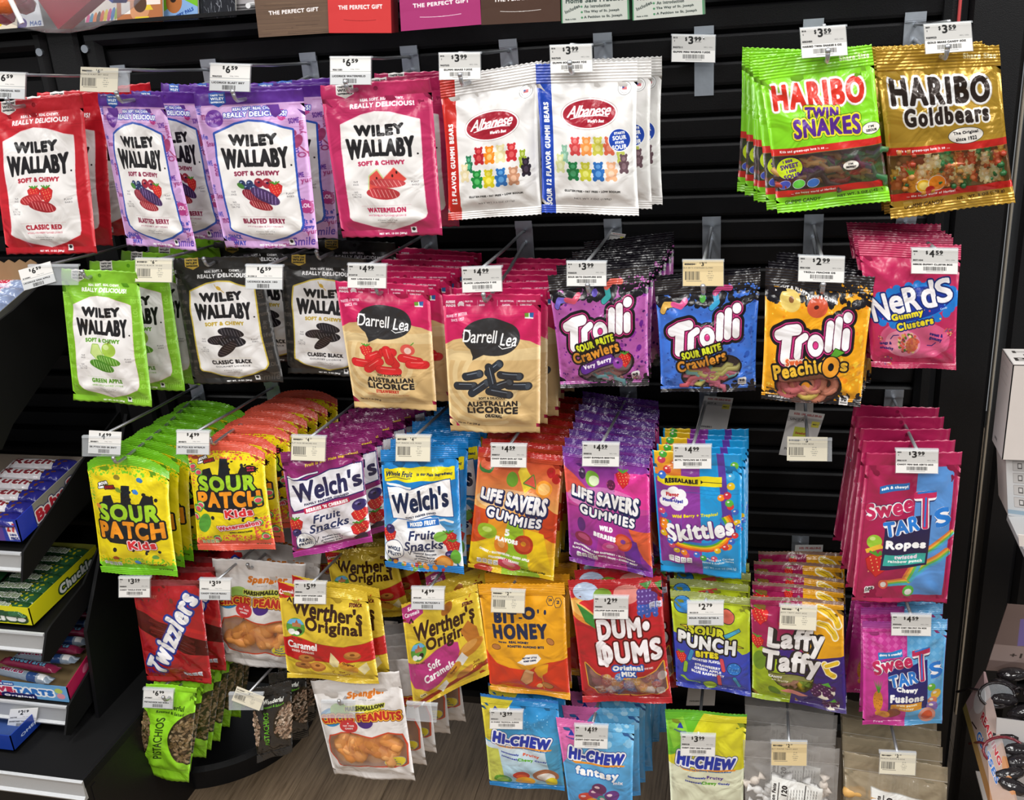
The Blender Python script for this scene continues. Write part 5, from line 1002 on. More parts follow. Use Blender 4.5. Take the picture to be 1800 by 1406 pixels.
# ---------------------------------------------------------------- bags
def smoothstep(x): x = max(0, min(1, x)); return x*x*(3-2*x)
def px2(q, d): return [P(x, y, d) for x, y in q]
class Bag: pass
def bag(name, quad, d, film, thick=.022, top=.10, bot=.06, crimp=True, pinch=.025, seed=1, back='8a8a8a', label='', cat='candy bag', group=None, wr=1.0, nu=26, nv=34, curl=0., gusset=0., parts=True, arch=0.):
    rg = random.Random(seed); Q = px2(quad, d)
    org = (Q[0]+Q[1])/2; B = Bag(); ph = [rg.uniform(0, 6.28) for _ in range(12)]
    W = ((Q[1]-Q[0]).length+(Q[2]-Q[3]).length)/2
    def flat(u, v):
        return (Q[0]*(1-u)+Q[1]*u)*(1-v)+(Q[3]*(1-u)+Q[2]*u)*v
    def S(u, v, side=1, off=0.):
        s = (v-top)/(1-top-bot); body = 0 <= s <= 1
        e = math.sin(math.pi*min(1, max(0, s))) if body else 0
        uu = u+(.5-u)*2*pinch*(e**.7 if e > 0 else 0)
        if arch and v < top+.1: uu = uu  # rounded shoulders are cut below
        p = flat(uu, v)
        if arch: a = abs(2*u-1); p = p-Vector((0, 0, arch*W*a**2.6*max(0, 1-v*3.2)))
        if body:
            a = abs(2*u-1); pu = max(0, 1-a**2.6)**.62
            sv = max(0, e)**.55*(0.72+.45*s)
            b = thick/2*pu*sv
            k = min(1, s*9)*min(1, (1-s)*9)
            dt, db = math.exp(-s*9), math.exp(-(1-s)*11)
            w_ = .0034*wr*(dt*math.sin(u*23+ph[0]+2*math.sin(s*6+ph[1]))*.8+db*math.sin(u*27+ph[2])*.7)
            w_ += .0019*wr*(math.sin(9*u+5*s+ph[3])*math.sin(7*s-4*u+ph[4])+.6*math.sin(17*u-11*s+ph[5]*2)*math.sin(13*s+ph[6]))*pu
            # long soft folds running in from the corners
            for j, (cu, cv) in enumerate(((0, 0), (1, 0), (0, 1), (1, 1))):
                dd = math.hypot((u-cu), (s-cv)*1.3); an = math.atan2(abs(s-cv)*1.3+1e-6, abs(u-cu)+1e-6)
                w_ += .0036*wr*math.exp(-dd*3.2)*math.sin(an*9+ph[7+j])
            if gusset and s > 1-gusset: w_ += .003*math.sin((s-(1-gusset))/gusset*math.pi)*(1-a*a)
            b = (b+w_*min(1, pu*1.5))*min(1, s*14)*min(1, (1-s)*14)
        else:
            b = .0003
            if v < top: p = p+Vector((0, -curl*(2*u-1)*((top-v)/top)**2*.5+.0016*wr*math.sin(u*7+ph[8])*min(1, (top-v)/top*2+.2), 0))
            else: p = p+Vector((0, .0022*wr*math.sin(u*8+ph[9])*((v-1+bot)/bot), 0))
        if side > 0: p = p+Vector((0, -b-off, 0))
        else: p = p+Vector((0, b*.75, 0))
        return p
    B.S = S; B.root = empty(name, org, label, cat, group); B.org = org; B.top, B.bot = top, bot
    bm = mat(name+'_back_'+back, back, .4, bump=.3)
    def sheet(pn, v0, v1, n_u, n_v, teeth=0, ribs=0, crimpend=0):
        vs = []; uvs = []; fs = []; mi = []
        for sd in (1, -1):
            for j in range(n_v+1):
                v = v0+(v1-v0)*j/n_v
                for i in range(n_u+1):
                    u = i/n_u; p = S(u, min(max(v, 1e-4), .9999), sd)
                    if ribs: p = p+Vector((0, -.0006*(j % 2)*sd, 0))
                    if sd > 0 or True:
                        if teeth and ((j == 0 and teeth == 1) or (j == n_v and teeth == 2)) and i % 2: p = p+Vector((0, 0, -.0013 if teeth == 1 else .0013))
                    vs.append(p); uvs.append((u, 1-v))
        m = (n_u+1)*(n_v+1)
        for j in range(n_v):
            for i in range(n_u):
                a = j*(n_u+1)+i; fs.append((a, a+n_u+1, a+n_u+2, a+1)); mi.append(0); fs.append((m+a, m+a+1, m+a+n_u+2, m+a+n_u+1)); mi.append(1)
        for j in range(n_v):
            for i in (0, n_u):
                a = j*(n_u+1)+i; b2 = a+n_u+1; fs.append((a, m+a, m+b2, b2) if i == 0 else (a, b2, m+b2, m+a)); mi.append(0)
        if teeth:
            j = 0 if teeth == 1 else n_v
            for i in range(n_u): a = j*(n_u+1)+i; fs.append((a, a+1, m+a+1, m+a) if j == 0 else (a, m+a, m+a+1, a+1)); mi.append(0)
        return mesh(pn, vs, fs, film, B.root, None, uvs, not ribs, [bm], mi)
    B.body = sheet('pouch', top, 1-bot, nu, nv)
    B.seal = sheet('top_seal', 0, top, 40 if crimp else 20, 14 if crimp else 6, 1, crimp)
    B.foot = sheet('bottom_seal', 1-bot, 1, 40 if crimp else 20, 8 if crimp else 3, 2, crimp)
    return B
ORD = ['front', 'second', 'third', 'fourth', 'fifth', 'sixth', 'seventh', 'eighth', 'ninth', 'tenth']
def stack(B, desc, n, dmax_, grp, dx=0, dz=0, jit=.03, seed=1, roll=0., light=True, yawj=.08, lift=0.):
    """n more bags behind the front one on the same peg"""
    rg = random.Random(seed+50); r = B.root
    r['label'] = desc+(', foremost on its peg' if n else ', alone on its peg'); 
    if n: r['group'] = grp
    gap = (-B.org.y-.035)/(n+.5) if dmax_ is None else dmax_
    for k in range(1, n+1):
        c = copytree(r); c.location = B.org+Vector((dx*k+rg.uniform(-.003, .003), gap*k, dz*k+lift+rg.uniform(-.002, .002)))
        c.rotation_euler = (rg.uniform(-.03, .03), rg.uniform(-jit, jit)+roll*k, rg.uniform(-yawj, yawj))
        if c.location.y > -.03: c.location.y = -.03
        for ch in list(c.children):
            if ch.name.split('.')[0] not in ('pouch', 'top_seal', 'bottom_seal'): bpy.data.objects.remove(ch)
        c.scale = (1, .82, 1); c['label'] = desc+', '+(ORD[k] if k < n or n == 1 else 'last')+' back on its peg'
# ---------------------------------------------------------------- peg hooks with price tags
ROWZ = [-.037, -.309, -.584, -.848, -1.078]
def hook(row, lab, wh, rot, style, price, code, name, what, bx=None, bz=None, d=.284, hang=None, hd=None, tilt=0, holder=True, hold_off=(0, 0), hold_wh=None, plate=.074, paper=True, dl=None):
    cx, cy = lab; L = P(cx, cy, d); X = L.x if bx is None else bx; Z = zr(ROWZ[row]) if bz is None else zr(bz)
    r = empty('peg_hook', (X, -.004, Z)); hooks.append(r)
    r['category'] = 'hook'; r['group'] = 'chrome peg hooks on the slatwall'
    r['label'] = ('chrome peg hook, '+(('%s $%s tag' % ({'A': 'white', 'B': 'white', 'C': 'cream', 'Y': 'yellow'}[style], price)) if paper else 'empty clear holder')+', '+what)
    w_ = .0275
    m = MB(); m.box((X, -.004, Z-.012-plate/2+.01), (w_, .0018, plate)); m.box((X, -.0075, Z-.002), (w_, .0018, .011)); m.box((X, -.0058, Z-.0085), (w_, .0042, .0018))
    m.build('bracket', CHR, r)
    # upper wire to the tag
    t0 = Vector((X, -.006, Z-.014)); t1 = L+Vector((0, .004, wh[1]*.00032))
    MB().tube([t0, t0+Vector((0, -.012, .002)), t0*.5+t1*.5+Vector((0, 0, -.001)), t1], .0024, 6).build('tag_wire', WIRE, r, smooth=True)
    if hang:
        hp = P(hang[0], hang[1], hd or (d-.012)); p0 = Vector((X, -.006, Z-.034)); e = hp+Vector((0, -.022, 0))
        mb = MB().tube([p0, p0+Vector((0, -.010, .002)), p0*.5+hp*.5+Vector((0, 0, -.003)), hp, e, e+Vector((0, -.006, .004)), e+Vector((0, -.009, .011))], .0027, 8)
        mb.ball(e+Vector((0, -.009, .012)), .0036, 8); mb.build('peg_wire', WIRE, r, smooth=True)
    a = math.radians(rot); ca, sa = math.cos(a), math.sin(a)
    def qd(c0, c1, w2, h2, dd, rr=True):
        cc, ss = (ca, sa) if rr else (1, 0)
        return [P(c0+(x*cc-y*ss), c1+(x*ss+y*cc), dd) for x, y in ((-w2/2, -h2/2), (w2/2, -h2/2), (w2/2, h2/2), (-w2/2, h2/2))]
    hw = hold_wh or (wh[0]+2, wh[1]+2)
    rr = not hold_wh
    hq = qd(cx+hold_off[0], cy+hold_off[1], hw[0], hw[1], d+.001, rr)
    MB().slab(hq, .0022, Vector((0, 1, 0))).build('tag_holder', CLR, r)
    q2 = qd(cx+hold_off[0], cy+hold_off[1]-hw[1]/2+2, hw[0]+1, 3.5, d+.0035, rr); MB().slab(q2, .005, Vector((0, 1, 0))).build('holder_rim', CLR, r)
    if paper:
        art = pricetag(style, price, code, name)
        pm_ = printmat('price_tag', art, .5, 0, .0)
        q = qd(cx, cy, wh[0], wh[1], d+.0022)
        o = MB().slab(q, .0008, Vector((0, 1, 0))).build('price_tag', pm_, r)
    return r
hooks = []
# ---------------------------------------------------------------- sweets inside the clear windows
SW = {}
def sweet(kind, col):
    k = (kind, col)
    if k in SW: return SW[k]
    m = MB(); tr = {'bear': .25, 'worm': .2, 'ring': .15}.get(kind, 0)
    if kind == 'bear':
        m.ball((0, 0, -.002), (.0045, .004, .0055), 8); m.ball((0, 0, .0055), (.0035, .0035, .0034), 8)
        for s in (-1, 1): m.ball((s*.0028, 0, .0088), .0014, 6); m.ball((s*.004, -.0015, .001), (.0018, .003, .0018), 6); m.ball((s*.0028, -.002, -.0065), (.0022, .003, .0022), 6)
    elif kind == 'worm': m.tube([(-.02, 0, .004), (-.012, 0, -.001), (-.003, 0, .003), (.007, 0, -.002), (.016, 0, .002), (.021, 0, -.002)], [.0028, .0038, .0036, .0038, .0036, .0026], 8)
    elif kind == 'ring':
        pts = [(.009*math.cos(t), 0, .009*math.sin(t)) for t in np.linspace(0, 2*math.pi, 15)]; m.tube(pts, .0042, 8, False)
    elif kind == 'nut': m.ball((-.0006, 0, 0), (.0036, .0036, .0068), 8); m.ball((.0022, -.0006, .0004), (.0026, .0030, .0062), 8)
    elif kind == 'peanut': m.tube([(-.017, 0, 0), (-.015, 0, 0), (-.008, 0, 0), (0, 0, 0), (.008, 0, 0), (.015, 0, 0), (.017, 0, 0)], [.003, .0075, .0092, .0078, .0092, .0075, .003], 10)
    elif kind == 'lolly':
        m.ball((0, 0, 0), (.0085, .0075, .0085), 10); m.tube([(0, 0, -.006), (0, 0, -.019)], .0014, 6)
    elif kind == 'strand': m.tube([(-.033, 0, .013), (-.012, 0, .006), (.012, 0, -.004), (.033, 0, -.016)], .0032, 6)
    elif kind == 'mint':
        m.ball((0, 0, 0), (.0085, .0065, .0075), 8)
        for s in (-1, 1): m.tube([(s*.006, 0, 0), (s*.009, 0, .001), (s*.017, .001, .002)], [.004, .0022, .0085], 8)
    elif kind == 'chew': m.tube([(-.016, 0, 0), (-.011, 0, 0), (-.010, 0, 0), (.010, 0, 0), (.011, 0, 0), (.016, 0, 0)], [.005, .002, .006, .006, .002, .005], 6)
    me = bpy.data.meshes.new('sweet'); me.from_pydata([tuple(v) for v in m.v], [], m.f); me.polygons.foreach_set('use_smooth', [True]*len(m.f))
    me.materials.append(mat('sweet_'+kind+'_'+col, col, .35 if kind != 'ring' else .7, var=.25 if kind in ('nut', 'ring', 'lolly', 'mint') else .08, bscale=300, bump=.4 if kind in ('ring', 'nut', 'mint') else 0, trans=tr)); me.update()
    SW[k] = me; return me
def fill(B, pname, kind, cols, n, reg, seed=1, dep=.005, sc=1.0, flat=.4, spin=3.1):
    if kind == 'worm': spin = .8
    rg = random.Random(seed); u0, v0, u1, v1 = reg; pts = []
    for i in range(n):
        best = None
        for t in range(8):
            c = (rg.uniform(u0, u1), rg.uniform(v0, v1)); dd = min([math.hypot(c[0]-q[0], (c[1]-q[1])*1.4) for q in pts] or [9])
            if best is None or dd > best[0]: best = (dd, c)
        pts.append(best[1]); u, v = best[1]; pf, pb = B.S(u, v), B.S(u, v, -1); th_ = pb.y-pf.y; p = pf+Vector((0, max(dep*.7, min(dep+rg.uniform(0, .003), th_*.55)), 0))
        o = bpy.data.objects.new(pname, sweet(kind, rg.choice(cols))); COL.objects.link(o); o.parent = B.root; o.location = p-B.org
        o.rotation_euler = (rg.uniform(-flat, flat), rg.uniform(-spin, spin), rg.uniform(-flat, flat)); o.scale = (sc,)*3
WINE = {'GREEN': '86c22c'}
# ================================================================= ROW 1
F_red = printmat('red_pouch', wiley('c61f2c', '8a1018', '', 'b02034', 'CLASSIC RED', 'NATURAL STRAWBERRY FLAVORED LICORICE', 'red'), .42)
b = bag('licorice_pouch', [(-24, 180), (144, 163), (170, 446), (12, 448)], .270, F_red, .024, .09, .05, False, .0, 1, 'a01824', curl=.006, gusset=.14)
stack(b, 'red licorice pouch with white panel and strawberries', 3, .06, 'red licorice pouches, top left', dx=-.003, jit=.03, seed=1)
hook(0, (9, 150), (70, 46), 2, 'B', '6.59', ('', '9061232'), 'LICORICE ORIGNAL RED', 'above the red licorice pouches', bx=-1.03, hang=(42, 186))
F_ber = printmat('berry_pouch', wiley('cfa3d6', '8a2f72', '', '8a2444', 'BLASTED BERRY', 'A MIX OF HUCKLEBERRY, BLUEBERRY POMEGRANATE', 'berry'), .42)
b = bag('licorice_pouch', [(170, 164), (285, 166), (347, 441), (224, 431)], .266, F_ber, .022, .09, .05, False, .0, 2, '6a3a9a', curl=.008, gusset=.14)
stack(b, 'narrow-looking lilac berry licorice pouch, purple header, left pair', 3, .062, 'lilac berry pouches, left peg', dx=.012, jit=.04, seed=2)
hook(0, (174, 140), (66, 43), 2, 'C', '6.59', ('', '9063222'), 'LICORICE BLAST BRY 10OZ', 'above the left lilac pouches', bx=-.865, hold_off=(16, 3), hold_wh=(74, 38), hang=(231, 176))
b = bag('licorice_pouch', [(337, 164), (532, 154), (560, 438), (397, 436)], .270, F_ber, .024, .09, .05, False, .0, 3, '6a3a9a', curl=.008, gusset=.14)
stack(b, 'wide-facing lilac berry licorice pouch, purple header, right pair', 3, .06, 'lilac berry pouches, right peg', dx=.006, jit=.04, seed=3)
hook(0, (404, 136), (70, 48), 2, 'B', '6.59', ('', '9063222'), 'LICORICE BLAST BRY', 'above the right lilac pouches', bx=-.692, hang=(431, 174))
F_mel = printmat('melon_pouch', wiley('bd2c60', '8a1840', '', 'c0305a', 'WATERMELON', 'WATERMELON FLAVORED LICORICE', 'melon'), .36)
b = bag('licorice_pouch', [(562, 150), (757, 136), (778, 414), (602, 419)], .268, F_mel, .024, .09, .05, False, .0, 4, '98204c', curl=.008, gusset=.14)
stack(b, 'pink licorice pouch with watermelon slices on white panel', 3, .058, 'pink watermelon licorice pouches', dx=.003, jit=.03, seed=4)
hook(0, (616, 124), (71, 49), 0, 'B', '6.59', ('', '9061582'), 'LICORICE WATERMELO', 'above the pink watermelon pouches', bx=-.525, hang=(625, 158))
F_al = printmat('bear_bag', albanese('c8281e', '12 FLAVOR GUMMI BEARS', 0), .34)
b = bag('candy_bag', [(773, 140), (946, 110), (952, 377), (789, 388)], .262, F_al, .03, .13, .06, True, .02, 5, 'd8d4d0')
stack(b, 'white gummy bear bag with red side stripe', 2, .03, 'white bear bags, red stripe', dx=.0, jit=.02, seed=5)
hook(0, (808, 116), (72, 47), -1, 'A', '3.99', ('B16', '9437252'), 'GUMMI BEARS 7.5OZ', 'above the red-striped gummy bear bags', bx=-.369, hang=(822, 146))
F_als = printmat('sour_bear_bag', albanese('1c44b0', 'SOUR 12 FLAVOR GUMMI BEARS', 1), .34)
b = bag('candy_bag', [(941, 112), (1120, 106), (1123, 380), (953, 374)], .268, F_als, .03, .13, .06, True, .02, 6, 'd8d4d0')
stack(b, 'white sour bear bag with blue side stripe', 2, .04, 'white bear bags, blue stripe', dx=.010, jit=.02, seed=6)
hook(0, (1004, 103), (73, 49), -2, 'A', '3.99', ('B16', '9437245'), 'GUMMI SOUR BEARS 7OZ', 'above the blue-striped sour bear bags', bx=-.227, hang=(1010, 126))
hook(0, (1219, 85), (76, 48), 1, 'A', '3.99', ('B13', '8437211'), 'GUMMI MINI WORMS 7.5OZ', 'on the empty bracket without a bag', bx=P(1238, 60, 0).x, d=.016, plate=.09)
F_hg = printmat('green_snake_bag', haribo(0), .34, bump=.5)
b = bag('candy_bag', [(1331, 106), (1532, 77), (1565, 354), (1367, 376)], .272, F_hg, .03, .13, .07, True, .015, 7, '78b828', wr=1.3)
fill(b, 'gummy', 'worm', ['b03a28', '3a7a4a', '6a3a6a', 'c0904a', '4a3a38'], 20, (.12, .66, .88, .80), 7, .010, 1.25, .1)
stack(b, 'bright green gummy bag with red bands, clear window', 5, .022, 'green gummy bags', dx=-.004, jit=.015, seed=7, roll=.035)
hook(0, (1448, 73), (80, 53), -4, 'A', '3.59', ('B16', '6062484'), 'HARIBO TWIN SNAKES 5 OZ', 'above the bright green gummy bags', bx=.068, hang=(1452, 106))
F_gold = printmat('gold_bear_bag', haribo(1), .3, .35, .5)
b = bag('candy_bag', [(1538, 86), (1755, 78), (1784, 356), (1566, 386)], .266, F_gold, .03, .13, .07, True, .015, 8, 'a8862a', wr=1.3)
fill(b, 'gummy', 'bear', ['b8462c', '2c6a38', 'cc8a30', 'd8b870', 'd8a860', 'b8702c', 'cc8a50'], 22, (.14, .65, .86, .79), 8, .011, 1.9, .3)
stack(b, 'gold gummy bear bag with clear window', 3, .03, 'gold gummy bags', dx=-.001, jit=.02, seed=8)
hook(0, (1667, 66), (83, 52), -4, 'A', '3.59', ('B07', '9209923'), 'GOLD BEARS CANDY 5OZ', 'above the gold gummy bags', bx=.201, hang=(1656, 100))
# ================================================================= ROW 2
F_app = printmat('apple_pouch', wiley('84c02c', '4a7a14', '', '5a9a24', 'GREEN APPLE', 'GREEN APPLE FLAVORED LICORICE', 'apple', patt='9cd64e'), .42)
b = bag('licorice_pouch', [(106, 472), (242, 476), (268, 715), (130, 703)], .284, F_app, .024, .09, .05, False, .0, 9, '5c9a1c', curl=.008, gusset=.14)
stack(b, 'green apple licorice pouch with white panel', 4, .052, 'green licorice pouches', dx=.016, jit=.04, seed=9)
hook(1, (65, 485), (58, 37), -16, 'B', '6.59', ('', '8133801'), 'LICORICE GRN APPLE', 'left of the green licorice pouches', bx=-1.03, d=.292, hold_off=(28, -2), hold_wh=(88, 36), hang=(170, 482), hd=.27)
F_blk = printmat('black_pouch', wiley('2b2927', '111111', '', 'c8aa3a', 'CLASSIC BLACK', 'GOURMET LICORICE', 'black', patt='4e4842'), .42)
b = bag('licorice_pouch', [(302, 454), (457, 448), (499, 672), (341, 676)], .225, F_blk, .022, .09, .05, False, .0, 10, '1c1a18', curl=.008, gusset=.14)
stack(b, 'black licorice pouch with gold-edged panel, fully visible', 1, .10, 'black licorice pouches, left peg', dx=.015, jit=.04, seed=10)
hook(1, (270, 475), (64, 41), 1, 'C', '6.59', ('', '8133813'), 'LICORICE BLACK 10 OZ', 'between the green and black licorice pouches', bx=-.852, hang=(379, 460), hd=.22)
b = bag('licorice_pouch', [(491, 446), (645, 452), (648, 664), (507, 656)], .205, F_blk, .022, .09, .05, False, .0, 11, '1c1a18', curl=.008, gusset=.14)
stack(b, 'black licorice pouch half hidden by tan pouch', 1, .10, 'black licorice pouches, right peg', dx=.010, jit=.03, seed=11)
hook(1, (464, 487), (64, 42), 1, 'B', '6.59', ('', '8133813'), 'LICORICE BLACK 10O', 'between the two black licorice pouches', bx=-.682, hang=(573, 448), hd=.20)
F_ds = printmat('strawberry_tan_pouch', darrell(0), .42)
b = bag('licorice_pouch', [(589, 493), (754, 500), (768, 722), (624, 716)], .262, F_ds, .026, .08, .05, False, .0, 12, 'a81848', curl=.004, gusset=.14)
stack(b, 'tan and pink pouch with red strawberry licorice pieces', 6, .034, 'tan strawberry licorice pouches', dx=.004, jit=.03, seed=12)
hook(1, (645, 485), (67, 42), 1, 'A', '4.99', ('B08', '8124710'), 'RED LIQUORICE 7 OZ', 'above the tan strawberry licorice pouches', hang=(676, 510), hd=.25)
F_do = printmat('original_tan_pouch', darrell(1), .42)
b = bag('licorice_pouch', [(778, 517), (951, 515), (949, 762), (792, 759)], .270, F_do, .026, .08, .05, False, .0, 13, 'a81848', curl=.004, gusset=.14)
stack(b, 'tan and pink pouch with dark licorice pieces', 6, .034, 'tan dark licorice pouches', dx=.004, jit=.03, seed=13)
hook(1, (847, 491), (69, 44), -2, 'A', '4.99', ('B08', '8124682'), 'BLACK LIQUORICE 7 OZ', 'above the tan dark licorice pouches', bx=-.363, hang=(861, 522))
def ripple(kind): return printmat('worm_bag_'+kind, trolli(kind), .30, bump=.45)
F_tv = ripple('berry')
b = bag('candy_bag', [(962, 484), (1141, 466), (1141, 678), (986, 682)], .258, F_tv, .028, .14, .06, True, .015, 14, '1a161c', wr=1.2)
fill(b, 'gummy', 'worm', ['b86a70', '6a9aa0', 'a87a90', 'c88a80'], 16, (.34, .83, .76, .89), 14, .009, 1.1, .08)
stack(b, 'black and purple gummy worm bag', 5, .038, 'purple worm bags', dx=.004, dz=.001, jit=.03, seed=14)
hook(1, (1031, 481), (69, 43), 0, 'A', '3.99', ('B15', '9206235'), 'SOUR BRITE CRAWLERS 5OZ', 'above the purple gummy worm bags', bx=-.221, hang=(1040, 506))
F_tb = ripple('blue')
b = bag('candy_bag', [(1150, 492), (1337, 478), (1328, 688), (1162, 690)], .250, F_tb, .028, .14, .06, True, .015, 15, '1a161c', wr=1.2)
fill(b, 'gummy', 'worm', ['d8606a', '7ac0b8', 'd8d070', 'c86a80'], 16, (.36, .80, .76, .89), 15, .009, 1.1, .08)
stack(b, 'black and blue gummy worm bag', 1, .03, 'blue worm bags', dx=.0, jit=.03, seed=15)
hook(1, (1236, 480), (71, 45), 0, 'Y', '3.99', ('', '8206234'), 'SOUR BRITE CRAWLERS GUMMY', 'above the blue gummy worm bags', bx=-.07, d=.272, hang=(1238, 508))
F_pe = ripple('peach')
b = bag('candy_bag', [(1346, 468), (1538, 486), (1512, 716), (1338, 702)], .262, F_pe, .028, .14, .06, True, .01, 16, '1a161c', wr=1.2)
fill(b, 'peach_ring', 'ring', ['c8686a', 'd88a70', 'd8c060', 'c85a5a'], 9, (.26, .80, .66, .91), 16, .009, 1.35, .15)
stack(b, 'black and orange peach ring bag', 3, .03, 'orange peach ring bags', dx=.006, jit=.02, seed=16)
hook(1, (1444, 473), (80, 45), 2, 'A', '2.99', ('B03', '8061420'), 'TROLLI PEACHIE OS', 'above the orange peach ring bags', bx=.079, hang=(1444, 505))
F_ne = printmat('pink_cluster_bag', nerds(), .38, bump=.4)
b = bag('candy_bag', [(1508, 422), (1690, 430), (1680, 650), (1532, 646)], .255, F_ne, .028, .12, .05, True, .015, 17, '9a1c48', wr=1.2)
stack(b, 'pink gummy cluster bag with blue splash', 4, .030, 'pink cluster bags', dx=-.001, dz=.0, jit=.02, seed=17)
hook(1, (1643, 459), (81, 44), 1, 'A', '4.59', ('B08', '8071434'), 'NERDS GUMMY CLUSTER 8OZ', 'above the pink cluster bags', bx=.208, d=.288)
# ================================================================= ROW 3
F_sp = printmat('sour_yellow_bag', sourpatch(0), .38, bump=.4)
b = bag('candy_bag', [(147, 790), (292, 806), (313, 1014), (178, 1007)], .272, F_sp, .026, .10, .06, True, .02, 18, '6aa824', arch=.16)
stack(b, 'yellow sour candy bag with green ends', 8, .029, 'yellow and green sour bags', dx=.003, jit=.05, seed=18)
hook(2, (184, 778), (57, 40), 3, 'B', '4.99', ('', '8848871'), 'SR PTCH KID SR SWT', 'above the yellow and green sour bags', bx=-1.0, hold_off=(-7, 6), hold_wh=(66, 36), hang=(222, 803))
F_sw = printmat('sour_coral_bag', sourpatch(1), .38, bump=.4)
b = bag('candy_bag', [(326, 772), (461, 776), (485, 966), (348, 968)], .262, F_sw, .026, .10, .06, True, .02, 19, 'b84a3c', arch=.14)
stack(b, 'yellow and coral sour candy bag with melon slices', 7, .032, 'coral melon sour bags', dx=.004, jit=.05, seed=19)
hook(2, (339, 778), (57, 41), 1, 'B', '4.99', ('', '8848872'), 'SR PTCH KID WTRMLN', 'above the coral melon sour bags', bx=-.847, hang=(389, 770), hd=.25)
F_wb = printmat('plum_snack_bag', welch('berry'), .3, bump=.5)
b = bag('candy_bag', [(493, 794), (636, 778), (655, 953), (516, 982)], .268, F_wb, .028, .10, .06, True, .015, 20, '6a1c50', wr=1.3)
stack(b, 'plum and white fruit snack bag', 7, .031, 'plum fruit snack bags', dx=.006, jit=.05, seed=20)
hook(2, (542, 788), (59, 43), 2, 'C', '4.59', ('', '9098371'), 'FRUIT SNCK BRN&CHRS 5OZ', 'above the plum fruit snack bags', bx=-.655)
F_wm = printmat('blue_snack_bag', welch('mixed'), .3, bump=.5)
b = bag('candy_bag', [(669, 790), (805, 781), (816, 1010), (677, 998)], .272, F_wm, .028, .10, .06, True, .015, 21, '1a6aa8', wr=1.3)
stack(b, 'blue and white fruit snack bag, yellow band', 6, .036, 'blue fruit snack bags', dx=.006, jit=.05, seed=21)
hook(2, (726, 788), (60, 45), 1, 'C', '4.59', ('', '8071208'), 'FRUIT SNACKS 5OZ MIXED', 'above the blue fruit snack bags', bx=-.488)
F_l5 = printmat('orange_ring_bag', lifesav(0), .3, bump=.45)
b = bag('candy_bag', [(842, 784), (990, 800), (973, 1021), (822, 998)], .262, F_l5, .028, .08, .04, True, .01, 22, 'a8301c', wr=1.2)
stack(b, 'orange and yellow gummy ring bag', 7, .032, 'orange gummy ring bags', dx=.0, jit=.04, seed=22)
hook(2, (894, 801), (62, 40), 1, 'A', '4.59', ('B03', '8008737'), 'CANDY GUMMI SAVR AST 7OZ', 'above the orange gummy ring bags', bx=-.344, d=.278)
F_lw = printmat('purple_ring_bag', lifesav(1), .3, bump=.45)
b = bag('candy_bag', [(988, 784), (1141, 806), (1148, 1014), (1001, 986)], .268, F_lw, .028, .08, .04, True, .015, 23, '5a2478', wr=1.2)
stack(b, 'purple and magenta gummy ring bag', 7, .032, 'purple gummy ring bags', dx=-.001, jit=.04, seed=23)
hook(2, (1056, 799), (64, 41), 1, 'A', '4.59', ('B04', '8008735'), 'CANDY GUMMISAVR BERRY7OZ', 'above the purple gummy ring bags', bx=-.204)
F_sk = printmat('rainbow_pouch', skittles(), .3, bump=.3)
b = bag('candy_bag', [(1146, 792), (1304, 797), (1303, 1018), (1162, 1003)], .262, F_sk, .028, .10, .05, False, .0, 24, '1670a8', curl=.004)
stack(b, 'sky blue and purple pouch with rainbow candies', 4, .022, 'blue rainbow pouches', dx=.002, jit=.015, seed=24)
hook(2, (1217, 803), (66, 41), 0, 'A', '4.99', ('B02', '9003874'), 'SKTTL TRPCL/WD BR 7.2OZ', 'above the blue rainbow pouches', bx=-.075)
hook(2, (1419, 789), (71, 42), 1, 'C', '5.59', ('', '9191030'), 'SWEDISH FISH 8OZ', 'on the empty peg below the orange bags', bx=.076, d=.21, hold_off=(6, 2), hold_wh=(75, 40))
F_ro = printmat('crimson_rope_pouch', ropes(), .36, bump=.3)
b = bag('candy_bag', [(1524, 796), (1692, 794), (1664, 1060), (1497, 1057)], .275, F_ro, .018, .08, .03, False, .0, 25, '8a1840')
stack(b, 'crimson and sky blue candy rope pouch', 4, .040, 'crimson rope pouches', dx=-.001, jit=.02, seed=25, roll=.012)
hook(2, (1612, 811), (74, 41), 1, 'A', '3.99', ('B03', '8061419'), 'CANDY MINI BAR ASRTD 6OZ', 'above the crimson rope pouches', bx=.209, d=.29)
# ================================================================= ROW 4
F_tw = printmat('red_twist_bag', twizzlers(), .28, bump=.5)
b = bag('candy_bag', [(231, 1020), (351, 1018), (373, 1201), (259, 1196)], .266, F_tw, .028, .05, .05, False, .0, 26, '7a2422', wr=1.2)
fill(b, 'licorice_strand', 'strand', ['7a1a18', '8c2420'], 16, (.44, .40, .56, .64), 26, .010, 1.0, .03)
for o in b.root.children:
    if o.name.startswith('licorice_strand'): o.rotation_euler = (0, .0+random.uniform(-.1, .1), 0)
stack(b, 'red licorice twist bag with brown window band', 4, .040, 'red twist bags', dx=.008, jit=.03, seed=26)
hook(3, (236, 1032), (54, 35), 0, 'A', '3.59', ('B05', '9808859'), 'CANDY TWIZLR STRW 7OZ', 'above the red licorice twist bags', bx=-1.01)
F_sg = printmat('peanut_bag', spangler(), .34, bump=.4)
b = bag('candy_bag', [(374, 980), (538, 990), (520, 1180), (390, 1163)], .21, F_sg, .03, .14, .06, False, .0, 27, 'c8c0ba', wr=1.4)
fill(b, 'circus_peanut', 'peanut', ['e8a05a', 'ecac6c', 'e09650'], 9, (.22, .58, .80, .75), 27, .014, 1.4, .1)
stack(b, 'white marshmallow peanut bag between red and yellow bags', 2, .06, 'upper white peanut bags', dx=.004, jit=.03, seed=27)
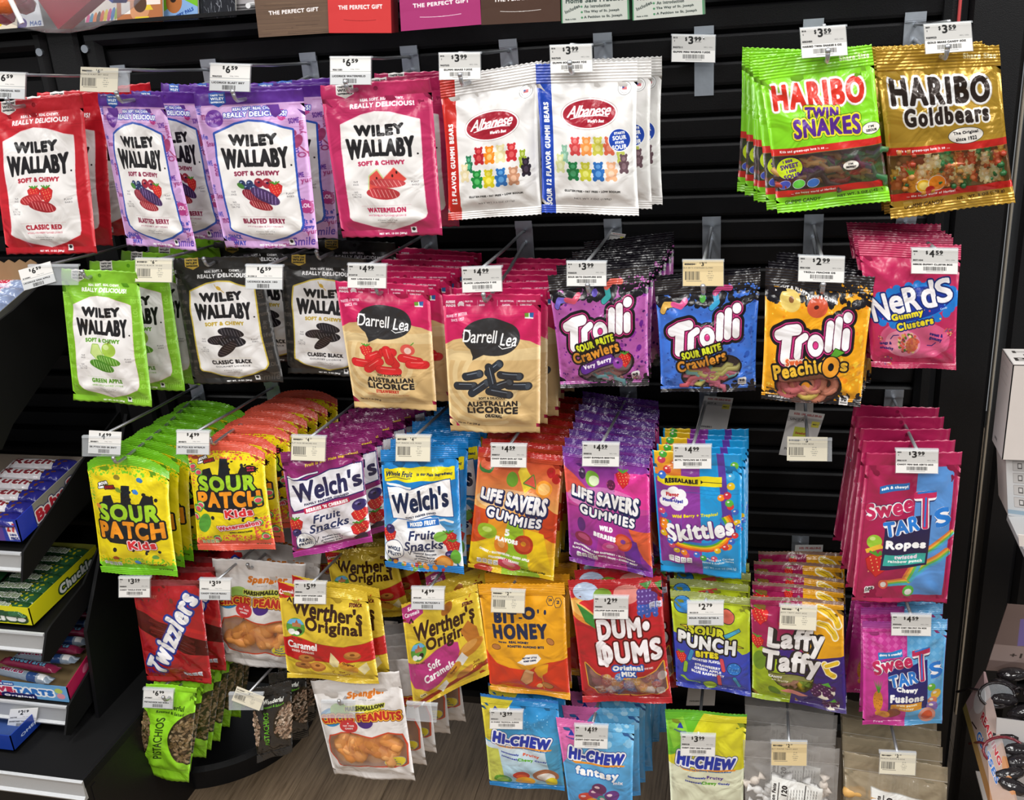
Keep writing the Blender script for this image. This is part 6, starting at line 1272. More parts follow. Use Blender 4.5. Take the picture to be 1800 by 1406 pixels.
hook(3, (378, 1036), (54, 36), 1, 'B', '3.59', ('', '9086461'), 'CANDY CIRCUS PEANU', 'above the upper white peanut bags', bx=-.859, hang=(452, 987), hd=.19)
F_wh = printmat('gold_caramel_bag', werther('hard'), .3, .1, .5)
b = bag('candy_bag', [(488, 1022), (645, 1041), (666, 1203), (506, 1190)], .272, F_wh, .03, .10, .05, True, .0, 28, 'b89a2c', wr=1.3)
stack(b, 'gold hard caramel bag with red band', 1, .02, 'gold hard caramel bags, front pair', dx=.012, jit=.02, seed=28)
b = bag('candy_bag', [(572, 968), (690, 958), (722, 1080), (596, 1092)], .15, F_wh, .03, .10, .05, True, .0, 128, 'b89a2c', wr=1.4)
stack(b, 'shaded gold hard caramel bag farther back behind plum bags', 3, .030, 'gold hard caramel bags, rear', dx=.016, jit=.05, seed=128)
hook(3, (545, 1042), (55, 38), 1, 'A', '5.99', ('B08', '8080482'), 'HARD CANDY BTR/CRM 2.8OZ', 'above the gold hard caramel bags', bx=-.689)
F_ws = printmat('gold_chew_bag', werther('soft'), .3, .1, .5)
b = bag('candy_bag', [(705, 1063), (838, 1026), (861, 1184), (728, 1246)], .262, F_ws, .03, .08, .05, True, .0, 29, 'a8441c', wr=1.2)
stack(b, 'tilted gold soft caramel bag with magenta heart', 3, .045, 'gold soft caramel bags', dx=.006, dz=.004, jit=.03, seed=29, roll=-.04)
hook(3, (752, 1052), (57, 38), 1, 'B', '4.99', ('', '8092489'), 'CARAMEL BUTR/CRM 6', 'above the tilted gold soft caramel bag', bx=-.492)
F_bh = printmat('honey_bag', bitohoney(), .36, bump=.4)
b = bag('candy_bag', [(840, 1026), (992, 1024), (1003, 1229), (862, 1212)], .262, F_bh, .028, .10, .04, True, .01, 30, 'c0821c', wr=1.1)
stack(b, 'amber and red honey candy bag', 3, .030, 'amber honey candy bags', dx=.004, jit=.03, seed=30)
hook(3, (893, 1057), (58, 39), 2, 'C', '2.49', ('', '9083805'), 'BIT O HONEY 4.2OZ', 'above the amber honey candy bags', bx=-.36, d=.28)
F_dd = printmat('red_lollipop_bag', dumdums(), .3, bump=.45)
b = bag('candy_bag', [(998, 1020), (1162, 1013), (1182, 1236), (1025, 1233)], .268, F_dd, .034, .08, .05, True, .015, 31, '8a1c20', wr=1.2)
fill(b, 'wrapped_lollipop', 'lolly', ['c88a7a', 'a85a6a', 'd8a060', 'e0d0c8', '5a80b8', 'b04a58'], 16, (.18, .72, .88, .86), 31, .016, 1.4, .2)
stack(b, 'red lollipop bag with clear window of wrapped pops', 3, .034, 'red lollipop bags', dx=.004, jit=.03, seed=31)
hook(3, (1074, 1068), (60, 39), 1, 'A', '2.99', ('B08', '9085881'), 'LOLLIPOP DUM DUMS 5.6OZ', 'above the red lollipop bags', bx=-.203)
F_pu = printmat('sour_bites_bag', sourpunch(), .3, bump=.45)
b = bag('candy_bag', [(1178, 1036), (1319, 1050), (1320, 1223), (1189, 1204)], .262, F_pu, .026, .09, .04, True, .01, 32, '8c9430', wr=1.1)
stack(b, 'blue and lime sour bites bag', 4, .030, 'blue and lime sour bites bags', dx=-.001, dz=.003, jit=.02, seed=32)
hook(3, (1240, 1078), (63, 41), 0, 'B', '2.79', ('', '9015319'), 'SOUR PUNCH BITES A', 'above the blue and lime bags', bx=-.066)
F_lt = printmat('banana_taffy_bag', laffy(), .3, bump=.45)
b = bag('candy_bag', [(1319, 1046), (1483, 1056), (1488, 1254), (1322, 1224)], .266, F_lt, .028, .08, .04, True, .01, 33, '8a6a30', wr=1.1)
fill(b, 'wrapped_taffy', 'chew', ['c8d060', 'e8c83a', 'd89a90', '9ac04a'], 12, (.30, .70, .60, .79), 33, .009, .9, .1)
stack(b, 'four-colour fruit taffy bag with bananas and grapes', 4, .034, 'four-colour taffy bags', dx=.002, jit=.02, seed=33)
hook(3, (1403, 1086), (64, 41), 3, 'C', '4.49', ('', '9001038'), 'LAFFY TAFFY ASST 6OZ', 'above the four-colour taffy bags', bx=.078, d=.282)
F_fu = printmat('pink_blue_chew_bag', fusions(), .32, bump=.45)
b = bag('candy_bag', [(1516, 1092), (1666, 1088), (1656, 1273), (1516, 1275)], .266, F_fu, .028, .10, .05, True, .01, 34, 'a83a80', wr=1.1)
stack(b, 'pink and pale blue chewy candy bag', 3, .035, 'pink and pale blue chew bags', dx=-.001, jit=.03, seed=34, roll=.05)
hook(3, (1602, 1099), (69, 36), 1, 'A', '4.59', ('B08', '8009406'), 'CHWY CHEY FSN PNT PN 9OZ', 'above the pink and pale blue bags', bx=.218)
# ================================================================= ROW 5
F_pg = printmat('green_nut_bag', pistachio(0), .4, bump=.4)
b = bag('nut_bag', [(258, 1200), (347, 1208), (331, 1377), (240, 1358)], .272, F_pg, .026, .06, .10, False, .0, 35, '6a9a24', wr=1.2)
fill(b, 'pistachio', 'nut', ['b89a70', '8a7450', 'a88860', '6a5a3a', 'c0a878'], 50, (.64, .28, .95, .78), 35, .007, 1.0, .5)
fill(b, 'pistachio', 'nut', ['b89a70', '8a7450', '6a5a3a'], 18, (.03, .32, .2, .76), 36, .006, .95, .5)
stack(b, 'bright green pistachio bag with oval windows', 7, .030, 'green pistachio bags', dx=.001, jit=.06, seed=35)
hook(4, (278, 1228), (52, 33), 3, 'B', '6.99', ('', '8758887'), 'PISTACHIOS NO SHELL', 'above the green pistachio bags', bx=-1.01, hang=(306, 1216))
F_pb = printmat('black_nut_bag', pistachio(1), .3, bump=.5)
b = bag('nut_bag', [(441, 1210), (512, 1196), (514, 1322), (453, 1340)], .25, F_pb, .026, .14, .10, True, .0, 36, '1c1a18', wr=1.3)
fill(b, 'pistachio', 'nut', ['d8b8a0', 'c8a488', 'e0c8b0'], 30, (.68, .30, .95, .76), 37, .007, .95, .5)
fill(b, 'pistachio', 'nut', ['d8b8a0', 'e0c8b0'], 16, (.03, .32, .2, .76), 38, .006, .95, .5)
stack(b, 'black pistachio bag with oval windows', 4, .045, 'black pistachio bags', dx=.006, jit=.06, seed=36)
hook(4, (436, 1228), (52, 26), 21, 'C', '2.69', ('', '9112389'), 'PISTACHIOS 2.5OZ', 'left of the black pistachio bags', bx=-.84, d=.27, hold_off=(-4, 5), hold_wh=(60, 30))
b = bag('candy_bag', [(546, 1196), (702, 1178), (730, 1374), (588, 1362)], .262, F_sg, .032, .14, .06, False, .0, 37, 'c8c0ba', wr=1.3)
fill(b, 'circus_peanut', 'peanut', ['e8a05a', 'ecac6c', 'e09650'], 13, (.20, .575, .82, .755), 39, .014, 1.4, .1)
stack(b, 'white marshmallow peanut bag hanging over the floor', 4, .042, 'lower white peanut bags', dx=.010, jit=.03, seed=37, yawj=.12)
hook(4, (594, 1247), (58, 28), 0, 'A', '0.00', ('', ''), '', 'in front of the lower white peanut bag', bx=-.675, d=.28, paper=False, hang=(610, 1222), hd=.26)
hook(4, (741, 1252), (52, 30), 4, 'A', '0.00', ('', ''), '', 'right of the lower white peanut bags', bx=-.524, d=.28, paper=False)
F_ht = printmat('tropical_chew_bag', hichew('trop'), .32, bump=.45)
b = bag('candy_bag', [(844, 1219), (981, 1232), (993, 1390), (861, 1381)], .262, F_ht, .026, .09, .05, True, .01, 38, '2a6a98')
stack(b, 'blue tropical fruit chew bag with mango', 1, .03, 'blue tropical chew bags', dx=.006, jit=.03, seed=38)
hook(4, (890, 1265), (57, 32), 1, 'A', '3.99', ('B08', '8095231'), 'HI CHEW TROPICAL 3.53OZ', 'above the blue tropical chew bags', bx=-.381)
F_hf = printmat('fantasy_chew_bag', hichew('fan'), .32, bump=.45)
b = bag('candy_bag', [(977, 1261), (1115, 1275), (1112, 1434), (1002, 1428)], .268, F_hf, .026, .09, .05, True, .01, 39, '3a6aa8')
stack(b, 'sky blue and pink fruit chew bag', 6, .036, 'blue and pink chew bags', dx=.006, jit=.04, seed=39)
hook(4, (1039, 1295), (58, 40), 2, 'A', '4.59', ('B08', '8098881'), 'CHEWY CNDY FANTASY MX', 'above the blue and pink chew bags', bx=-.243)
F_ho = printmat('orchard_chew_bag', hichew('org'), .32, bump=.45)
b = bag('candy_bag', [(1169, 1245), (1313, 1255), (1306, 1436), (1180, 1434)], .262, F_ho, .026, .09, .05, True, .01, 40, '8a9a2c')
stack(b, 'lime and yellow fruit chew bag with green apple', 0, None, '', seed=40)
hook(4, (1227, 1310), (60, 37), 2, 'A', '3.99', ('B08', '8089528'), 'CHEWY CNDY ORG MX 3.53OZ', 'above the lime and yellow chew bag', bx=-.077)
F_cm = printmat('clear_mint_bag', clearbag('mint'), .15, bump=.5)
b = bag('candy_bag', [(1306, 1298), (1476, 1314), (1470, 1500), (1310, 1494)], .266, F_cm, .036, .16, .05, False, .01, 41, 'c8c4c0', wr=1.3)
mat('candy_bag_back_c8c4c0').node_tree.nodes['Principled BSDF'].inputs['Alpha'].default_value = .35
fill(b, 'wrapped_mint', 'mint', ['f4f2ee', 'f0eeea', 'f8f6f2', 'f2f0ec', 'f4e0d4'], 52, (.10, .34, .90, .90), 41, .017, .95, .2)
stack(b, 'clear bag of wrapped white sweets with nutrition label', 3, .040, 'clear bags of wrapped sweets', dx=.0, jit=.02, seed=41)
hook(4, (1387, 1325), (62, 41), 1, 'Y', '2.49', ('', '9011025'), 'SALT WATER TAFFY ASST', 'above the clear bags of wrapped sweets', bx=.06)
F_cb = printmat('beige_clear_bag', clearbag('beige'), .2, bump=.5)
b = bag('candy_bag', [(1484, 1320), (1666, 1348), (1664, 1520), (1486, 1508)], .264, F_cb, .034, .16, .05, False, .01, 42, 'b0a890', wr=1.3)
mat('candy_bag_back_b0a890').node_tree.nodes['Principled BSDF'].inputs['Alpha'].default_value = .6
fill(b, 'peach_slice', 'peanut', ['d8a860', 'cc9850'], 14, (.06, .34, .5, .9), 42, .010, 1.0, .3)
stack(b, 'hazy beige bag of orange slices with nutrition label', 3, .040, 'hazy beige candy bags', dx=.0, jit=.02, seed=42)
hook(4, (1578, 1342), (63, 38), 3, 'C', '2.49', ('', '9011027'), 'PEACH SLICES 8.5OZ', 'above the hazy beige bags', bx=.215)
# row 5: paper price cards clipped behind the bags on the pegs
def card(q, d, label, top='b8b6b4', spot=None):
    a = Art(1.4, 'c9c7c5', 120); a.R(0, 18, 100, 34, 'a8a6a6'); a.T('SIZE: 1PK AISLE 09-02', 54, 9, 78, 6, 'a05050', b=.5); a.T('UNIT A', 28, 26, 40, 7, '555555', b=.6); a.R(70, 26, 94, 44, 'd0c84a'); a.T('MAY 1', 82, 35, 16, 4, '333333', b=.4)
    a.T('7096801', 30, 118, 40, 7, '555555', b=.6)
    if spot: a.R(26, 48, 66, 84, 'b8c040'); a.T('Swedish', 46, 66, 30, 7, 'a04030', b=.6)
    o = MB().slab(px2(q, d), .0008, Vector((0, 1, 0))).build('shelf_card', printmat('shelf_card', a, .6, bump=0)); tag(o, label, 'card'); return o
card([(1388, 720), (1450, 728), (1424, 806), (1369, 799)], .10, 'grey planogram card hanging behind the cream tag without bags', spot=1)
card([(1238, 696), (1289, 700), (1276, 762), (1222, 758)], .04, 'grey planogram card behind the blue rainbow pouches')
card([(1398, 958), (1447, 958), (1440, 1040), (1392, 1040)], .05, 'grey planogram card behind the four-colour taffy bags')
card([(1212, 1190), (1260, 1190), (1256, 1240), (1206, 1240)], .05, 'grey planogram card below the blue and lime bags')
card([(586, 424), (640, 440), (632, 452), (580, 452)], .05, 'white card tip between lilac pouch and black pouch')
card([(1074, 408), (1100, 412), (1092, 436), (1066, 434)], .05, 'white card on the peg bracket behind the purple worm bags')
# ---------------------------------------------------------------- left shelving with boxes of bars
XS = -1.165
def shelf(name_l, pr, hgt, wing=None, X=XS, back=-.03, rise=.035, wl=.085):
    """tilted black tray with an aluminium price rail; pr = pixel of the rail's top right corner"""
    F0 = PXx(pr[0], pr[1], X); y, z = F0.y, F0.z
    r = empty('shelf', (X-.3, y, z), name_l, 'shelf', 'black tilted shelves at the left')
    w_ = 1.25; x0 = X-w_
    MB().add([(x0, y+.004, z-.006), (X, y+.004, z-.006), (X, back, z+rise), (x0, back, z+rise), (x0, y+.004, z-.03), (X, y+.004, z-.03), (X, back, z+rise-.02), (x0, back, z+rise-.02)], [(0, 1, 2, 3), (7, 6, 5, 4), (0, 4, 5, 1), (1, 5, 6, 2), (2, 6, 7, 3), (3, 7, 4, 0)]).build('tray', TRAY, r)
    pr_ = [(0, 0), (-.004, -.001), (-.005, -.004), (-.002, -.007), (-.003, -hgt+.007), (-.007, -hgt+.003), (-.006, -hgt), (.002, -hgt)]
    n = len(pr_); vs = [(x, y+a, z+b) for x in (x0, X) for a, b in pr_]
    mesh('price_rail', vs, [(k, k+1, n+k+1, n+k) for k in range(n-1)]+[tuple(range(n))[::-1], tuple(range(n, 2*n))], ALU, r)
    if wing:
        pf = [PXx(a, b, X+.001) for a, b in wing]; n = len(pf); vs = pf+[p+Vector((.004, 0, 0)) for p in pf]
        mesh('side_wing', vs, [tuple(range(n))[::-1], tuple(range(n, 2*n))]+[(k, (k+1) % n, n+(k+1) % n, n+k) for k in range(n)], TRAY, r)
    return r, y, z
s1 = shelf('top black shelf with the blue nut bar carton, left', (38, 970), .036, [(38, 970), (46, 957), (96, 882), (147, 803), (214, 715), (226, 800), (128, 909), (92, 952), (46, 1016), (36, 1022)])
s2 = shelf('second black shelf holding the yellow box', (78, 1112), .040, [(79, 1112), (86, 1100), (144, 1026), (169, 966), (212, 900), (226, 980), (158, 1055), (100, 1140), (84, 1163), (72, 1163)])
s3 = shelf('third black shelf holding the pale blue box', (118, 1240), .040, [(118, 1240), (126, 1226), (191, 1116), (216, 1057), (232, 1030), (240, 1110), (196, 1180), (130, 1276), (122, 1292), (112, 1292)])
s0 = shelf('high black shelf behind the green licorice pouches, left', (-60, 712), .04, [(-60, 640), (-40, 590), (20, 545), (100, 470), (150, 430), (160, 520), (120, 600), (20, 745), (0, 790), (-60, 800)])
# base deck
DZ = CZ-1.27; F4 = PZ(146, 1372, .135+DZ); r = empty('base_deck', (F4.x-.3, F4.y, 0), 'low black base shelf with aluminium rail at bottom left', 'shelf')
x1, y1 = F4.x, F4.y
MB().box((x1-.6, (y1-.03)/2, .125+DZ), (1.2, -y1-.03, .012)).build('deck', TRAY, r)
MB().box((x1-.6, y1+.02, .055+DZ/2), (1.2, .012, .11+DZ)).build('kick_panel', BLK, r)
MB().box((x1-.004, (y1-.02)/2, .068+DZ/2), (.006, -y1-.02, .132+DZ)).build('side_panel', BLK, r)
prf = [(0, 0), (-.005, -.002), (-.003, -.008), (-.004, -.03), (-.009, -.034), (-.007, -.038), (.002, -.038)]; n = len(prf)
vs = [(x, y1+a, DZ+.135+b) for x in (x1-1.2, x1) for a, b in prf]; mesh('price_rail', vs, [(k, k+1, n+k+1, n+k) for k in range(n-1)]+[tuple(range(n))[::-1], tuple(range(n, 2*n))], ALU, r)
# big black side panels between shelves and pegs
m = MB().add([(x, y, z+DZ) for x in (-1.153, -1.146) for y, z in ((-.02, .02), (-.30, .02), (-.26, .30), (-.02, .62))], [(3, 2, 1, 0), (4, 5, 6, 7), (0, 1, 5, 4), (1, 2, 6, 5), (2, 3, 7, 6), (3, 0, 4, 7)])
tag(m.build('end_panel', BLK), 'black tapered end panel between the left shelves and the pegs', 'panel')
# paper tag on the third rail
a = pricetag('B', '2.19', ('', '8437708'), 'SWEETART TANGY 1.8')
q = [P(x, y, -s3[1]+.007) for x, y in ((18, 1247), (67, 1244), (61, 1279), (12, 1278))]
tag(MB().slab(q, .0006, Vector((0, 1, 0))).build('price_tag', printmat('price_tag', a, .5, bump=0)), 'white $2.19 price tag on the aluminium shelf rail', 'tag')
def tray_box(label, pf, d, pb, wid, hgt, front, side, inner='8a7a68', zigzag=False, fh=None, group=None):
    """open display carton; pf = pixel of its front right top corner, pb = of its back right top corner"""
    F0, B0 = (pf, pb) if isinstance(pf, Vector) else (P(pf[0], pf[1], d), None)
    B0 = B0 or PXx(pb[0], pb[1], F0.x); r = empty('display_carton', F0-Vector((wid/2, 0, hgt)), label, 'carton')
    up = Vector((0, 0, hgt)); lx = Vector((wid, 0, 0)); mi = mat('carton_board_'+inner, inner, .75, var=.08, bscale=90); fr = Vector((0, 0, fh or hgt))
    def pan(nm, qd, m): return MB().slab(qd, .0016, None).build(nm, m, r)
    # the front face looks at the camera, the side face looks right
    MB().slab([F0-lx, F0, F0-up, F0-lx-up], .0016, Vector((0, 1, 0))).build('front_panel', front, r)
    MB().slab([F0, B0, B0-up, F0-up], .0016, Vector((-1, 0, 0))).build('right_panel', side, r)
    MB().slab([F0-lx, B0-lx, B0-lx-up, F0-lx-up], .0016, Vector((1, 0, 0))).build('left_panel', mi, r)
    MB().slab([B0-lx, B0, B0-up, B0-lx-up], .0016, Vector((0, -1, 0))).build('back_panel', mi, r)
    MB().slab([F0-up-lx, F0-up, B0-up, B0-up-lx], .0016, Vector((0, 0, 1))).build('bottom_panel', mi, r)
    return r, F0, B0
def barart(c, txt, tc, dots=None, c2=None):
    a = Art(.34, c, 200); H = a.h
    if c2: a.R(70, 0, 100, H, c2)
    a.T(txt, 38, H*.5, 56, H*.42, tc, b=1.4, sh=.2, o=[(1.2, 'f4f0f0')])
    if dots: 
        for i in range(5): a.E(64+i*5, 8+(i*11) % 18, 3.4, 2, dots, i*40)
    return a
_bar = {}
def bar(name, film, c, L_, W_, T_, rot, label, grp, cat='candy bar', tilt=0.):
    r = empty(name, c, label, cat, grp)
    R = Matrix.Rotation(rot, 3, 'Z') @ Matrix.Rotation(tilt, 3, 'X'); vs = []; uv = []; fs = []
    prof = [(-.5, .0, 1), (-.44, .0, 1), (-.42, .6, .96), (-.36, 1, .92), (.36, 1, .92), (.42, .6, .96), (.44, 0, 1), (.5, 0, 1)]; n = 10
    for x, t, w_ in prof:
        for k in range(n):
            an = 2*math.pi*k/n; yy = math.cos(an)*W_/2*w_; zz = math.sin(an)*(T_/2*t+.0004); vs.append(Vector(c)+R @ Vector((x*L_, yy, zz))); uv.append((x+.5, .5+.5*math.cos(an) if False else .5+math.cos(an)*.48))
    m = len(prof)
    for i in range(m-1):
        for k in range(n): fs.append((i*n+k, (i+1)*n+k, (i+1)*n+(k+1) % n, i*n+(k+1) % n))
    mesh('wrapper', vs, fs, film, r, None, uv, True)
    return r
def fa(asp, base, fn, px=200): a = Art(asp, base, px); fn(a); return a
# caramel bar box: blue front, grey side
def f1(a):
    a.R(0, 0, 100, a.h, '2438a0'); a.R(0, 0, 86, a.h, '5a3c90'); a.G([(88, 3), (96.5, 2), (98.5, a.h-3), (90, a.h-2)], 'f2eef0'); a.T('2', 91, a.h*.33, 3.4, a.h*.42, 'c02430', b=.7); a.T('PIECE', 95.6, a.h*.36, 9, 2, 'c02430', b=.3, rot=-82); a.T('SHARE', 94, a.h*.68, 6, 2.4, '1c2c70', b=.25); a.T('PACK', 94.6, a.h*.83, 6.6, 2.8, '1c2c70', b=.3)
def f2(a):
    a.R(0, 0, 22, a.h, '2438b0'); a.T('Baby Ruth', 66, a.h*.62, 84, a.h*.62, 'c02838', b=1.6, rot=-2, o=[(2.4, '201a50'), (1.6, 'f4f0ee')])
bx, F0, B0 = tray_box('blue and grey carton of white nut bars on the top left shelf', (28, 914), -s1[1]-.012, (147, 803), .22, .042, printmat('carton_front', fa(.24, '2438a0', f1), .45, bump=.05), printmat('carton_side', fa(.26, '8a8880', f2), .55, bump=.05), '7a6e62')
fb = printmat('nut_bar', barart('dcd8dc', 'Ruth', '8a3038', '6a3c20', '2a2a80'), .3, bump=.5)
for i in range(6):
    t = (i+.45)/6; c = F0.lerp(B0, t)+Vector((-.075, 0, -.010))
    bar('nut_bar', fb, c, .14, .034, .022, .04*(i % 3-1), 'white and brown nut bar, %s from the front of the blue carton' % ('first', 'second', 'third', 'fourth', 'fifth', 'sixth')[i], 'nut bars in the blue carton', tilt=.2)
# yellow jelly box
def f3(a): a.R(0, 0, 100, a.h, 'ddd81c'); a.T('Chuckles', 68, a.h*.56, 56, a.h*.5, 'f4f4f0', b=1.6, o=[(1.8, '1c3c1c')])
bx, F0, B0 = tray_box('yellow carton of green jelly candy packs, second left shelf', (50, 1069), -s2[1]-.012, (169, 957), .30, .036, printmat('carton_front', fa(.2, 'ddd81c', f3), .4, bump=.05), printmat('carton_side', fa(.26, 'd8d41c', f3), .4, bump=.05), '8a8a30')
fj = printmat('jelly_pack', barart('24482a', 'Chuckles', '98a888', 'b8b020', '30603a'), .18, bump=.9)
for i in range(7):
    for j in range(2):
        t = (i+.5)/7; c = F0.lerp(B0, t)+Vector((-.066-.12*j, 0, -.015+.004*(j % 2)))
        bar('jelly_pack', fj, c, .118, .034, .022, .05*((i+j) % 3-1), 'green cellophane jelly pack in the yellow carton, %s row from the front, %s side' % (('first', 'second', 'third', 'fourth', 'fifth', 'sixth', 'seventh')[i], ('right', 'left')[j]), 'green jelly packs', 'candy pack', tilt=.2)
# pale blue tablet box
def f5(a):
    a.R(0, 0, 100, a.h, '6ea8d8'); a.R(0, 0, 44, a.h, 'b02048'); a.T('SWEE', 43, a.h*.5, 30, a.h*.34, 'c02850', b=1.2, o=[(1.6, 'f4f4f8')]); a.T('TARTS', 70, a.h*.5, 34, a.h*.36, '2870c0', b=1.2, o=[(1.6, 'f4f4f8')]); a.T('Original', 56, a.h*.88, 26, a.h*.16, 'ffffff', b=.5, o=[(2.5, '202060')]); a.E(92, a.h*.3, 3.4, 3, 'b8c860'); a.E(93, a.h*.62, 3.6, 3.4, 'd890a0'); a.T('new tastes!', 46, a.h*.14, 14, 2.8, 'ffffff', b=.4, o=[(1, '2a50a0')])
def f6(a): a.R(0, 0, 100, a.h, 'b0204e'); a.E(30, a.h*.4, 5, 4, 'c8708a')
bx, F0, B0 = tray_box('pale blue and magenta carton of candy rolls, third left shelf', (117, 1208), -s3[1]-.012, (212, 1064), .24, .034, printmat('carton_front', fa(.19, '6ea8d8', f5, 260), .4, bump=.05), printmat('carton_side', fa(.2, 'b0204e', f6), .4, bump=.05), '8a7450')
fr_ = printmat('candy_roll', fa(.22, '8894a4', lambda a: (a.R(0, 0, 100, a.h, '8a98a8'), a.R(0, 6, 100, 10, 'c0ccd8'), a.R(60, 0, 76, a.h, '2c4a80'), a.T('SweeTarts', 30, a.h*.5, 44, a.h*.5, 'a02850', b=.9, o=[(1, 'd0dce8')]), a.R(80, 2, 90, a.h-2, 'e8e8e8'))), .2, bump=.3)
fm_ = printmat('candy_roll', fa(.22, '8a2848', lambda a: (a.T('SweeTarts', 50, a.h*.5, 60, a.h*.5, '70a8c8', b=.9, o=[(1, '301830')]))), .25, bump=.3)
for i in range(9):
    t = (i+.6)/9.3; c = F0.lerp(B0, t)+Vector((-.075-(.02 if i < 2 else 0), 0, .004+.002*(i % 2)))
    bar('candy_roll', (fr_, fm_)[i % 2], c, .13, .018, .018, (-.12, -.1, .02, 0, .03, 0, .02, -.02, 0)[i], '%s candy roll in the pale blue carton, %s from the front' % (('silvery', 'magenta')[i % 2], ('first', 'second', 'third', 'fourth', 'fifth', 'sixth', 'seventh', 'eighth', 'ninth')[i]), 'candy rolls in the pale blue carton', 'candy roll')
# blue carton on the base deck
def f7(a): a.R(0, 0, 100, a.h, '1c3c98'); a.T('OMEGA', 30, a.h*.55, 34, 9, 'c8d4ec', b=.7, rot=-2)
bx, F0, B0 = tray_box('dark blue carton on the base deck at the left edge', PZ(-6, 1356, .268)+Vector((-.004, .05, .032)), 0, PZ(-6, 1356, .268)+Vector((-.004, .22, .032)), .20, .032, printmat('carton_front', fa(.5, '1c3c98', f7), .4, bump=.05), printmat('carton_side', fa(.5, '1c3c98', f7), .4, bump=.05), '24407a')
# grey carton with bars, upper left
def f8(a): a.R(0, 0, 100, a.h, '6a6a62'); a.T('Musketeers', 36, a.h*.66, 98, a.h*.34, 'a82830', b=1.6, rot=0, o=[(3.0, '1c2c50'), (1.8, 'e8e0d8')])
bx, F0, B0 = tray_box('grey and brown carton of pink bars, upper left shelf', (-62, 602), .30, (72, 486), .24, .075, printmat('carton_front', fa(.4, '6a6a62', f8), .5, bump=.05), printmat('carton_side', fa(.36, '6a6a62', f8), .5, bump=.05), '8a6a4a')
fk = printmat('pink_bar', barart('c8b8cc', 'MUSKETEERS', 'c02848', 'b8c8e0', '8a98b8'), .25, bump=.5)
for i in range(8):
    t = (i+.5)/8; c = F0.lerp(B0, t)+Vector((-.072, 0, -.010)); bar('pink_bar', fk, c, .13, .032, .020, .04*(i % 3-1), 'pink and silver bar in the grey carton, %s from the front' % ('first', 'second', 'third', 'fourth', 'fifth', 'sixth', 'seventh', 'eighth')[i], 'pink bars in the grey carton', tilt=.2)
vs = []; N = 24; A0 = B0+Vector((-.26, -.004, -.02)); A1 = B0+Vector((.0, -.004, -.02))
top_ = [A0.lerp(A1, k/N)+Vector((0, 0, .045+(.006 if k % 2 else 0))) for k in range(N+1)]; bot_ = [A0.lerp(A1, k/N) for k in range(N+1)]
MB().add(bot_+top_+[p+Vector((0, .002, 0)) for p in bot_+top_], [(k, k+1, N+2+k, N+1+k) for k in range(N)]+[(2*N+2+k, 3*N+3+k, 3*N+4+k, 2*N+3+k) for k in range(N)]).build('back_flap', mat('kraft_board', '9a7a56', .8, var=.1), bx)
# ---------------------------------------------------------------- gift boxes and kits above the panel
def hangbox(name, q, d, dep, art, side, label, grp=None):
    Q = px2(q, d); r = empty(name, (Q[0]+Q[1])/2, label, 'box', grp)
    f_ = printmat(name, art, .45, bump=.05)
    MB().slab(Q, .0012, Vector((0, 1, 0))).build('front_panel', f_, r)
    m = MB(); bk = [p+Vector((0, dep, 0)) for p in Q]; F1 = [p+Vector((0, .0013, 0)) for p in Q]
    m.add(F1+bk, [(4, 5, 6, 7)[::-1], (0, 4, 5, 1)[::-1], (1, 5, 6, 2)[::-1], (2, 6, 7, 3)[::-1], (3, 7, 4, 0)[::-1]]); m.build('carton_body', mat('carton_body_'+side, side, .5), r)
    c = (Q[0]+Q[1])/2
    return r
def gift(c, wood=False, slot='ffffff'):
    a = Art(1.3, c, 260); H = a.h
    if wood:
        for i in range(90): y = random.Random(i).uniform(0, H); a.L([(random.Random(i+200).uniform(-20, 60), y), (random.Random(i+300).uniform(40, 120), y+.5)], .7, ['5a4638', '4c3a2e', '78604c'][i % 3])
    a.T('THE PERFECT GIFT', 52, H-36, 70, 6, 'f4eeee', b=.55, rot=-1); a.L([(25+i*3, H-17-.02*(i-9)**2) for i in range(18)], .6, slot) if not wood else None
    return a
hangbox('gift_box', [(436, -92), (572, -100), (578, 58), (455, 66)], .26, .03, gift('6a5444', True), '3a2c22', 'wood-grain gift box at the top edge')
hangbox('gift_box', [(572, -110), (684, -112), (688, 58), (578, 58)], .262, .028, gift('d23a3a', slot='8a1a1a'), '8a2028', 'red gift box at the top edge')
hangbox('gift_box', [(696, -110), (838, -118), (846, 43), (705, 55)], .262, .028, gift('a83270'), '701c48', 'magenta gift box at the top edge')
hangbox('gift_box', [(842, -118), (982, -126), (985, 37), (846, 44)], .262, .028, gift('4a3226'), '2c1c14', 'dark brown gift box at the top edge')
def kit():
    a = Art(1.3, 'c4c8c0', 260); H = a.h; a.R(0, 0, 2, H, '4a8a60'); a.R(98, 0, 100, H, '4a8a60')
    a.T('Home Sale Practice™' if False else 'Home Sale Practice', 50, H-32, 86, 8, '3a4a44', b=.7)
    for i, t in enumerate(('An Introduction', 'The Way of St. Joseph', 'A Petition to St. Joseph')): a.E(31, H-22.5+i*8, 1.6, 1.6, '4a8a60'); a.T(t, (54, 60, 62)[i], H-22.5+i*8, (38, 52, 56)[i], 4.6, '3a4440', b=.35)
    a.T('Includes', 17, H-20, 24, 5, '3a4440', b=.35, rot=-22); a.T('Made in USA', 14, H-5, 16, 2, '3a4440', b=.2); return a
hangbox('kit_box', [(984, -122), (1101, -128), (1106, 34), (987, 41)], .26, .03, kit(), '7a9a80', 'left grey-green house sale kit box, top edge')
hangbox('kit_box', [(1109, -128), (1232, -136), (1238, 25), (1112, 36)], .26, .03, kit(), '7a9a80', 'right grey-green house sale kit box, top edge')
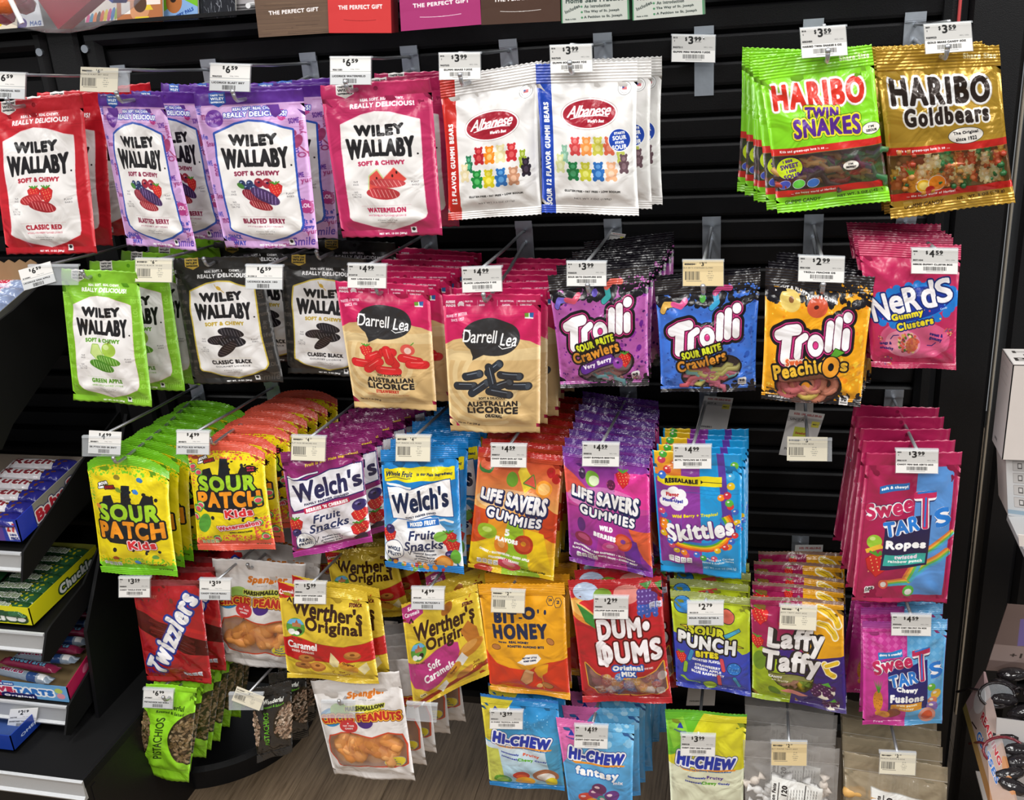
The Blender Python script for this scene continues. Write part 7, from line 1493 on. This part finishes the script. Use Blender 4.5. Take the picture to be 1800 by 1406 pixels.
for (px_, lab) in ((515, 'wood-grain gift box'), (632, 'red gift box'), (770, 'magenta gift box'), (912, 'dark brown gift box'), (1045, 'left kit box'), (1172, 'right kit box')):
    hook(0, (px_, -118), (44, 20), 0, 'A', '0.00', ('', ''), '', 'above the '+lab, bz=.115, d=.24, paper=False, hang=(px_, -96), hd=.262)
# ---------------------------------------------------------------- magazines behind the top rail, left
def mag(px0, px1, yb0, yb1, d, art, label):
    q = [(px0-4, -110), (px1-4, -112), (px1, yb1), (px0, yb0)]; Q = px2(q, d)
    m_ = printmat('magazine', art, .3, bump=.05); r = empty('magazine', (Q[2]+Q[3])/2, label, 'magazine', 'magazines behind the top rail')
    MB().slab(Q, .0006, Vector((0, 1, 0))).build('cover', m_, r); MB().slab([p+Vector((.001 if i in (0, 3) else -.001, .0007, 0)) for i, p in enumerate(Q)], .005, Vector((0, 1, 0))).build('pages', PAPER, r)
def m1(a):
    a.R(0, 0, 100, a.h, 'f0e8e0'); 
    for i, c in enumerate(('d83a8a', '2a90b8', 'e87a2c', '2c2420', 'e05a30', 'e8d02c', 'd0408a', '2a80c8', 'a0c83a')): a.E(8+i*11, a.h-14-i*1.5, 5.5, 15, c, 20)
def m2(a): a.R(0, 0, 100, a.h, 'b8744a'); a.E(50, a.h-40, 24, 40, 'd89a70'); a.R(10, a.h-42, 30, a.h-18, 'f0ece8'); a.E(52, a.h-36, 14, 16, '5a4030'); a.G([(62, a.h-24), (70, a.h-40), (80, a.h-24)], 'e8c83a'); a.R(66, a.h-46, 96, a.h-34, 'f4e8e0'); a.R(40, a.h-12, 70, a.h-4, 'e8c83a')
def m3(a): a.R(0, 0, 100, a.h, '7ac02c'); a.G([(0, a.h-20), (60, a.h-50), (100, a.h-30), (100, a.h), (0, a.h)], '8ab0e0'); a.E(36, a.h-44, 22, 26, 'b8703a'); a.E(34, a.h-50, 8, 7, '2a1c14'); a.E(30, a.h-64, 12, 8, 'f0ece8'); a.T('PUPPY PALS', 60, a.h-16, 60, 9, '2a50a0', b=1, rot=-20)
def m4(a):
    a.R(0, 0, 100, a.h, '22242a'); rg = random.Random(3)
    for i in range(120): x, y = rg.uniform(0, 100), rg.uniform(a.h-80, a.h); an = rg.uniform(-.5, .9); a.L([(x, y), (x+9*math.sin(an), y+14*math.cos(an))], rg.uniform(.4, 1), rg.choice(['50545c', '8a8e96', 'b8bcc4', '34363c']))
    a.E(4, a.h-30, 9, 10, '3a4a70')
mag(150, 208, 48, 43, .015, fa(1.9, 'ffffff', m1), 'children magazine with colourful crayons on the cover')
mag(206, 286, 42, 38, .035, fa(1.6, 'ffffff', m2), 'orange-brown magazine with pictures, left of the green one')
mag(284, 348, 38, 34, .02, fa(1.9, 'ffffff', m3), 'green and blue puppy magazine')
mag(332, 414, 36, 30, .012, fa(1.7, 'ffffff', m4), 'black magazine with shaggy grey fur picture')
mag(-10, 30, 56, 54, .02, fa(1.6, 'ffffff', lambda a: (a.R(0, 0, 100, a.h, 'e8dcc8'), a.E(20, a.h-20, 20, 12, 'e8c82c'))), 'cream and yellow magazine at the top left corner')
mag(28, 78, 54, 52, .016, fa(1.6, 'ffffff', lambda a: (a.R(0, 0, 100, a.h, 'e0e4ec'), a.E(20, a.h-12, 20, 10, '4a3a90'), a.T('MAG', 70, a.h-12, 40, 8, '2a60a8', b=1))), 'pale magazine with purple shape at the top left')
MB().box((-1.08, .0, zr(.031)), (1.3, .10, .006)).build('magazine_ledge', BLK); tag(bpy.data.objects['magazine_ledge'], 'thin black ledge under the magazines above the panel', 'ledge')
gp = MB().slab(px2([(404, -110), (452, -112), (456, 34), (410, 37)], .002), .006, Vector((0, 1, 0))).build('wall_upper', mat('grey_slat', 'a8a4a6', .5)); gp['kind'] = 'structure'
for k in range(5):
    q = px2([(408, 8+k*6), (452, 5+k*6), (452, 6.4+k*6), (408, 9.4+k*6)], .004); s_ = MB().slab(q, .002, Vector((0, 1, 0))).build('slat', mat('grey_slat_shadow', '5a585a', .6)); s_.parent = gp; s_.location = Vector(s_.location)-Vector(gp.location)  # thin dark strips paint in the shade between the grey slats
wh = MB().tube([P(446, 8, .004), P(436, 10, .05)], .004, 8).build('white_hook', mat('white_plastic', 'f0f0f0', .4)); tag(wh, 'short white plastic hook beside the wood-grain gift box', 'hook')
# ---------------------------------------------------------------- clear bag of toys, top left
C0 = P(86, -112, .36); R_ = .118
bt = empty('toy_bag', C0+Vector((0, 0, R_)), 'bulging clear plastic bag full of toys at the top left', 'bag')
m = MB(); m.ball(C0, (R_*1.28, R_*.62, R_*.95), 28); ob = m.build('clear_film', CLR, bt, smooth=True)
m = MB(); m.tube([C0+Vector((-.055+.012*t, -.076, .03-.024*t-.002*t*t)) for t in (0, 1, 2, 3, 4)], .003, 6).build('white_strap', mat('white_plastic', 'f0f0f0', .4), bt)
def toyart(): a = Art(.8, '9ab8a8', 160); [a.E(x, y, 9, 9, 'b8c8a0', o=[(1.5, '7a8a60')]) or a.E(x, y, 5, 5, c) for x, y, c in ((20, 20, 'c87a4a'), (50, 50, 'b8b03a'), (78, 22, 'b05060'), (25, 60, 'c86a5a'), (60, 18, 'a04a50'))]; return a
Rz = Matrix.Rotation(.7, 3, 'Y')
tb = MB().slab([C0+Vector((0, -.03, 0))+Rz @ Vector(v) for v in ((-.01, 0, .05), (.07, 0, .05), (.07, 0, -.02), (-.01, 0, -.02))], .02, Vector((0, 1, 0))).build('green_box', printmat('green_box', toyart(), .4, bump=0), bt)
MB().box(C0+Vector((.105, -.01, -.02)), (.05, .03, .12), Matrix.Rotation(.7, 3, 'Y')).build('blue_box', mat('toy_blue', '2c4a98', .35), bt)
MB().box(C0+Vector((.03, .0, -.065)), (.10, .03, .04), Matrix.Rotation(-.5, 3, 'Y')).build('red_box', mat('toy_red', 'a03448', .35), bt)
rg = random.Random(5); m = MB()
for i in range(16): m.ball(C0+Vector((rg.uniform(-.12, -.04), rg.uniform(-.03, .02), rg.uniform(-.085, .02))), (.016, .014, .013), 8)
m.build('pink_wrapped_toy', mat('toy_pink', 'a85a70', .2, bump=.8, bscale=90), bt, smooth=True)
m = MB()
for i in range(7): m.ball(C0+Vector((rg.uniform(-.07, -.045), -.05, rg.uniform(-.075, -.04))), (.016, .012, .013), 8)
m.build('orange_wrapped_toy', mat('toy_orange', 'd86a34', .2, bump=.8, bscale=90), bt, smooth=True)
# ---------------------------------------------------------------- right edge: boxes and reading glasses
Fp = P(1781, 641, .25); Bp = PXx(1762, 613, Fp.x); hb = Fp.z-P(1776, 808, .25).z
r = empty('white_box', Fp+Vector((.06, 0, -hb)), 'upright white box with grey lettering at the right edge', 'box')
def wb(a): a.R(0, 0, 100, a.h, 'd8d2ce'); [a.T('Wireless', 40, 20+i*22, 60, 6, 'c8c2be', b=.6, rot=0) for i in range(3)]; a.T('NTK', 30, a.h-20, 24, 8, '3a3634', b=.9)
sd = printmat('white_box_side', fa(2.4, 'c8c0bc', wb), .5, bump=0); fw = mat('white_card', 'cfc6c0', .5, var=.03)
up = Vector((0, 0, hb)); dx = Vector((.10, 0, 0))
MB().slab([Bp, Fp, Fp-up, Bp-up], .0012, Vector((1, 0, 0))).build('side_panel', sd, r)
MB().slab([Fp, Fp+dx, Fp+dx-up, Fp-up], .0012, Vector((0, 1, 0))).build('front_panel', fw, r)
def wt(a): a.R(0, 0, 100, a.h, 'dcd8d4'); a.T('Hi', 24, 20, 30, 14, '4a4644', b=.7); a.T('bounce', 50, 40, 60, 12, '4a4644', b=.5); a.T('Bold', 36, 66, 60, 20, '3a3634', b=.6)
MB().slab([Bp, Bp+dx, Fp+dx, Fp], .0012, Vector((0, 0, -1))).build('top_panel', printmat('white_box_top', fa(1.0, 'dcd8d4', wt), .5, bump=0), r)
def ic(a):
    a.V(0, 0, 100, a.h, 'd0ccca', 'b8bcc0')
    for i in range(4): a.G([(28, 8+i*42), (82, 8+i*42), (82, 40+i*42), (28, 40+i*42)], 'bab6b4', o=[(2, '9a9694')]); a.R(46, 14+i*42, 64, 34+i*42, '4a4644'); a.R(49, 17+i*42, 61, 30+i*42, 'c8c4c2')
    a.R(0, a.h-22, 100, a.h-8, '8aa0b0')
qi = px2([(1768, 806), (1812, 808), (1818, 912), (1772, 906)], .235); r = empty('phone_box', (qi[2]+qi[3])/2, 'pale box printed with four phone icons under the white box', 'box')
MB().slab(qi, .0012, Vector((0, 1, 0))).build('front_panel', printmat('phone_box', fa(2.0, 'd0ccca', ic), .5, bump=0), r); MB().slab([p+Vector((0, .0013, 0)) for p in qi], .06, Vector((0, 1, 0))).build('carton_body', fw, r)
S0 = PXx(1770, 906, qi[3].x); r = empty('side_shelf', (qi[3].x+.2, -.15, qi[3].z-.003), 'pale grey shelf under the phone icon box', 'shelf')
zs_ = qi[3].z; MB().box((qi[3].x+.22, -.345, zs_-.005), (.44, .23, .008)).build('board', mat('pale_shelf', 'a8a8a8', .4), r)
MB().slab(px2([(1790, 940), (1812, 942), (1815, 962), (1792, 960)], .33), .002, Vector((0, 1, 0))).build('tag_strip', fw, r)
# display box of reading glasses
A = P(1729, 1180, .15); Cc = P(1786, 1412, .34); Bq = P(1692, 1245, .13); E_ = P(1741, 1424, .34)
r = empty('glasses_display', Bq, 'white and tan display box lettered READING GLASSES, lower right', 'display')
def rgart(a):
    H = a.h; a.V(0, 0, 100, H, 'c8b4b0', 'b89a88'); a.R(0, 0, 100, H*.12, 'c0a0a0'); a.V(0, 0, 16, H, '9a8a4a', 'a06a40'); a.E(62, H*.16, 26, H*.10, 'e0d8d8')
    a.L([(18, H*.22), (26, H*.32)], 3, '2c201c')
    a.T('READING', 66, H*.50, H*.44, 17, 'b83038', b=1.5, rot=76, o=[(.8, 'f0e8e8')]); a.T('GLASSES', 38, H*.60, H*.48, 17, '2a6ab8', b=1.5, rot=76, o=[(.8, 'f0e8e8')])
    a.E(96, H*.8, 16, H*.14, 'c88a5a')
MB().slab([Bq, A, Cc, E_], .003, (A-Bq).cross(E_-Bq).normalized()*(1 if (A-Bq).cross(E_-Bq).x > 0 else -1)).build('left_panel', printmat('glasses_panel', fa(2.2, 'c8b4b0', rgart, 260), .35, bump=.05), r)
H0 = P(1771, 1062, .12); hq = [H0, H0+Vector((.20, 0, -.004)), H0+Vector((.22, 0, -.12)), P(1733, 1178, .14)]
def hd_(a): a.R(0, 0, 100, a.h, '7a6660'); a.G([(12, 20), (60, 8), (64, 48), (16, 60)], '7a6aa8'); a.R(0, 60, 100, 84, 'a08c86'); a.T('+1.25', 24, 74, 22, 7, '3a302c', b=.5); a.L([(22, 44), (46, 26)], 3, '2a2430')
MB().slab(hq, .002, Vector((0, 1, 0))).build('header_card', printmat('glasses_header', fa(1.0, '7a6660', hd_), .5, bump=.05), r)
wq = [P(1752, 1262, .24), P(1752, 1262, .24)+Vector((.16, 0, -.01)), P(1752, 1262, .24)+Vector((.16, 0, -.09)), P(1750, 1320, .25)]
MB().slab(wq, .002, Vector((0, 1, 0))).build('white_divider', mat('white_card2', 'd4d0ce', .5), r)
MB().slab([Bq+Vector((.03, 0, -.12)), Bq+Vector((.22, 0, -.12)), E_+Vector((.22, 0, -.12)), E_+Vector((.03, 0, -.12))], .003, Vector((0, 0, -1))).build('bottom_panel', fw, r)
def glasses(c, col, label, sc=1.0, rot=.3):
    r = empty('reading_glasses', c, label, 'glasses', 'reading glasses in the display box'); m_ = mat('frame_'+col, col, .15, spec=.7)
    Rr = Matrix.Rotation(rot, 3, 'Z') @ Matrix.Rotation(-.6, 3, 'X'); m = MB()
    for s in (-1, 1): m.tube([Vector(c)+Rr @ Vector((s*.033*sc+.026*sc*math.cos(t), 0, .018*sc*math.sin(t))) for t in np.linspace(0, 6.283, 19)], .0022, 6, False)
    m.tube([Vector(c)+Rr @ Vector(v) for v in ((-.008, 0, .006), (0, -.002, .010), (.008, 0, .006))], .002, 6); m.build('frame', m_, r, smooth=True)
    for s in (-1, 1):
        MB().tube([Vector(c)+Rr @ Vector(v) for v in ((s*.058, 0, .008), (s*.060, .03, .009), (s*.056, .10, 0))], .002, 6).build('temple', m_, r, smooth=True)
        me_ = MB().add([Vector(c)+Rr @ Vector((s*.033*sc+.025*sc*math.cos(t), 0, .017*sc*math.sin(t))) for t in np.linspace(0, 6.283, 16, False)], [tuple(range(16))]); me_.build('lens', CLR, r)
glasses(P(1792, 1220, .18), '241c1e', 'black reading glasses in front of the header card', 1.0, .2)
glasses(P(1812, 1322, .26), '7a2430', 'dark red reading glasses below the white divider', 1.1, .1)
slv = MB(); rg = random.Random(9)
for i in range(10): slv.ball(P(1762+rg.uniform(0, 40), 1185+i*22, .15+i*.018), (.024, .012, .010), 10, Matrix.Rotation(rg.uniform(-.5, .5), 3, 'Y'))
o = slv.build('plastic_sleeves', mat('sleeve_film', '2a2628', .1, bump=1.0, bscale=70, spec=.8), r, smooth=True); o['kind'] = 'stuff'
bpy.data.objects.remove(_tob)
